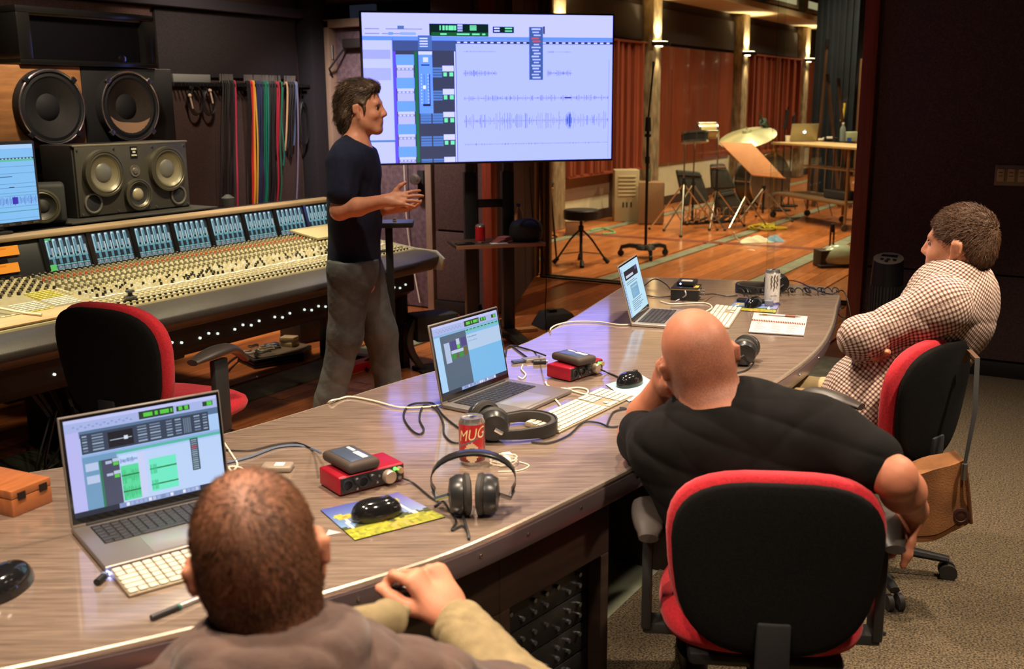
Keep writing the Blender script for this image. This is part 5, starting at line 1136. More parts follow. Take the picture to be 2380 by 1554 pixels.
# ================================================================== OFFICE CHAIRS
def superell(a, w, h, e=2.9): 
    c, s_ = math.cos(a), math.sin(a); return (w * math.copysign(abs(c) ** (2 / e), c), h * math.copysign(abs(s_) ** (2 / e), s_))
def make_chair(label, loc, rz, turn=0.0, lift=0.0):
    t = thing('office_chair', label, 'chair', loc, rz, 'red office chairs')
    def yc(x, z): return -.235 + .55 * x * x - .10 * (z - .66)
    def pad(nm, w, h, y0, y1, m, e=2.9, edge=1.0):
        b_ = B(); front, back = [], []
        for k in range(7):
            r_ = (0.001, .3, .55, .75, .9, .975, 1.0)[k]; q = math.sqrt(max(0, 1 - r_ ** 6)) if k else 1
            f, g = [], []
            for i in range(40):
                x, z = superell(2 * math.pi * i / 40, w * r_, h * r_, e); x *= 1 + .10 * (z / h); zz = .672 + z; ym = (y0 + y1) / 2; th = (y1 - y0) / 2 * (.35 + .65 * q)
                f.append(Vector((x, yc(x, zz) + ym + th, zz))); g.append(Vector((x, yc(x, zz) + ym - th, zz)))
            front.append(f); back.append(g)
        b_.grid(front + list(reversed(back)), closed=True); return b_.build(nm, m, t, ang=70)
    pad('back_cushion', .222, .210, .0, .060, RED_FAB); pad('back_shell', .212, .200, -.030, .006, BLK_FAB)
    b_ = B(); rows = []
    for k, (r_, z) in enumerate(((.001, .490), (.6, .492), (.85, .488), (.97, .474), (1.0, .455), (.97, .435), (.6, .425), (.001, .425))):
        rows.append([Vector((x, y + .055, z - (.018 * max(0, (y - .12) / .12) ** 2 if z > .45 else 0))) for x, y in [superell(2 * math.pi * i / 40, .232 * r_, .225 * r_, 3.2) for i in range(40)]])
    b_.grid(rows, closed=True).build('seat_cushion', RED_FAB, t, ang=70)
    B().box2((-.17, -.16, .395), (.17, .18, .428)).build('seat_pan', BLK, t, bev=.015)
    B().box2((-.035, -.245, .40), (.035, -.10, .43)).box2((-.035, -.262, .40), (.035, -.238, .56)).build('back_bracket', BLKM, t, bev=.006)
    B().cyl((0, 0, .10), (0, 0, .40), .026, .022, n=16).build('gas_column', BLK, t)
    B().tube([(.16, .05, .40), (.26, .05, .395), (.30, .05, .39)], .006).build('lever', BLK, t)
    for k in range(5):
        a = R(72 * k + 90 + turn); d = Vector((math.cos(a), math.sin(a), 0))
        lg = B().tube([d * .02 + Vector((0, 0, .105)), d * .16 + Vector((0, 0, .092)), d * .30 + Vector((0, 0, .072))], [.030, .024, .018], n=8, flat=.7).build('leg', BLK, t)
        c = d * .30; n_ = Vector((-d.y, d.x, 0))
        for s in (-1, 1): B().cyl(c + n_ * (s * .010) + Vector((0, 0, .030)), c + n_ * (s * .026) + Vector((0, 0, .030)), .029, n=16).build('caster', RUB, lg)
    for s in (-1, 1):
        ap_ = B().box2((s * .262 - .012, -.035, .41), (s * .262 + .012, .035, .665)).box2((min(s * .15, s * .27), -.03, .398), (max(s * .15, s * .27), .03, .425)).build('arm_post', mat('arm_post', (.03, .03, .03), .5), t, bev=.005)
        rows = []
        for q in range(13):
            f = q / 12; y = -.13 + .27 * f; zc = .682 + .012 * math.sin(f * 3.1) - .045 * max(0, f - .68) ** 1.5 * 6; ww = .040 * math.sin(math.pi * min(.96, max(.06, f)) ) ** .35; hh = .019 * math.sin(math.pi * min(.95, max(.07, f))) ** .4
            rows.append([Vector((s * .262 + ww * math.cos(a), y, zc + hh * math.sin(a))) for a in [2 * math.pi * i / 14 for i in range(14)]])
        b_ = B().grid(rows, closed=True); n = len(b_.v); b_.f += [tuple(range(13, -1, -1)), tuple(range(n - 14, n))]; b_.m += [0, 0]; b_.col += [(1, 1, 1)] * 2
        b_.build('arm_pad', mat('arm_pad', srgb(62, 56, 52), .42, var=.1), ap_, ang=60)
    if lift:
        for c_ in t.children:
            if c_.name.split('.')[0] not in ('leg', 'gas_column'): c_.location.z += lift
        for c_ in t.children:
            if c_.name.split('.')[0] == 'gas_column': c_.scale.z = (.40 + lift) / .40
    return t
def chair_at(back, ang, lab, turn=0.0, lift=0.0):
    f = Vector((math.cos(ang), math.sin(ang), 0)); c = Vector((back[0], back[1], 0)) + f * .235
    return make_chair(lab, (c.x, c.y, 0), ang - math.pi / 2, turn, lift)
chairA = chair_at(az(236, 706, .995), R(8), 'empty red office chair with a black back in front of the console', 20, .115)
bk = ad(1806, 1262, 2.13); chairB = chair_at(bk, R(24), 'red office chair with a black back under the man in the black shirt', 10)
def ah(px, py, hd): d = ray(px, py); return CAM + d * (hd / d.dot(_h))
bk = ah(2172, 945, 3.20); chairC = chair_at(bk, R(72), 'red office chair with a bag strap under the man in the checked shirt', 0)
chairD = chair_at((.66, .66), R(52), 'red office chair below the front man in the brown jacket', 30)
# ================================================================== PEOPLE
import openvdb
class SDF:
    def __init__(s, lo, hi, vox):
        s.lo = np.array(lo, float); s.v = vox; s.n = np.ceil((np.array(hi) - s.lo) / vox).astype(int) + 1
        s.g = np.full(tuple(s.n), 1.0, np.float32); s.prims = []
    def _sub(s, lo, hi):
        a = np.clip(np.floor((np.array(lo) - s.lo) / s.v).astype(int), 0, s.n - 1); b = np.clip(np.ceil((np.array(hi) - s.lo) / s.v).astype(int) + 1, 1, s.n)
        if np.any(b <= a): return None
        ax_ = [s.lo[i] + s.v * np.arange(a[i], b[i], dtype=np.float32) for i in range(3)]
        return tuple(slice(a[i], b[i]) for i in range(3)), np.meshgrid(*ax_, indexing='ij', sparse=True)
    def _mix(s, sl, d, k, op):
        g = s.g[sl]
        if op == 'u':
            h = np.maximum(k - np.abs(g - d), 0) / k if k > 0 else 0
            s.g[sl] = np.minimum(g, d) - h * h * k * .25
        elif op == 's':
            h = np.maximum(k - np.abs(g + d), 0) / k if k > 0 else 0
            s.g[sl] = np.maximum(g, -d) + h * h * k * .25
    def cap(s, a, b, ra, rb=None, k=.02, flat=None, op='u'):
        a, b = np.array(a, float), np.array(b, float); rb = ra if rb is None else rb; m = max(ra, rb) + k + .03
        r = s._sub(np.minimum(a, b) - m, np.maximum(a, b) + m)
        if r is None: return s
        sl, (X, Y, Z) = r; ba = b - a; pa = [X - a[0], Y - a[1], Z - a[2]]
        if flat is not None:
            e, f = np.array(flat[0], float), flat[1]; e /= np.linalg.norm(e)
            dt = pa[0] * e[0] + pa[1] * e[1] + pa[2] * e[2]; pa = [pa[i] + dt * (e[i] * (f - 1)) for i in range(3)]; ba = ba + e * ((ba @ e) * (f - 1))
        L2 = max(ba @ ba, 1e-12); t = np.clip((pa[0] * ba[0] + pa[1] * ba[1] + pa[2] * ba[2]) / L2, 0, 1)
        d = np.sqrt((pa[0] - t * ba[0]) ** 2 + (pa[1] - t * ba[1]) ** 2 + (pa[2] - t * ba[2]) ** 2) - (ra + (rb - ra) * t)
        s._mix(sl, d.astype(np.float32), k, op); s.prims.append((a, b, (ra + rb) / 2)); return s
    def ell(s, c, r, A=None, k=.02, op='u'):
        c = np.array(c, float); r = np.array(r, float); A = np.eye(3) if A is None else np.array(A, float); m = r.max() + k + .03
        q = s._sub(c - m, c + m)
        if q is None: return s
        sl, (X, Y, Z) = q; p = [X - c[0], Y - c[1], Z - c[2]]
        l = [(p[0] * A[i][0] + p[1] * A[i][1] + p[2] * A[i][2]) / r[i] for i in range(3)]
        n = np.sqrt(l[0] ** 2 + l[1] ** 2 + l[2] ** 2) + 1e-6; n2 = np.sqrt((l[0] / r[0]) ** 2 + (l[1] / r[1]) ** 2 + (l[2] / r[2]) ** 2) + 1e-6
        s._mix(sl, (n * (n - 1) / n2).astype(np.float32), k, op); return s
    def cut(s, p, n, k=.0):
        n = np.array(n, float); n /= np.linalg.norm(n); X, Y, Z = np.meshgrid(*[s.lo[i] + s.v * np.arange(s.n[i], dtype=np.float32) for i in range(3)], indexing='ij', sparse=True)
        d = (X - p[0]) * n[0] + (Y - p[1]) * n[1] + (Z - p[2]) * n[2]; s.g = np.maximum(s.g, d.astype(np.float32)); return s
    def build(s, name, m, parent, disp=None, uv=None, smooth=1, paint=None):
        g = openvdb.FloatGrid(3 * s.v); g.copyFromArray(np.clip(s.g, -3 * s.v, 3 * s.v).astype(np.float32)); P, Q = g.convertToQuads(0.0)
        P = P.astype(float); Q = Q.astype(int)[:, ::-1]
        for _ in range(smooth):
            acc = np.zeros_like(P); cnt = np.zeros(len(P))
            for i in range(4):
                j = (i + 1) % 4; np.add.at(acc, Q[:, i], P[Q[:, j]]); np.add.at(cnt, Q[:, i], 1); np.add.at(acc, Q[:, j], P[Q[:, i]]); np.add.at(cnt, Q[:, j], 1)
            P = P * .5 + .5 * acc / np.maximum(cnt, 1)[:, None]
        P = P * s.v + s.lo
        if disp is not None:
            fn = np.cross(P[Q[:, 2]] - P[Q[:, 0]], P[Q[:, 3]] - P[Q[:, 1]]); N_ = np.zeros_like(P)
            for i in range(4): np.add.at(N_, Q[:, i], fn)
            N_ /= np.linalg.norm(N_, axis=1)[:, None] + 1e-12; P = P + N_ * disp(P)[:, None]
        fn = np.cross(P[Q[:, 2]] - P[Q[:, 0]], P[Q[:, 3]] - P[Q[:, 1]]); NN = np.zeros_like(P)
        for i in range(4): np.add.at(NN, Q[:, i], fn)
        NN /= np.linalg.norm(NN, axis=1)[:, None] + 1e-12; s.P, s.N = P, NN
        me = bpy.data.meshes.new(name); me.from_pydata(P.tolist(), [], Q.tolist()); me.materials.append(m)
        if uv is not None:
            at = me.attributes.new('weave', 'FLOAT_VECTOR', 'POINT'); at.data.foreach_set('vector', uv(P, s.prims).astype(np.float32).ravel())
        if paint is not None:
            at = me.attributes.new('scalp', 'FLOAT', 'POINT'); at.data.foreach_set('value', np.clip(paint(P), 0, 1).astype(np.float32))
        bm = bmesh.new(); bm.from_mesh(me); bmesh.ops.recalc_face_normals(bm, faces=bm.faces); bm.to_mesh(me); bm.free()
        me.polygons.foreach_set('use_smooth', [True] * len(me.polygons)); me.update()
        return link(name, me, parent)
def folds(amp, sc, dirv=(0, 0, 1), seed=0):
    rg = np.random.RandomState(seed); K = rg.normal(size=(7, 3)) * sc; dv = np.array(dirv, float); dv /= np.linalg.norm(dv)
    K = K - np.outer(K @ dv, dv) * .75 if seed % 2 == 0 else K + np.outer(np.abs(K @ dv), dv) * .6
    ph = rg.uniform(0, 6.28, 7)
    def f(P):
        w_ = .035 * np.sin(P @ (K[:3].T * .35) + ph[:3]); Pw = P + w_; v = np.zeros(len(P))
        for i in range(7): v += (1 - np.abs(np.sin(.5 * (Pw @ K[i]) + ph[i]))) ** 2.2 / 7
        return amp * (v - .28) * 2.2
    return f
def weave_uv(P, prims):
    best = np.full(len(P), 9.0); out = np.zeros((len(P), 3))
    for (a, b, r) in prims:
        ba = b - a; L_ = np.linalg.norm(ba)
        if L_ < 1e-4: continue
        z = ba / L_; x = np.cross(z, [.3, .2, 1.0]) if abs(z[2]) < .9 else np.cross(z, [1.0, .4, 0]); x /= np.linalg.norm(x); y = np.cross(z, x)
        pa = P - a; tt = pa @ z; tc = np.clip(tt, 0, L_); d = np.linalg.norm(pa - np.outer(tc, z), axis=1) - r
        an = np.arctan2(pa @ y, pa @ x); m = d < best; best[m] = d[m]; out[m, 0] = tt[m]; out[m, 1] = an[m] * r
    return out
def gingham(name, c0, c1, c2, p):
    m = bpy.data.materials.new(name); m.use_nodes = True; N = m.node_tree.nodes; L = m.node_tree.links; b = N['Principled BSDF']; b.inputs['Roughness'].default_value = .85
    at = N.new('ShaderNodeAttribute'); at.attribute_name = 'weave'; sp = N.new('ShaderNodeSeparateXYZ'); L.new(at.outputs['Vector'], sp.inputs[0]); vals = []
    for i in (0, 1):
        a = N.new('ShaderNodeMath'); a.operation = 'MULTIPLY'; a.inputs[1].default_value = 1 / p; L.new(sp.outputs[i], a.inputs[0])
        f = N.new('ShaderNodeMath'); f.operation = 'FRACT'; L.new(a.outputs[0], f.inputs[0])
        g = N.new('ShaderNodeMath'); g.operation = 'LESS_THAN'; g.inputs[1].default_value = .45; L.new(f.outputs[0], g.inputs[0]); vals.append(g)
    s_ = N.new('ShaderNodeMath'); s_.operation = 'ADD'; L.new(vals[0].outputs[0], s_.inputs[0]); L.new(vals[1].outputs[0], s_.inputs[1])
    h = N.new('ShaderNodeMath'); h.operation = 'MULTIPLY'; h.inputs[1].default_value = .5; L.new(s_.outputs[0], h.inputs[0])
    cr = N.new('ShaderNodeValToRGB'); cr.color_ramp.interpolation = 'CONSTANT'; e = cr.color_ramp.elements; e[0].color = (*c0, 1); e[1].position = .3; e[1].color = (*c1, 1); e2 = e.new(.8); e2.color = (*c2, 1)
    L.new(h.outputs[0], cr.inputs[0]); L.new(cr.outputs[0], b.inputs['Base Color']); return m
SKIN = mat('skin', srgb(205, 142, 112), .5, var=.12, vscale=30, bump=.06, bscale=220, sss=.12, spec=.4)
SKIN2 = mat('skin_ruddy', srgb(208, 138, 108), .48, var=.14, vscale=24, bump=.06, bscale=220, sss=.12, spec=.45)
V = Vector
def scalp_mat(name, base, stub):
    m = mat(name, base, .56, var=.12, vscale=24, bump=.06, bscale=220, sss=.12, spec=.45); N = m.node_tree.nodes; L = m.node_tree.links; b = N['Principled BSDF']
    old = b.inputs['Base Color'].links[0].from_socket; at = N.new('ShaderNodeAttribute'); at.attribute_name = 'scalp'
    tc = N.new('ShaderNodeTexCoord'); nz = N.new('ShaderNodeTexNoise'); nz.inputs['Scale'].default_value = 320; nz.inputs['Detail'].default_value = 2; L.new(tc.outputs['Object'], nz.inputs[0])
    mr = N.new('ShaderNodeMapRange'); mr.inputs[1].default_value = .35; mr.inputs[2].default_value = .65; mr.inputs[3].default_value = .62; mr.inputs[4].default_value = 1.0; L.new(nz.outputs[0], mr.inputs[0])
    mu = N.new('ShaderNodeMath'); mu.operation = 'MULTIPLY'; L.new(at.outputs['Fac'], mu.inputs[0]); L.new(mr.outputs[0], mu.inputs[1])
    mx = N.new('ShaderNodeMix'); mx.data_type = 'RGBA'; mx.inputs['B'].default_value = (*stub, 1); L.new(mu.outputs[0], mx.inputs['Factor']); L.new(old, mx.inputs['A']); L.new(mx.outputs['Result'], b.inputs['Base Color']); return m
def axes(F, U=(0, 0, 1), roll=0.0):
    U = V(U).normalized(); F = V(F); F = (F - U * F.dot(U)).normalized(); S = U.cross(F)      # S points to the person's left
    if roll: q = Matrix.Rotation(roll, 3, F); U = q @ U; S = q @ S
    return F, S, U
def head(s, C, F, S, U, k=1.0, face=True, ears=True, nose=1.0, eo=0.0):
    A = [F, S, U]; p = lambda f, l, u: C + F * (f * k) + S * (l * k) + U * (u * k)
    s.ell(p(-.012, 0, .028), (.098 * k, .077 * k, .090 * k), A, .02)
    s.ell(p(.028, 0, -.040), (.066 * k, .062 * k, .080 * k), A, .03)
    s.ell(p(-.050, 0, -.020), (.055 * k, .066 * k, .060 * k), A, .03)
    for l in (-1, 1):
        s.cap(p(.0, .050 * l, -.055), p(.060, .020 * l, -.100), .020 * k, .020 * k, .025)
        if face: s.ell(p(.060, .036 * l, -.035), (.026 * k, .024 * k, .020 * k), A, .02)
        if ears:
            q = p(-.008, .079 * l, -.016); q2 = F * .9 + S * (.45 * -l); 
            s.cap(p(-.012, (.077 + eo * .6) * l, .004), p(-.004, (.073 + eo * .4) * l, -.046), .019 * k, .011 * k, .008, flat=(S - F * (.55 * l), 2.1))
            s.cap(p(-.022, (.083 + eo) * l, .008), p(-.021, (.080 + eo) * l, -.022), .0075 * k, .006 * k, .008); s.ell(p(-.004, .092 * l, -.006), (.010 * k, .006 * k, .015 * k), A, .006, op='s')
    s.cap(p(.072, -.012, -.104), p(.072, .012, -.104), .021 * k, .021 * k, .02); s.ell(p(.066, 0, -.062), (.026 * k, .030 * k, .034 * k), A, .02)
    if face:
        s.cap(p(.078, -.036, .020), p(.078, .036, .020), .012 * k, .012 * k, .02)
        s.cap(p(.090, 0, .006), p(.108, 0, -.030), .009 * k, .011 * k * nose, .014); s.cap(p(.098, -.010, -.036), p(.098, .010, -.036), .008 * k, .008 * k, .010)
        s.cap(p(.087, -.016, -.064), p(.087, .016, -.064), .008 * k, .008 * k, .010); s.cap(p(.085, -.014, -.076), p(.085, .014, -.076), .008 * k, .008 * k, .010)
        for l in (-1, 1): s.ell(p(.094, .033 * l, -.002), (.012 * k, .014 * k, .010 * k), A, .012, op='s')
def eyes(o, C, F, S, U, k=1.0):
    for l in (-1, 1):
        c = C + F * (.0725 * k) + S * (.033 * l * k) - U * (.003 * k)
        e = B().ell(c, (.012 * k,) * 3, n=14, m=9).build('eye', mat('eye_white', srgb(150, 132, 120), .3), o, ang=80)
        B().ell(c + F * (.0085 * k), (.0060 * k,) * 3, n=10, m=7).build('iris', mat('iris', srgb(40, 28, 20), .2), e, ang=80)
        B().tube([c + F * .012 * k + S * (.014 * q * k) + U * ((.015 - .004 * abs(q) ** 2) * k) for q in (-1.2, -.5, .2, 1.0)], [.002, .004, .004, .002], n=6).build('eyebrow', mat('brow', srgb(50, 36, 28), .8), o)
def finger(s, pts, r0, r1, k=.006):
    for a, b, i in zip(pts[:-1], pts[1:], range(9)): s.cap(a, b, r0 + (r1 - r0) * i / (len(pts) - 1), r0 + (r1 - r0) * (i + 1) / (len(pts) - 1), k)
def hand(s, W, D, N, spread=.02, curl=(.2, .3, .3), thumb=1, size=1.0, tdir=None, curls=None):
    """W wrist, D direction of the fingers, N back-of-hand normal, thumb side sign along D x N"""
    D = V(D).normalized(); N = V(N); N = (N - D * N.dot(D)).normalized(); X = D.cross(N) * thumb; z = size
    s.cap(W, W + D * .03 * z, .027 * z, .030 * z, .02, flat=(N, 1.35))
    s.cap(W + D * .035 * z + X * .018 * z, W + D * .085 * z + X * .022 * z, .020 * z, .017 * z, .02, flat=(N, 1.25)); s.cap(W + D * .035 * z - X * .016 * z, W + D * .078 * z - X * .024 * z, .020 * z, .016 * z, .02, flat=(N, 1.25))
    for i, (x, l0, ln, r) in enumerate(((.030, .088, .074, .0092), (.010, .092, .082, .0094), (-.011, .088, .075, .009), (-.030, .078, .058, .008))):
        cc = curls[i] if curls else curl; p = W + D * l0 * z + X * x * z; d = (D + X * spread * (x / .03)).normalized(); pts = [p - D * .012 * z, p]; ang = 0
        for f, c_ in zip((.45, .31, .24), cc):
            ang += c_; pts.append(pts[-1] + (d * math.cos(ang) - N * math.sin(ang)) * (ln * f * z))
        finger(s, pts, r * z, r * .8 * z)
    b0 = W + D * .030 * z + X * .026 * z - N * .006 * z; td = V(tdir).normalized() if tdir else (D * .62 + X * .75 - N * .25).normalized()
    finger(s, [b0 - td * .01, b0 + td * .032 * z, b0 + (td * .058 + D * .006) * z, b0 + (td * .074 + D * .020) * z], .0125 * z, .0085 * z, .012)
def bounds(pts, m): 
    P = np.array([list(p) for p in pts]); return P.min(0) - m, P.max(0) + m
def rib(parent, a, b, r, f, m):
    c = a.lerp(b, f); x, y, z = frame(b - a); B().tube([c + x * (r * math.cos(q)) + y * (r * math.sin(q)) for q in [2 * math.pi * i / 36 for i in range(37)]], .0085, n=8).build('neck_rib', m, parent)
def strands(name, parent, P, N_, n, ln, rad, comb, m, seed=0, lift=.55, wave=0.0, segs=2):
    # thousands of short hairs rooted on the scalp, one mesh
    rg = np.random.RandomState(seed); idx = rg.randint(0, len(P), n); p = P[idx] + rg.normal(size=(n, 3)) * .0012; nn = N_[idx]
    if nn.size and np.mean(np.sum(nn * (P[idx] - P.mean(0)), axis=1)) < 0: nn = -nn
    cd_ = comb(p); cd_ = cd_ - nn * np.sum(cd_ * nn, axis=1)[:, None]; cd_ /= np.linalg.norm(cd_, axis=1)[:, None] + 1e-9
    L_ = ln * rg.uniform(.6, 1.15, n)[:, None]; d = nn * lift + cd_ * (1 - lift) + rg.normal(size=(n, 3)) * .18; d /= np.linalg.norm(d, axis=1)[:, None]; sd = np.cross(d, nn); sd /= np.linalg.norm(sd, axis=1)[:, None] + 1e-9; pts = [p - nn * .001]
    for k in range(segs):
        d = d * .62 + cd_ * .5 - nn * (.10 * k); d /= np.linalg.norm(d, axis=1)[:, None]; pts.append(pts[-1] + d * L_ / segs + sd * (wave * math.sin(k * 2.1 + 1)))
    V_, F_ = [], []; o = np.cross(sd, d)
    for k, q in enumerate(pts):
        r = rad * (1 - .75 * k / segs)
        for a in (0, 2.1, 4.2): V_.append(q + (sd * math.cos(a) + o * math.sin(a)) * r)
    V_ = np.stack(V_, 1).reshape(-1, 3); m3 = 3 * (segs + 1); base = np.arange(n) * m3
    for k in range(segs):
        for a in range(3): b_ = (a + 1) % 3; F_.append(np.stack([base + 3 * k + a, base + 3 * k + b_, base + 3 * k + 3 + b_, base + 3 * k + 3 + a], 1))
    me = bpy.data.meshes.new(name); me.from_pydata(V_.tolist(), [], np.concatenate(F_).tolist()); me.materials.append(m); me.polygons.foreach_set('use_smooth', [True] * len(me.polygons)); me.update(); return link(name, me, parent)
def person(name, lab): return thing(name, lab, 'person', (0, 0, 0))
HZ = V((0, 0, 1))
def shoe(parent, heel, d, m):
    d = V(d).normalized(); n = V((-d.y, d.x, 0)); rows = []
    for f, w_, h in ((-.06, .026, .05), (-.04, .036, .085), (0.02, .040, .090), (.08, .044, .062), (.14, .048, .050), (.19, .040, .042), (.215, .022, .028)):
        c = V((heel.x, heel.y, 0)) + d * f; rows.append([c + n * (w_ * math.cos(a)) + V((0, 0, .004 + h * max(0, math.sin(a)))) for a in [2 * math.pi * i / 16 for i in range(16)]])
    b_ = B().grid(rows, closed=True); k = len(b_.v); b_.f += [tuple(range(16)), tuple(range(k - 16, k))]; b_.m += [0, 0]; b_.col += [(1, 1, 1)] * 2
    return b_.build('shoe', m, parent, ang=60)

# ------------------------------------------------------------------ standing man
hd0 = 5.14
def S_(px, py, off=0.0): return ah(px, py, hd0 + off)
ef, es = V(_r0), V(-_h)                                    # he faces to the right of the picture
pm = person('person', 'standing man in a navy t-shirt and grey jeans gesturing with both hands')
C = S_(842, 250); F, S, U = axes(ef * 1.0 + es * .10 - HZ * .05)
shN, shF = S_(797, 380, -.17), S_(838, 378, .17)
elN, wrN = S_(789, 490, -.23), S_(897, 466, -.30)
elF, wrF = S_(838, 492, .22), S_(905, 484, -.06)
pel = S_(824, 622)
knN, anN = S_(803, 780, -.10), S_(768, 925, -.10); knF, anF = S_(884, 772, .10), S_(905, 905, .12)
hipN, hipF = S_(815, 650, -.09), S_(842, 650, .09)
lo, hi = bounds([C, shN, shF, elN, wrN, knF, anN, S_(995, 455, -.25), anF, S_(842, 180)], .16); lo[2] = max(lo[2], -.01)
s = SDF(lo, hi, .0048)
head(s, C, F, S, U, 1.02, nose=1.15)
s.cap(C - U * .06 - F * .022, S_(826, 345), .056, .066, .03)
s.cap(S_(824, 390), S_(822, 560), .165, .15, .04, flat=(ef, 1.5)); s.cap(shN, shF, .062, .062, .05)
s.cap(shN, elN, .050, .043, .03); s.cap(elN, elN.lerp(wrN, .4), .042, .042, .02); s.cap(elN.lerp(wrN, .4), wrN, .042, .029, .02)
s.cap(shF, elF, .050, .043, .03); s.cap(elF, elF.lerp(wrF, .4), .042, .041, .02); s.cap(elF.lerp(wrF, .4), wrF, .041, .028, .02)
hand(s, wrN, ef * 1.0 + HZ * .10 + es * .05, es * .75 + HZ * .65, .25, (.10, .12, .10), thumb=1 if (ef.cross(es * .75 + HZ * .65)).dot(HZ) > 0 else -1, size=1.0, tdir=ef * .55 + HZ * .80)
hand(s, wrF, ef * 1.0 - HZ * .02 + es * .10, -HZ * .9 + es * .25, .30, (.28, .3, .25), thumb=-1, size=.98, tdir=ef * .6 + es * .6 + HZ * .35)
s.cap(hipN, knN, .085, .055, .04); s.cap(knN, anN, .055, .038, .03); s.cap(hipF, knF, .085, .055, .04); s.cap(knF, anF, .055, .038, .03); s.cap(hipN, hipF, .10, .10, .05)
s.cap(anN, V((anN.x, anN.y, .05)) + ef * .1, .038, .03, .03); s.cap(anF, V((anF.x, anF.y, .05)) + ef * .1, .038, .03, .03)
body = s.build('body', SKIN, pm)
eyes(body, C, F, S, U, 1.02)
# shirt
s = SDF(*bounds([S_(760, 330, -.3), S_(900, 330, .3), S_(760, 640, -.3), S_(900, 640, .3)], .06), .006)
s.cap(S_(824, 405), S_(823, 500), .180, .170, .05, flat=(ef, 1.36)); s.cap(S_(823, 500), S_(823, 606), .170, .172, .05, flat=(ef, 1.36))
s.cap(S_(806, 372, -.15), S_(830, 372, .15), .066, .066, .08); s.cap(S_(826, 352, -.05), S_(832, 352, .05), .075, .075, .06)
s.cap(shN + es * .01, S_(797, 445, -.215), .076, .072, .05); s.cap(shF, S_(840, 445, .205), .074, .070, .05)
s.cut(S_(823, 612), -HZ); s.cut(S_(856, 338), ef * .55 + HZ * 1.0); s.cut(S_(797, 452, -.215), -HZ * 1.0 + es * .1)  if False else s.cut(S_(823, 612), -HZ)
s.cap(C - U * .05 - F * .012, S_(831, 352), .066, .072, .012, op='s')
s.build('t_shirt', mat('navy_cotton', srgb(27, 32, 54), .9, var=.2, vscale=40, spec=.25), pm, folds(.012, 26, HZ, 4))
# jeans
s = SDF(*bounds([S_(720, 600, -.25), S_(960, 600, .3), S_(720, 960, -.2), S_(960, 930, .3)], .08), .006)
s.cap(S_(823, 615, -.06), S_(828, 615, .06), .135, .135, .05, flat=(ef, 1.12)); s.cap(hipN + V((0, 0, .02)), knN, .112, .080, .06); s.cap(knN, anN, .080, .072, .05); s.cap(anN, V((anN.x, anN.y, .07)) - ef * .02, .072, .082, .03)
s.cap(hipF + V((0, 0, .02)), knF, .110, .080, .06); s.cap(knF, anF, .080, .070, .05); s.cap(anF, V((anF.x, anF.y, .07)), .070, .080, .03)
s.cut(S_(823, 598), HZ); s.cut((0, 0, .035), -HZ)
s.build('jeans', mat('grey_denim', srgb(96, 98, 98), .9, col2=srgb(56, 58, 60), var=.4, vscale=6, bump=1.0, bscale=24), pm, folds(.008, 26, HZ, 3))
SHOEM = mat('shoe_dark', srgb(30, 24, 22), .5)
shoe(pm, V((anN.x, anN.y, 0)) - ef * .02, ef + es * .3, SHOEM); shoe(pm, V((anF.x, anF.y, 0)), ef, SHOEM)
# hair
HAIR = mat('wavy_brown_hair', srgb(46, 34, 27), .55, col2=srgb(100, 80, 60), var=.5, vscale=16, stretch=(1, 1, 1), bump=.8, bscale=90)
s = SDF(*bounds([C], .19), .004)
p = lambda f, l, u: C + F * f + S * l + U * u
s.ell(p(-.020, 0, .042), (.104, .090, .094), [F, S, U], .02); s.ell(p(-.070, 0, -.030), (.052, .080, .075), [F, S, U], .03); s.ell(p(-.085, 0, -.080), (.032, .062, .05), [F, S, U], .03)
s.ell(p(.040, 0, .092), (.052, .064, .030), [F, S, U], .03)
for i in range(46):
    rg = random.Random(i * 3 + 1); a = rg.uniform(-2.6, 2.6); q = rg.uniform(-.05, .125); rr = .098 - .35 * max(0, q - .07)
    c = p(-.02 + rr * math.cos(a + math.pi) * 1.0, .086 * math.sin(a + math.pi), q)
    if c.x * 0 == 0 and (c - C).dot(F) < .06 or q > .085: s.cap(c, c + (U * -.03 - F * .012 + S * rg.uniform(-.012, .012)), .011, .006, .012)
for i in range(6): c = p(.040, -.05 + .02 * i, .104); s.cap(c, p(.070, -.055 + .022 * i, .100), .013, .008, .014)
s.ell(p(.098, 0, -.018), (.088, .10, .108), [F, S, U], .02, op='s'); s.ell(p(.02, 0, -.10), (.075, .080, .065), [F, S, U], .02, op='s')
for l in (-1, 1): s.ell(p(.0, .088 * l, -.020), (.024, .03, .036), [F, S, U], .01, op='s')
hr = s.build('hair', HAIR, pm, folds(.006, 90, U, 3)); cA, fA, uA = np.array(C), np.array(F), np.array(U)
kk = s.P - cA; kk = ~((kk @ fA > -.012) & (kk @ uA < .062)) & (kk @ uA > -.105)
strands('locks', hr, s.P[kk], s.N[kk], 5200, .036, .0011, lambda q: -fA * .8 - uA * np.clip(.9 - ((q - cA) @ uA)[:, None] * 7, 0, 1.4), HAIR, 3, .35, .004, 3)['kind'] = 'stuff'

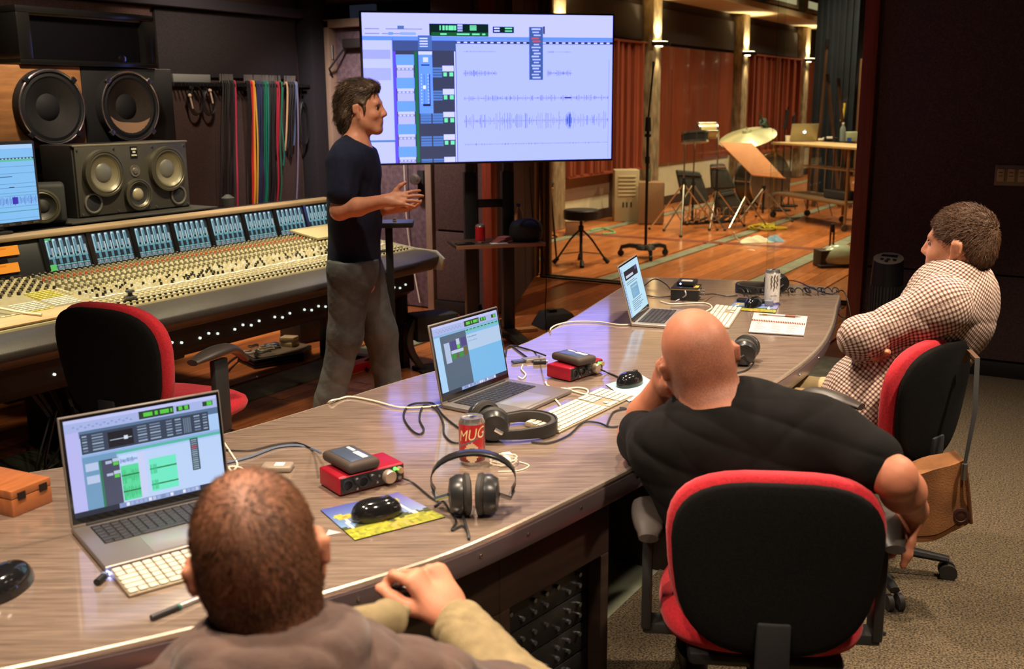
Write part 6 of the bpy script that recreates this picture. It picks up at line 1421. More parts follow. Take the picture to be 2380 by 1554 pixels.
# ------------------------------------------------------------------ shaven-headed man in black, seen from behind
pb = person('person', 'seated shaven-headed man in a black t-shirt resting his head on his hand')
def K_(px, py, hd): return ah(px, py, hd)
Fh = V((math.cos(R(34)), math.sin(R(34)), -.12))
C = K_(1622, 832, 2.26); F, S, U = axes(Fh, (0, 0, 1), 0); q = Matrix.Rotation(R(-15), 3, F); U = q @ U; S = q @ S
nb = K_(1668, 975, 2.20)
shL, shR = K_(1545, 1042, 2.26), K_(1910, 1012, 2.16)
elL, wrL = K_(1478, 1008, 2.52), K_(1540, 892, 2.44)
elR, wrR = K_(2078, 1108, 2.00), K_(2126, 1184, 2.18)
hipB = V((bk.x, bk.y, 0)); bkB = ad(1806, 1262, 2.13); fB = V((math.cos(R(24)), math.sin(R(24)), 0)); hipB = V((bkB.x, bkB.y, .56)) + fB * .22; hipB.z = .57
hd_end = wrR + V((0, 0, -.12))
lo, hi = bounds([C, nb, shL, shR, elL, wrL, elR, wrR, hipB, C + U * .13, hd_end, C + F * .13], .14); lo[2] = .47
s = SDF(lo, hi, .0048)
head(s, C, F, S, U, .99, eo=.005)
s.cap(C - U * .055 - F * .016, nb, .057, .074, .03); s.cap(C - U * .080 - F * .050 - S * .025, C - U * .080 - F * .050 + S * .025, .020, .020, .025)
lat = (shR - shL).normalized(); mid = (shL + shR) / 2
s.cap(mid - HZ * .05, hipB, .165, .15, .05, flat=(fB, 1.5)); s.cap(shL, shR, .060, .060, .06)
s.cap(nb, mid, .08, .10, .05)
s.cap(shL, elL, .052, .044, .03); s.cap(elL, elL.lerp(wrL, .4), .043, .045, .02); s.cap(elL.lerp(wrL, .4), wrL, .045, .030, .02)
s.cap(shR, elR, .054, .043, .03); s.cap(elR, elR.lerp(wrR, .4), .042, .045, .02); s.cap(elR.lerp(wrR, .4), wrR, .045, .029, .02)
hand(s, wrL, (C + F * .06 + S * .07 - U * .02) - wrL, S, .1, (.35, .5, .4), thumb=1, size=1.0)
camr = V(_r0)
hand(s, wrR, -HZ * .75 - camr * .28 + fB * .35, camr * .75 + HZ * .35, .08, (.45, .55, .4), thumb=1, size=1.0)
c_, f_, u_ = np.array(C), np.array(F), np.array(U)
body = s.build('body', scalp_mat('skin_stubble', srgb(198, 126, 96), srgb(112, 72, 56)), pb, paint=lambda P: (1 - np.clip(((P - c_) @ (f_ * .80 + u_ * .60) + .005) / .10 + .5, 0, 1)) * np.clip(((P - c_) @ u_ + .115) / .035, 0, 1) * np.clip((.125 - np.linalg.norm(P - c_ + u_ * .01 + f_ * .02, axis=1)) / .02 + .5, 0, 1) * .8)
s = SDF(*bounds([shL, shR, mid, hipB, elL, elR], .16), .0048)
s.cap(mid - HZ * .06, mid.lerp(hipB, .5), .205, .19, .06, flat=(fB, 1.45)); s.cap(mid.lerp(hipB, .5), hipB, .19, .19, .06, flat=(fB, 1.35)); s.cap(shL, shR, .068, .070, .09)
s.cap(nb - HZ * .03, mid - HZ * .02, .085, .12, .07); s.cap(shL, shL.lerp(elL, .72), .068, .066, .05); s.cap(shR, shR.lerp(elR, .68), .074, .068, .06)
s.cap(C - U * .05 - F * .02, nb + (C - nb) * .06, .070, .080, .006, op='s'); s.cut(V((0, 0, hipB.z - .08)), -HZ)
s.build('t_shirt', mat('black_cotton', srgb(20, 18, 17), .92, var=.25, vscale=30, spec=.2), pb, folds(.013, 17, lat * .8 + HZ, 5), smooth=3)
kneeL, kneeR = hipB + fB * .45 + lat * -.12, hipB + fB * .45 + lat * .12
s = SDF(*bounds([hipB, kneeL, kneeR, V((kneeL.x, kneeL.y, .05)), V((kneeR.x, kneeR.y, .05))], .16), .009); s.lo[2] = max(s.lo[2], .0)
s.cap(hipB - lat * .09, hipB + lat * .09, .125, .125, .05, flat=(HZ, 1.25))
for kn, sg in ((kneeL, -1), (kneeR, 1)):
    s.cap(hipB + lat * (.09 * sg) + V((0, 0, .0)), V((kn.x, kn.y, .56)), .088, .070, .05); s.cap(V((kn.x, kn.y, .56)), V((kn.x, kn.y, .10)) + fB * .03, .070, .055, .04)
s.build('trousers', mat('dark_trousers', srgb(24, 24, 30), .9), pb)
for kn in (kneeL, kneeR): shoe(pb, V((kn.x, kn.y, 0)) + fB * .03, fB, SHOEM)

# ------------------------------------------------------------------ man in the checked shirt, arms folded
pc = person('person', 'seated man in a brown checked shirt with folded arms')
fC = V((math.cos(R(76)), math.sin(R(76)), 0)); sC = V((-fC.y, fC.x, 0))                   # sC: his left, towards the camera
C = K_(2229, 566, 3.40); F, S, U = axes(V((math.cos(R(84)), math.sin(R(84)), -.10)))
nb = K_(2236, 655, 3.40)
shL, shR = K_(2188, 712, 3.24), K_(2238, 700, 3.56)
elL, elR = K_(2000, 786, 3.24), K_(2075, 790, 3.62)
wrL, wrR = K_(2078, 812, 3.45), K_(2040, 822, 3.28)
bkC = ah(2172, 945, 3.20); hipC = V((bkC.x, bkC.y, .58)) + fC * .22; hipC.z = .575
ches = K_(2208, 735, 3.40)
lo, hi = bounds([C, nb, shL, shR, elL, elR, wrL, wrR, hipC, C + U * .13], .15); lo[2] = .47
s = SDF(lo, hi, .005)
head(s, C, F, S, U, 1.02)
s.cap(C - U * .06 - F * .025, nb, .058, .066, .03); s.cap(ches, hipC, .165, .15, .05, flat=(fC, 1.5)); s.cap(shL, shR, .06, .06, .06)
for sh_, el, wr in ((shL, elL, wrL), (shR, elR, wrR)): s.cap(sh_, el, .050, .043, .03); s.cap(el, wr, .042, .030, .02)
hand(s, wrR, K_(1995, 828, 3.20) - wrR, -HZ * .8 + sC * .3, .05, (.5, .6, .5), thumb=1)
hand(s, wrL, fC * -.2 - sC * .8 + HZ * .2, fC, .05, (.4, .5, .4), thumb=1)
body = s.build('body', SKIN, pc); eyes(body, C, F, S, U, 1.02)
GING = gingham('checked_cotton', srgb(220, 202, 184), srgb(150, 118, 106), srgb(74, 48, 46), .0125)
s = SDF(*bounds([shL, shR, elL, elR, hipC, nb, ches], .16), .006)
s.cap(ches + HZ * .02, ches.lerp(hipC, .5), .190, .185, .06, flat=(fC, 1.35)); s.cap(ches.lerp(hipC, .5), hipC + HZ * .03, .185, .20, .06, flat=(fC, 1.28)); s.cap(shL, shR, .068, .068, .10)
s.cap(nb - HZ * .01 - fC * .01, ches + HZ * .06, .078, .11, .06)
for sh_, el, wr in ((shL, elL, wrL), (shR, elR, wrR)): s.cap(sh_, el, .074, .064, .06); s.cap(el, el.lerp(wr, .85), .064, .050, .04)
s.cap(nb + HZ * .01, nb + HZ * .035, .072, .068, .02)
s.cap(C - U * .05 - F * .022, nb + HZ * .03, .060, .064, .006, op='s'); s.cut(V((0, 0, hipC.z - .06)), -HZ)
s.build('checked_shirt', GING, pc, folds(.011, 30, HZ, 3), weave_uv)
s = SDF(*bounds([C], .17), .004); p = lambda f, l, u: C + F * f + S * l + U * u
s.ell(p(-.014, 0, .034), (.105, .081, .098), [F, S, U], .02); s.ell(p(-.058, 0, -.025), (.055, .069, .064), [F, S, U], .03)
s.cut(p(.072, 0, .045), F * .9 + U * -.42); s.ell(p(.07, 0, -.05), (.085, .10, .082), [F, S, U], .012, op='s'); s.cut(p(-.06, 0, -.085), -U + F * .25)
for l in (-1, 1): s.ell(p(-.002, .085 * l, -.022), (.022, .03, .032), [F, S, U], .01, op='s')
s.build('hair', mat('short_brown_hair', srgb(60, 40, 26), .55, col2=srgb(104, 72, 44), var=.5, vscale=120, bump=.9, bscale=320), pc, folds(.002, 200, U, 3)); hr = pc.children[-1]; cA, fA, uA = np.array(C), np.array(F), np.array(U)
for hr in pc.children:
    if hr.name.startswith('hair'): strands('locks', hr, s.P, s.N, 6500, .017, .0009, lambda q: fA * .7 - uA * np.clip(.6 - ((q - cA) @ uA)[:, None] * 8, 0, 1.2), mat('short_hair_strand', srgb(92, 62, 38), .5, var=.3, vscale=60), 5, .55)['kind'] = 'stuff'
kn = [hipC + fC * .44 + sC * (.11 * g) for g in (1, -1)]
s = SDF(*bounds([hipC] + kn + [V((k_.x, k_.y, .05)) for k_ in kn], .16), .009); s.lo[2] = max(s.lo[2], 0.0)
s.cap(hipC - sC * .09, hipC + sC * .09, .125, .125, .05, flat=(HZ, 1.2))
for k_, g in zip(kn, (1, -1)): s.cap(hipC + sC * (.09 * g), V((k_.x, k_.y, .56)), .090, .072, .05); s.cap(V((k_.x, k_.y, .56)), V((k_.x, k_.y, .10)) + fC * .02, .072, .056, .04)
s.build('trousers', mat('khaki_trousers', srgb(160, 140, 100), .9, var=.15, vscale=20), pc, folds(.008, 30, HZ, 3))
for k_ in kn: shoe(pc, V((k_.x, k_.y, 0)) + fC * .02, fC, SHOEM)

# ------------------------------------------------------------------ man at the front in a brown jacket
pf = person('person', 'man in a brown jacket at the front seen from behind, right hand raised')
fD = V((math.cos(R(46)), math.sin(R(46)), 0)); rD = V((fD.y, -fD.x, 0))
C = K_(598, 1288, 1.25); F, S, U = axes(V((math.cos(R(46)), math.sin(R(46)), -.16))); q = Matrix.Rotation(R(-8), 3, F); U = q @ U; S = q @ S
nb = K_(640, 1500, 1.21)
mid = nb - HZ * .105 - fD * .01; shL, shR = mid - rD * .185 - HZ * .03, mid + rD * .19 - HZ * .03
wrR = K_(1060, 1446, 1.60); elR = K_(1235, 1660, 1.43)
elL = shL + fD * .16 - rD * .04 - HZ * .24; wrL = elL + fD * .23 + rD * .08 + HZ * .05
hipD = V((.66, .66, .57)) + V((math.cos(R(52)), math.sin(R(52)), 0)) * .2; hipD.z = .575
tipR = K_(960, 1320, 1.66)
lo, hi = bounds([C, nb, shL, shR, elL, elR, wrR, wrL, hipD, C + U * .13, tipR], .13); lo[2] = .47
s = SDF(lo, hi, .0044)
head(s, C, F, S, U, 1.0, eo=.005)
s.cap(C - U * .055 - F * .028, nb, .060, .070, .03); s.cap(mid - HZ * .04, hipD, .16, .15, .05, flat=(fD, 1.5)); s.cap(shL, shR, .058, .058, .06)
for sh_, el, wr in ((shL, elL, wrL), (shR, elR, wrR)): s.cap(sh_, el, .050, .043, .03); s.cap(el, wr, .043, .030, .02)
Dh = (K_(985, 1330, 1.64) - wrR).normalized(); Nh = (-_h * .55 + V(_r0) * .55 + HZ * .62)
hand(s, wrR, Dh, Nh, .12, thumb=-1, size=1.12, curls=((.75, .9, .5), (1.15, 1.1, .6), (1.3, 1.2, .6), (1.35, 1.2, .6)), tdir=-V(_r0) * .75 + Dh * .25 + _h * .2)
hand(s, wrL, fD + rD * .2, HZ, .1, (.3, .4, .3), thumb=1)
c_, f_, u_, s_v = np.array(C), np.array(F), np.array(U), np.array(S)
body = s.build('body', scalp_mat('skin_cropped', srgb(208, 138, 108), srgb(84, 54, 36)), pf, paint=lambda P: (1 - np.clip(((P - c_) @ f_ - .060) / .03, 0, 1)) * np.clip(((P - c_) @ (u_ + f_ * -.25) + .100) / .035, 0, 1) * (np.linalg.norm(P - c_, axis=1) < .15) * (1 - np.clip((np.abs((P - c_) @ s_v) - .0765) / .004, 0, 1) * ((P - c_) @ u_ < .03)) * (.82 + .18 * np.clip(((P - c_) @ (-f_ - u_ * .5)) / .06, 0, 1)))
dd = s.P - c_; msk = (np.linalg.norm(dd, axis=1) < .135) & (dd @ f_ < .062) & (dd @ (u_ + f_ * -.25) > -.082) & ~((np.abs(dd @ s_v) > .0755) & (dd @ u_ < .035)); rgk = np.random.RandomState(2); crown = np.exp(-(((dd @ f_ + .03) / .035) ** 2 + ((dd @ s_v) / .035) ** 2)) * (dd @ u_ > .06)
msk &= rgk.rand(len(dd)) > crown * .75
strands('hair', pf, s.P[msk], s.N[msk], 15000, .0085, .0006, lambda q: -u_ * .8 + f_ * .5 - u_ * 0 * q, mat('cropped_brown_hair', srgb(128, 84, 54), .5, col2=srgb(72, 48, 32), var=.4, vscale=22), 7, .55)['kind'] = 'stuff'
BRN = mat('brown_jacket', srgb(104, 80, 70), .9, col2=srgb(82, 62, 55), var=.3, vscale=14, bump=.3, bscale=300, sheen=.2)
TAN = mat('tan_sleeve', srgb(150, 132, 96), .9, var=.2, vscale=30, bump=.2, bscale=300)
s = SDF(*bounds([shL, shR, elL, elR, hipD, nb + HZ * .06], .17), .006)
s.cap(mid - HZ * .06, hipD, .205, .20, .06, flat=(fD, 1.35)); s.cap(shL, shR, .080, .080, .09); s.cap(nb - HZ * .06, mid - HZ * .04, .10, .13, .08)
s.cap(shL, elL, .082, .072, .06); s.cap(shR, shR.lerp(elR, .75), .082, .074, .06)
s.cap(C - U * .05 - F * .024, nb - HZ * .03, .066, .076, .008, op='s'); s.cut(V((0, 0, hipD.z - .08)), -HZ)
s.build('jacket', BRN, pf, folds(.012, 34, rD, 3))
s = SDF(*bounds([elR, wrR, shR], .10), .005); s.cap(shR.lerp(elR, .7), elR, .068, .064, .04); s.cap(elR, elR.lerp(wrR, .93), .062, .046, .03); s.cap(elR.lerp(wrR, .90), elR.lerp(wrR, .95), .046, .044, .01)
s.build('sleeve', TAN, pf, folds(.006, 60, (wrR - elR), 3))
s = SDF(*bounds([nb], .22), .005); ring = [nb + HZ * (.000 + .012 * math.cos(q)) - F * .01 + (rD * math.sin(q) - F * math.cos(q)) * .088 for q in [R(-128 + 256 * i / 16) for i in range(17)]]
for i in range(16): w_ = .026 + .014 * math.sin(math.pi * (i + .5) / 16); s.cap(ring[i], ring[i + 1], w_, w_, .02)
for i in range(16): s.cap(ring[i] - HZ * .045 - F * .01, ring[i + 1] - HZ * .045 - F * .01, .036, .036, .03)
s.build('hood', BRN, pf, folds(.007, 50, HZ, 3))
s = SDF(*bounds([K_(850, 1450, 1.27), K_(950, 1425, 1.36)], .08), .004); vn = ray(900, 1430).normalized()
s.cap(K_(830, 1462, 1.27), K_(900, 1440, 1.33), .030, .026, .02, flat=(vn, 3.2)); s.cap(K_(900, 1440, 1.33), K_(945, 1418, 1.38), .024, .008, .02, flat=(vn, 3.0))
s.build('collar_flap', TAN, pf)
kn = [hipD + fD * .40 + rD * (.11 * g) for g in (1, -1)]
s = SDF(*bounds([hipD] + kn + [V((k_.x, k_.y, .05)) for k_ in kn], .16), .010); s.lo[2] = max(s.lo[2], 0.0)
s.cap(hipD - rD * .09, hipD + rD * .09, .125, .125, .05, flat=(HZ, 1.2))
for k_, g in zip(kn, (1, -1)): s.cap(hipD + rD * (.09 * g), V((k_.x, k_.y, .55)), .088, .070, .05); s.cap(V((k_.x, k_.y, .55)), V((k_.x, k_.y, .10)), .070, .055, .04)
s.build('trousers', MATS['dark_trousers'], pf)
for k_ in kn: shoe(pf, V((k_.x, k_.y, 0)), fD, SHOEM)
g0 = wrR + Dh * .078 - Nh.normalized() * .030
t = thing('pen_vaporiser', 'small black cylinder held in the raised right hand', 'gadget', (0, 0, 0))
ax_ = (V(_r0) * -.9 + Dh * .1 - HZ * .15).normalized()
B().cyl(g0 - ax_ * .02, g0 + ax_ * .055, .0105, n=16).build('barrel', BLKG, t, bev=.002); B().cyl(g0 + ax_ * .055, g0 + ax_ * .062, .008, n=14).build('cap', CHROME, t)
# ================================================================== THINGS ON THE CONTROL ROOM FLOOR AND WALLS
t = thing('tower_fan', 'black tower fan with a silver oval control panel by the right wall', 'fan', (6.22, 1.24, 0))
B().lathe([(.14, 0), (.15, .012), (.15, .03), (.10, .045)], n=28).build('base', BLK, t)
pr = [(.095, .045), (.10, .10), (.095, .60), (.088, .70)]
b_ = B(); rows = [[Vector((r_ * math.cos(a), r_ * .95 * math.sin(a), z + (0 if z < .65 else .045 * (.5 + .5 * math.cos(a - R(8)))))) for a in [2 * math.pi * i / 28 for i in range(28)]] for r_, z in pr]
b_.grid(rows, closed=True).build('body', mat('fan_black', (.012, .012, .013), .35), t, ang=60)
top = rows[-1]; cen_ = sum(top, Vector()) / 28
B().add([cen_ + Vector((0, 0, .004))] + [v + Vector((0, 0, .002)) for v in top], [(0, 1 + i, 1 + (i + 1) % 28) for i in range(28)]).build('control_panel', mat('fan_panel', srgb(150, 136, 124), .4, .4), t)
for i, (dx, dy) in enumerate(((-.03, .03), (-.03, -.005), (-.03, -.04), (-.055, .0))): B().cyl(cen_ + Vector((dx, dy, .005 - dx * -.22)), cen_ + Vector((dx, dy, .012 - dx * -.22)), .010, n=12).build('button', BLK, t)
B().box(cen_ + Vector((.03, 0, .012)), (.03, .09, .006), roty(R(-13))).build('display', BLKG, t)
gm = B().box((0, 0, 0), (.006, .010, .42)).mesh('grille_bar', mat('fan_grille', (.03, .03, .03), .4))
for k in range(15): a = R(120 + k * 11); link('grille_bar', gm, t, (.099 * math.cos(a), .095 * math.sin(a), .36), a)
# messenger bag on the chair
hb = 3.00
t = thing('messenger_bag', 'brown canvas messenger bag hanging from the back of a red chair', 'bag', (0, 0, 0))
CANV = mat('brown_canvas', srgb(150, 98, 54), .9, col2=srgb(112, 70, 36), var=.35, vscale=9, bump=.35, bscale=220)
q = [K_(2098, 1108, hb), K_(2240, 1068, hb - .02), K_(2254, 1212, hb - .02), K_(2112, 1262, hb)]
nrm = (q[1] - q[0]).cross(q[3] - q[0]).normalized(); nrm = nrm if nrm.dot(_h) < 0 else -nrm
def bagface(off, infl): return [[q[0].lerp(q[1], u).lerp(q[3].lerp(q[2], u), v) + nrm * (off + infl * math.sin(math.pi * min(1, max(0, u))) * (.5 + .5 * v) + .006 * math.sin(u * 9 + v * 5)) for u in [i / 12 for i in range(13)]] for v in [j / 10 for j in range(11)]]
fr, bkk = bagface(.0, .035), bagface(-.09, -.01)
b_ = B(); b_.grid(fr); b_.grid(bkk)
for side in ((fr[0], bkk[0]), (fr[-1], bkk[-1]), ([r_[0] for r_ in fr], [r_[0] for r_ in bkk]), ([r_[-1] for r_ in fr], [r_[-1] for r_ in bkk])): b_.grid([side[0], side[1]])
b_.build('body', CANV, t, ang=60)
fl_ = [[p_ + nrm * .006 for p_ in r_] for r_ in fr[:10]]; B().grid(fl_).build('flap', CANV, t, ang=60)
pc_ = fl_[8][10] + nrm * .006; x_, y_, z_ = frame(nrm)
B().lathe([(.026, 0), (.026, .004), (.018, .005), (.016, .003), (.010, .004), (0, .005)], pc_, nrm, 22).build('leather_badge', mat('bag_badge', srgb(62, 30, 20), .6), t)
B().tube([q[1] + nrm * .012, q[1].lerp(q[2], .5) + nrm * .016, q[2] + nrm * .012], .006).build('piping', mat('bag_trim', srgb(100, 60, 32), .7), t)
st0 = K_(2262, 826, 3.13); st1 = K_(2236, 1072, hb - .03); wv = V(_r0) * .008
B().grid([[st0 + wv * s_ + (-V(_h)) * .03 + HZ * .0, st0.lerp(st1, .5) + wv * s_ - V(_h) * .05, st1 + wv * s_ * .7 - V(_h) * .02] for s_ in (-1, 1)]).build('strap', mat('bag_strap', srgb(20, 17, 15), .8), t)
B().grid([[st0 + wv * s_ + V(_h) * .06 - HZ * .04, st0 + wv * s_ + V(_h) * .03 + HZ * .012, st0 + wv * s_ - V(_h) * .03] for s_ in (-1, 1)]).build('strap_loop', mat('bag_strap2', srgb(90, 62, 40), .8), t)
B().cyl(st1 - V(_h) * .02, st1 - V(_h) * .02 - HZ * .05, .008, n=8).build('buckle', STEEL, t)

# tray of cables under the console
o_ = Vector((4.78, 4.74, 0))
t = thing('cable_tray', 'flat black tray heaped with cables on the floor under the console', 'tray', o_, R(-12))
for k in range(3): B().prism([(-.24, -.12), (.10, -.17), (.25, -.05), (.24, .12), (-.20, .14)], .002 + k * .020, .018 + k * .020).build('tray_layer', mat('tray_black', (.02, .019, .018), .5), t, bev=.003)
B().prism([(-.22, -.10), (.10, -.15), (.235, -.04), (.22, .10), (-.18, .12)], .060, .064).build('tray_top', mat('tray_tan', srgb(120, 104, 82), .6), t)
for i in range(9):
    r_ = random.Random(i); c = Vector((r_.uniform(-.17, .05), r_.uniform(-.07, .07), .07 + .004 * i)); rad_ = r_.uniform(.03, .07)
    B().tube([c + Vector((rad_ * math.cos(a), rad_ * .7 * math.sin(a), .004 * math.sin(3 * a))) for a in [R(20 * k) for k in range(17)]], .0045, n=5).build('loose_cable', (CABLE, WCABLE, mat('cord_blue', CC['blue'], .5), mat('cable_cream', srgb(200, 190, 150), .5))[i % 4], t)
for k in range(2):
    B().box((.13, .03, .078 + k * .034), (.085, .10, .030), rotz(R(20 + 12 * k))).build('beige_box', mat('beige_box', srgb(206, 186, 140), .5), t, bev=.003)
for i in range(6): B().cyl((-.21 + .012 * i, -.09 + .02 * i, .066), (-.19 + .012 * i, -.09 + .02 * i, .082), .010, n=10).build('plug', CHROME, t)
t = thing('power_supply', 'dark equipment box with looping grey cables under the console', 'equipment box', (5.36, 4.98, 0), R(-10))
B().box2((-.16, -.12, .002), (.16, .12, .16)).build('case', mat('psu_dark', srgb(36, 32, 28), .5), t, bev=.006); B().box2((-.05, -.10, .16), (.10, .08, .24)).build('upper_case', mat('psu_brown', srgb(90, 56, 40), .5), t, bev=.006)
for k in range(3): B().tube([Vector((-.05 + .03 * k, -.06, .20)), Vector((-.02 + .04 * k, -.16, .16)), Vector((.06 + .03 * k, -.20, .06)), Vector((.14 + .02 * k, -.16, .015))], .006, smooth=5).build('grey_cable', mat('cable_lightgrey', srgb(150, 146, 140), .45), t)
tag(B().tube([Vector((4.35, 4.75, .05)), Vector((4.7, 4.95, .03)), Vector((5.1, 4.98, .02)), Vector((5.22, 4.92, .02))], .008, smooth=5).build('floor_cable', mat('cable_reddish', srgb(70, 36, 30), .5)), 'dark red cable across the wood floor under the console', 'cable')
tag(B().box((4.87, 4.10, .025), (.26, .10, .05), rotz(R(-6))).build('red_box', mat('red_box', srgb(206, 24, 28), .4), None, bev=.006), 'flat red box on the floor behind the standing man', 'box')
t = thing('cable_bundle', 'tangle of black cables hanging beneath the left of the console', 'cables', (2.75, 4.2, 0))
for i in range(10):
    r_ = random.Random(i + 50); a0 = r_.uniform(-.12, .12)
    B().tube([Vector((a0, 0, .45)), Vector((a0 * .6 + .05, -.05, .25)), Vector((a0 + .06, -.10, .10 + .02 * i)), Vector((a0 - .04, -.12, .03)), Vector((a0 + .12, -.05, .012))], .006, n=5, smooth=4).build('strand', CABLE, t)
# black folded stand behind the desk
p = az(992, 862, 0)
t = thing('folded_stand', 'black curved plastic stand on the floor behind the middle laptop', 'stand', (p.x, p.y, 0), R(-30))
rows = []
for k in range(9):
    f = k / 8; z = .008 + .33 * f; x = -.04 - .10 * math.sin(f * 2.6); rows.append([Vector((x + dx, dy, z)) for dx, dy in ((0, -.03), (.045, -.03), (.045, .03), (0, .03))])
b_ = B().grid(rows, closed=True); n = len(b_.v); b_.f += [(3, 2, 1, 0), tuple(range(n - 4, n))]; b_.m += [0, 0]; b_.col += [(1, 1, 1)] * 2; b_.build('upright', BLK, t, bev=.006)
B().box2((-.08, -.06, .20), (.20, .12, .36)).build('housing', BLKM, t, bev=.012); B().box2((-.06, -.06, 0), (.16, .10, .022)).build('base', BLKM, t, bev=.006); B().box2((.14, .05, .02), (.17, .08, .22)).build('rear_leg', BLK, t)
cable('floor_black_cable', 'black cable rising from the floor to the curved stand', [Vector((p.x - .02, p.y + .02, .34)), Vector((p.x + .0, p.y + .15, .30)), Vector((p.x - .05, p.y + .30, .12)), Vector((p.x - .18, p.y + .42, .012)), Vector((p.x - .05, p.y + .50, .012)), Vector((p.x - .2, p.y + .30, .012))], .008, CABLE)
# bits around the television stand base
p = az(1215, 772, 0); t = thing('wood_offcut', 'pair of pale wooden blocks on the floor beside the television stand', 'wood blocks', (p.x, p.y, 0), R(-40))
for k in range(2): B().box((0, .04 * k, .014 + .0 * k), (.22, .035, .024), rotz(.06 * k)).build('block', mat('pale_wood', srgb(200, 150, 92), .5, var=.15), t, bev=.002)
p = az(1262, 762, 0); t = thing('floor_box', 'black angular case on the floor behind the desk', 'case', (p.x + .12, p.y - .05, 0), R(-35))
B().hexa([V((-.16, -.10, .002)), V((.16, -.10, .002)), V((.16, .12, .002)), V((-.16, .12, .002))], [V((-.10, -.05, .10)), V((.10, -.05, .10)), V((.10, .10, .11)), V((-.10, .10, .11))]).build('shell', BLKM, t, bev=.006); B().box2((-.06, .0, .105), (.0, .05, .125)).build('latch', BLK, t)
# small metal tray on a post behind the console end
c = K_(918, 517, 5.66); t = thing('equipment_tray', 'small black tray on a post behind the right end of the console', 'tray stand', (c.x, c.y, 0), R(-55))
B().box2((-.10, -.09, c.z - .02), (.10, .09, c.z + .008)).build('tray', BLK, t, bev=.003); B().box2((-.055, -.02, .03), (-.015, .02, c.z - .02)).build('post', BLK, t, bev=.003); B().box2((-.15, -.14, .0), (.10, .14, .03)).build('base', BLK, t, bev=.005)
B().tube([V((-.04, 0, c.z - .15)), V((-.16, .0, c.z - .17))], .008).build('bracket', BLK, t); B().tube([V((-.10, .02, c.z)), V((-.16, .03, c.z + .06))], .006).build('arm', BLK, t); B().box((.0, -.03, c.z + .018), (.02, .015, .02)).build('clip', CHROME, t)
# orange tip cable at the front by the rack
cable('orange_cable', 'short orange cable sticking out under the desk beside the rack', [Vector((1.62, 1.12, .30)), Vector((1.60, 1.04, .28)), Vector((1.57, .99, .20)), Vector((1.55, .97, .08)), Vector((1.56, .98, .010))], .005, mat('cable_orange', srgb(190, 120, 50), .5))

# ================================================================== THE LIVE ROOM'S INSTRUMENTS AND STANDS
def Lp(px, py, base): return K_(px, py, (base - CAM).dot(_h))
CHR2 = mat('stand_chrome', (.55, .53, .48), .25, .95)
def lathe_part(nm, prof, o, ax_, m, par, n=24): return B().lathe(prof, o, ax_, n).build(nm, m, par)
b0 = az(1350, 612, 0)
t = thing('drum_throne', 'round black drum stool with splayed legs behind the glass', 'stool', (b0.x, b0.y, 0), R(20))
lathe_part('seat', [(.165, .455), (.178, .462), (.180, .545), (.170, .558), (0, .562)], (0, 0, 0), (0, 0, 1), mat('throne_vinyl', (.014, .013, .016), .5), t, 32)
B().cyl((0, 0, .12), (0, 0, .46), .016, n=14).build('column', BLK, t); B().cyl((0, 0, .33), (0, 0, .39), .028, n=14).build('clutch', BLK, t)
for k in range(4):
    a = R(90 * k + 10); d = V((math.cos(a), math.sin(a), 0))
    lg = B().tube([d * .02 + HZ * .34, d * .10 + HZ * .26, d * .17 + HZ * .16, d * .255 + HZ * .035], .010, n=8, smooth=4).build('leg', BLK, t)
    B().cyl(d * .235 + HZ * .06, d * .285 + HZ * .008, .020, .024, n=12).build('rubber_foot', RUB, lg); B().tube([HZ * .12, d * .20 + HZ * .10], .006).build('brace', CHR2, t)
b0 = az(1288, 606, 0); tz = Lp(1280, 432, b0).z
t = thing('bar_stool', 'tall black metal bar stool partly behind the door jamb', 'stool', (b0.x - .05, b0.y + .16, 0), R(15))
lathe_part('seat', [(.0, tz), (.15, tz), (.165, tz + .015), (.16, tz + .035), (0, tz + .04)], (0, 0, 0), (0, 0, 1), BLKM, t)
for k in range(4):
    a = R(45 + 90 * k); d = V((math.cos(a), math.sin(a), 0)); B().tube([d * .12 + HZ * tz, d * .145 + HZ * (tz - .03), d * .22 + HZ * .006], .011, n=8).build('leg', BLK, t)
B().tube([V((.16 * math.cos(a), .16 * math.sin(a), tz - .012)) for a in [R(20 * k) for k in range(19)]], .009).build('seat_ring', CHROME, t); B().tube([V((.195 * math.cos(a), .195 * math.sin(a), .25)) for a in [R(20 * k) for k in range(19)]], .008).build('foot_ring', BLK, t)
b0 = az(1500, 598, 0)
t = thing('microphone_stand', 'tall black microphone stand on a wheeled base behind the glass', 'microphone stand', (b0.x, b0.y, 0), R(10))
lathe_part('hub', [(.10, .085), (.11, .10), (.09, .125), (.03, .14), (0, .14)], (0, 0, 0), (0, 0, 1), BLK, t)
for k in range(3):
    a = R(120 * k + 205); d = V((math.cos(a), math.sin(a), 0)); lg = B().tube([d * .05 + HZ * .115, d * .18 + HZ * .12, d * .27 + HZ * .10, d * .285 + HZ * .06], [.030, .026, .022, .018], n=8).build('leg', BLK, t)
    n_ = V((-d.y, d.x, 0)); B().cyl(d * .28 + HZ * .034 - n_ * .014, d * .28 + HZ * .034 + n_ * .014, .033, n=16).build('caster', RUB, lg)
z1 = Lp(1503, 300, b0).z; z2 = Lp(1516, 150, b0).z; dx = (Lp(1516, 150, b0) - Lp(1503, 300, b0)); dx.z = 0; M_ = rotz(R(-10)); dx = M_ @ dx
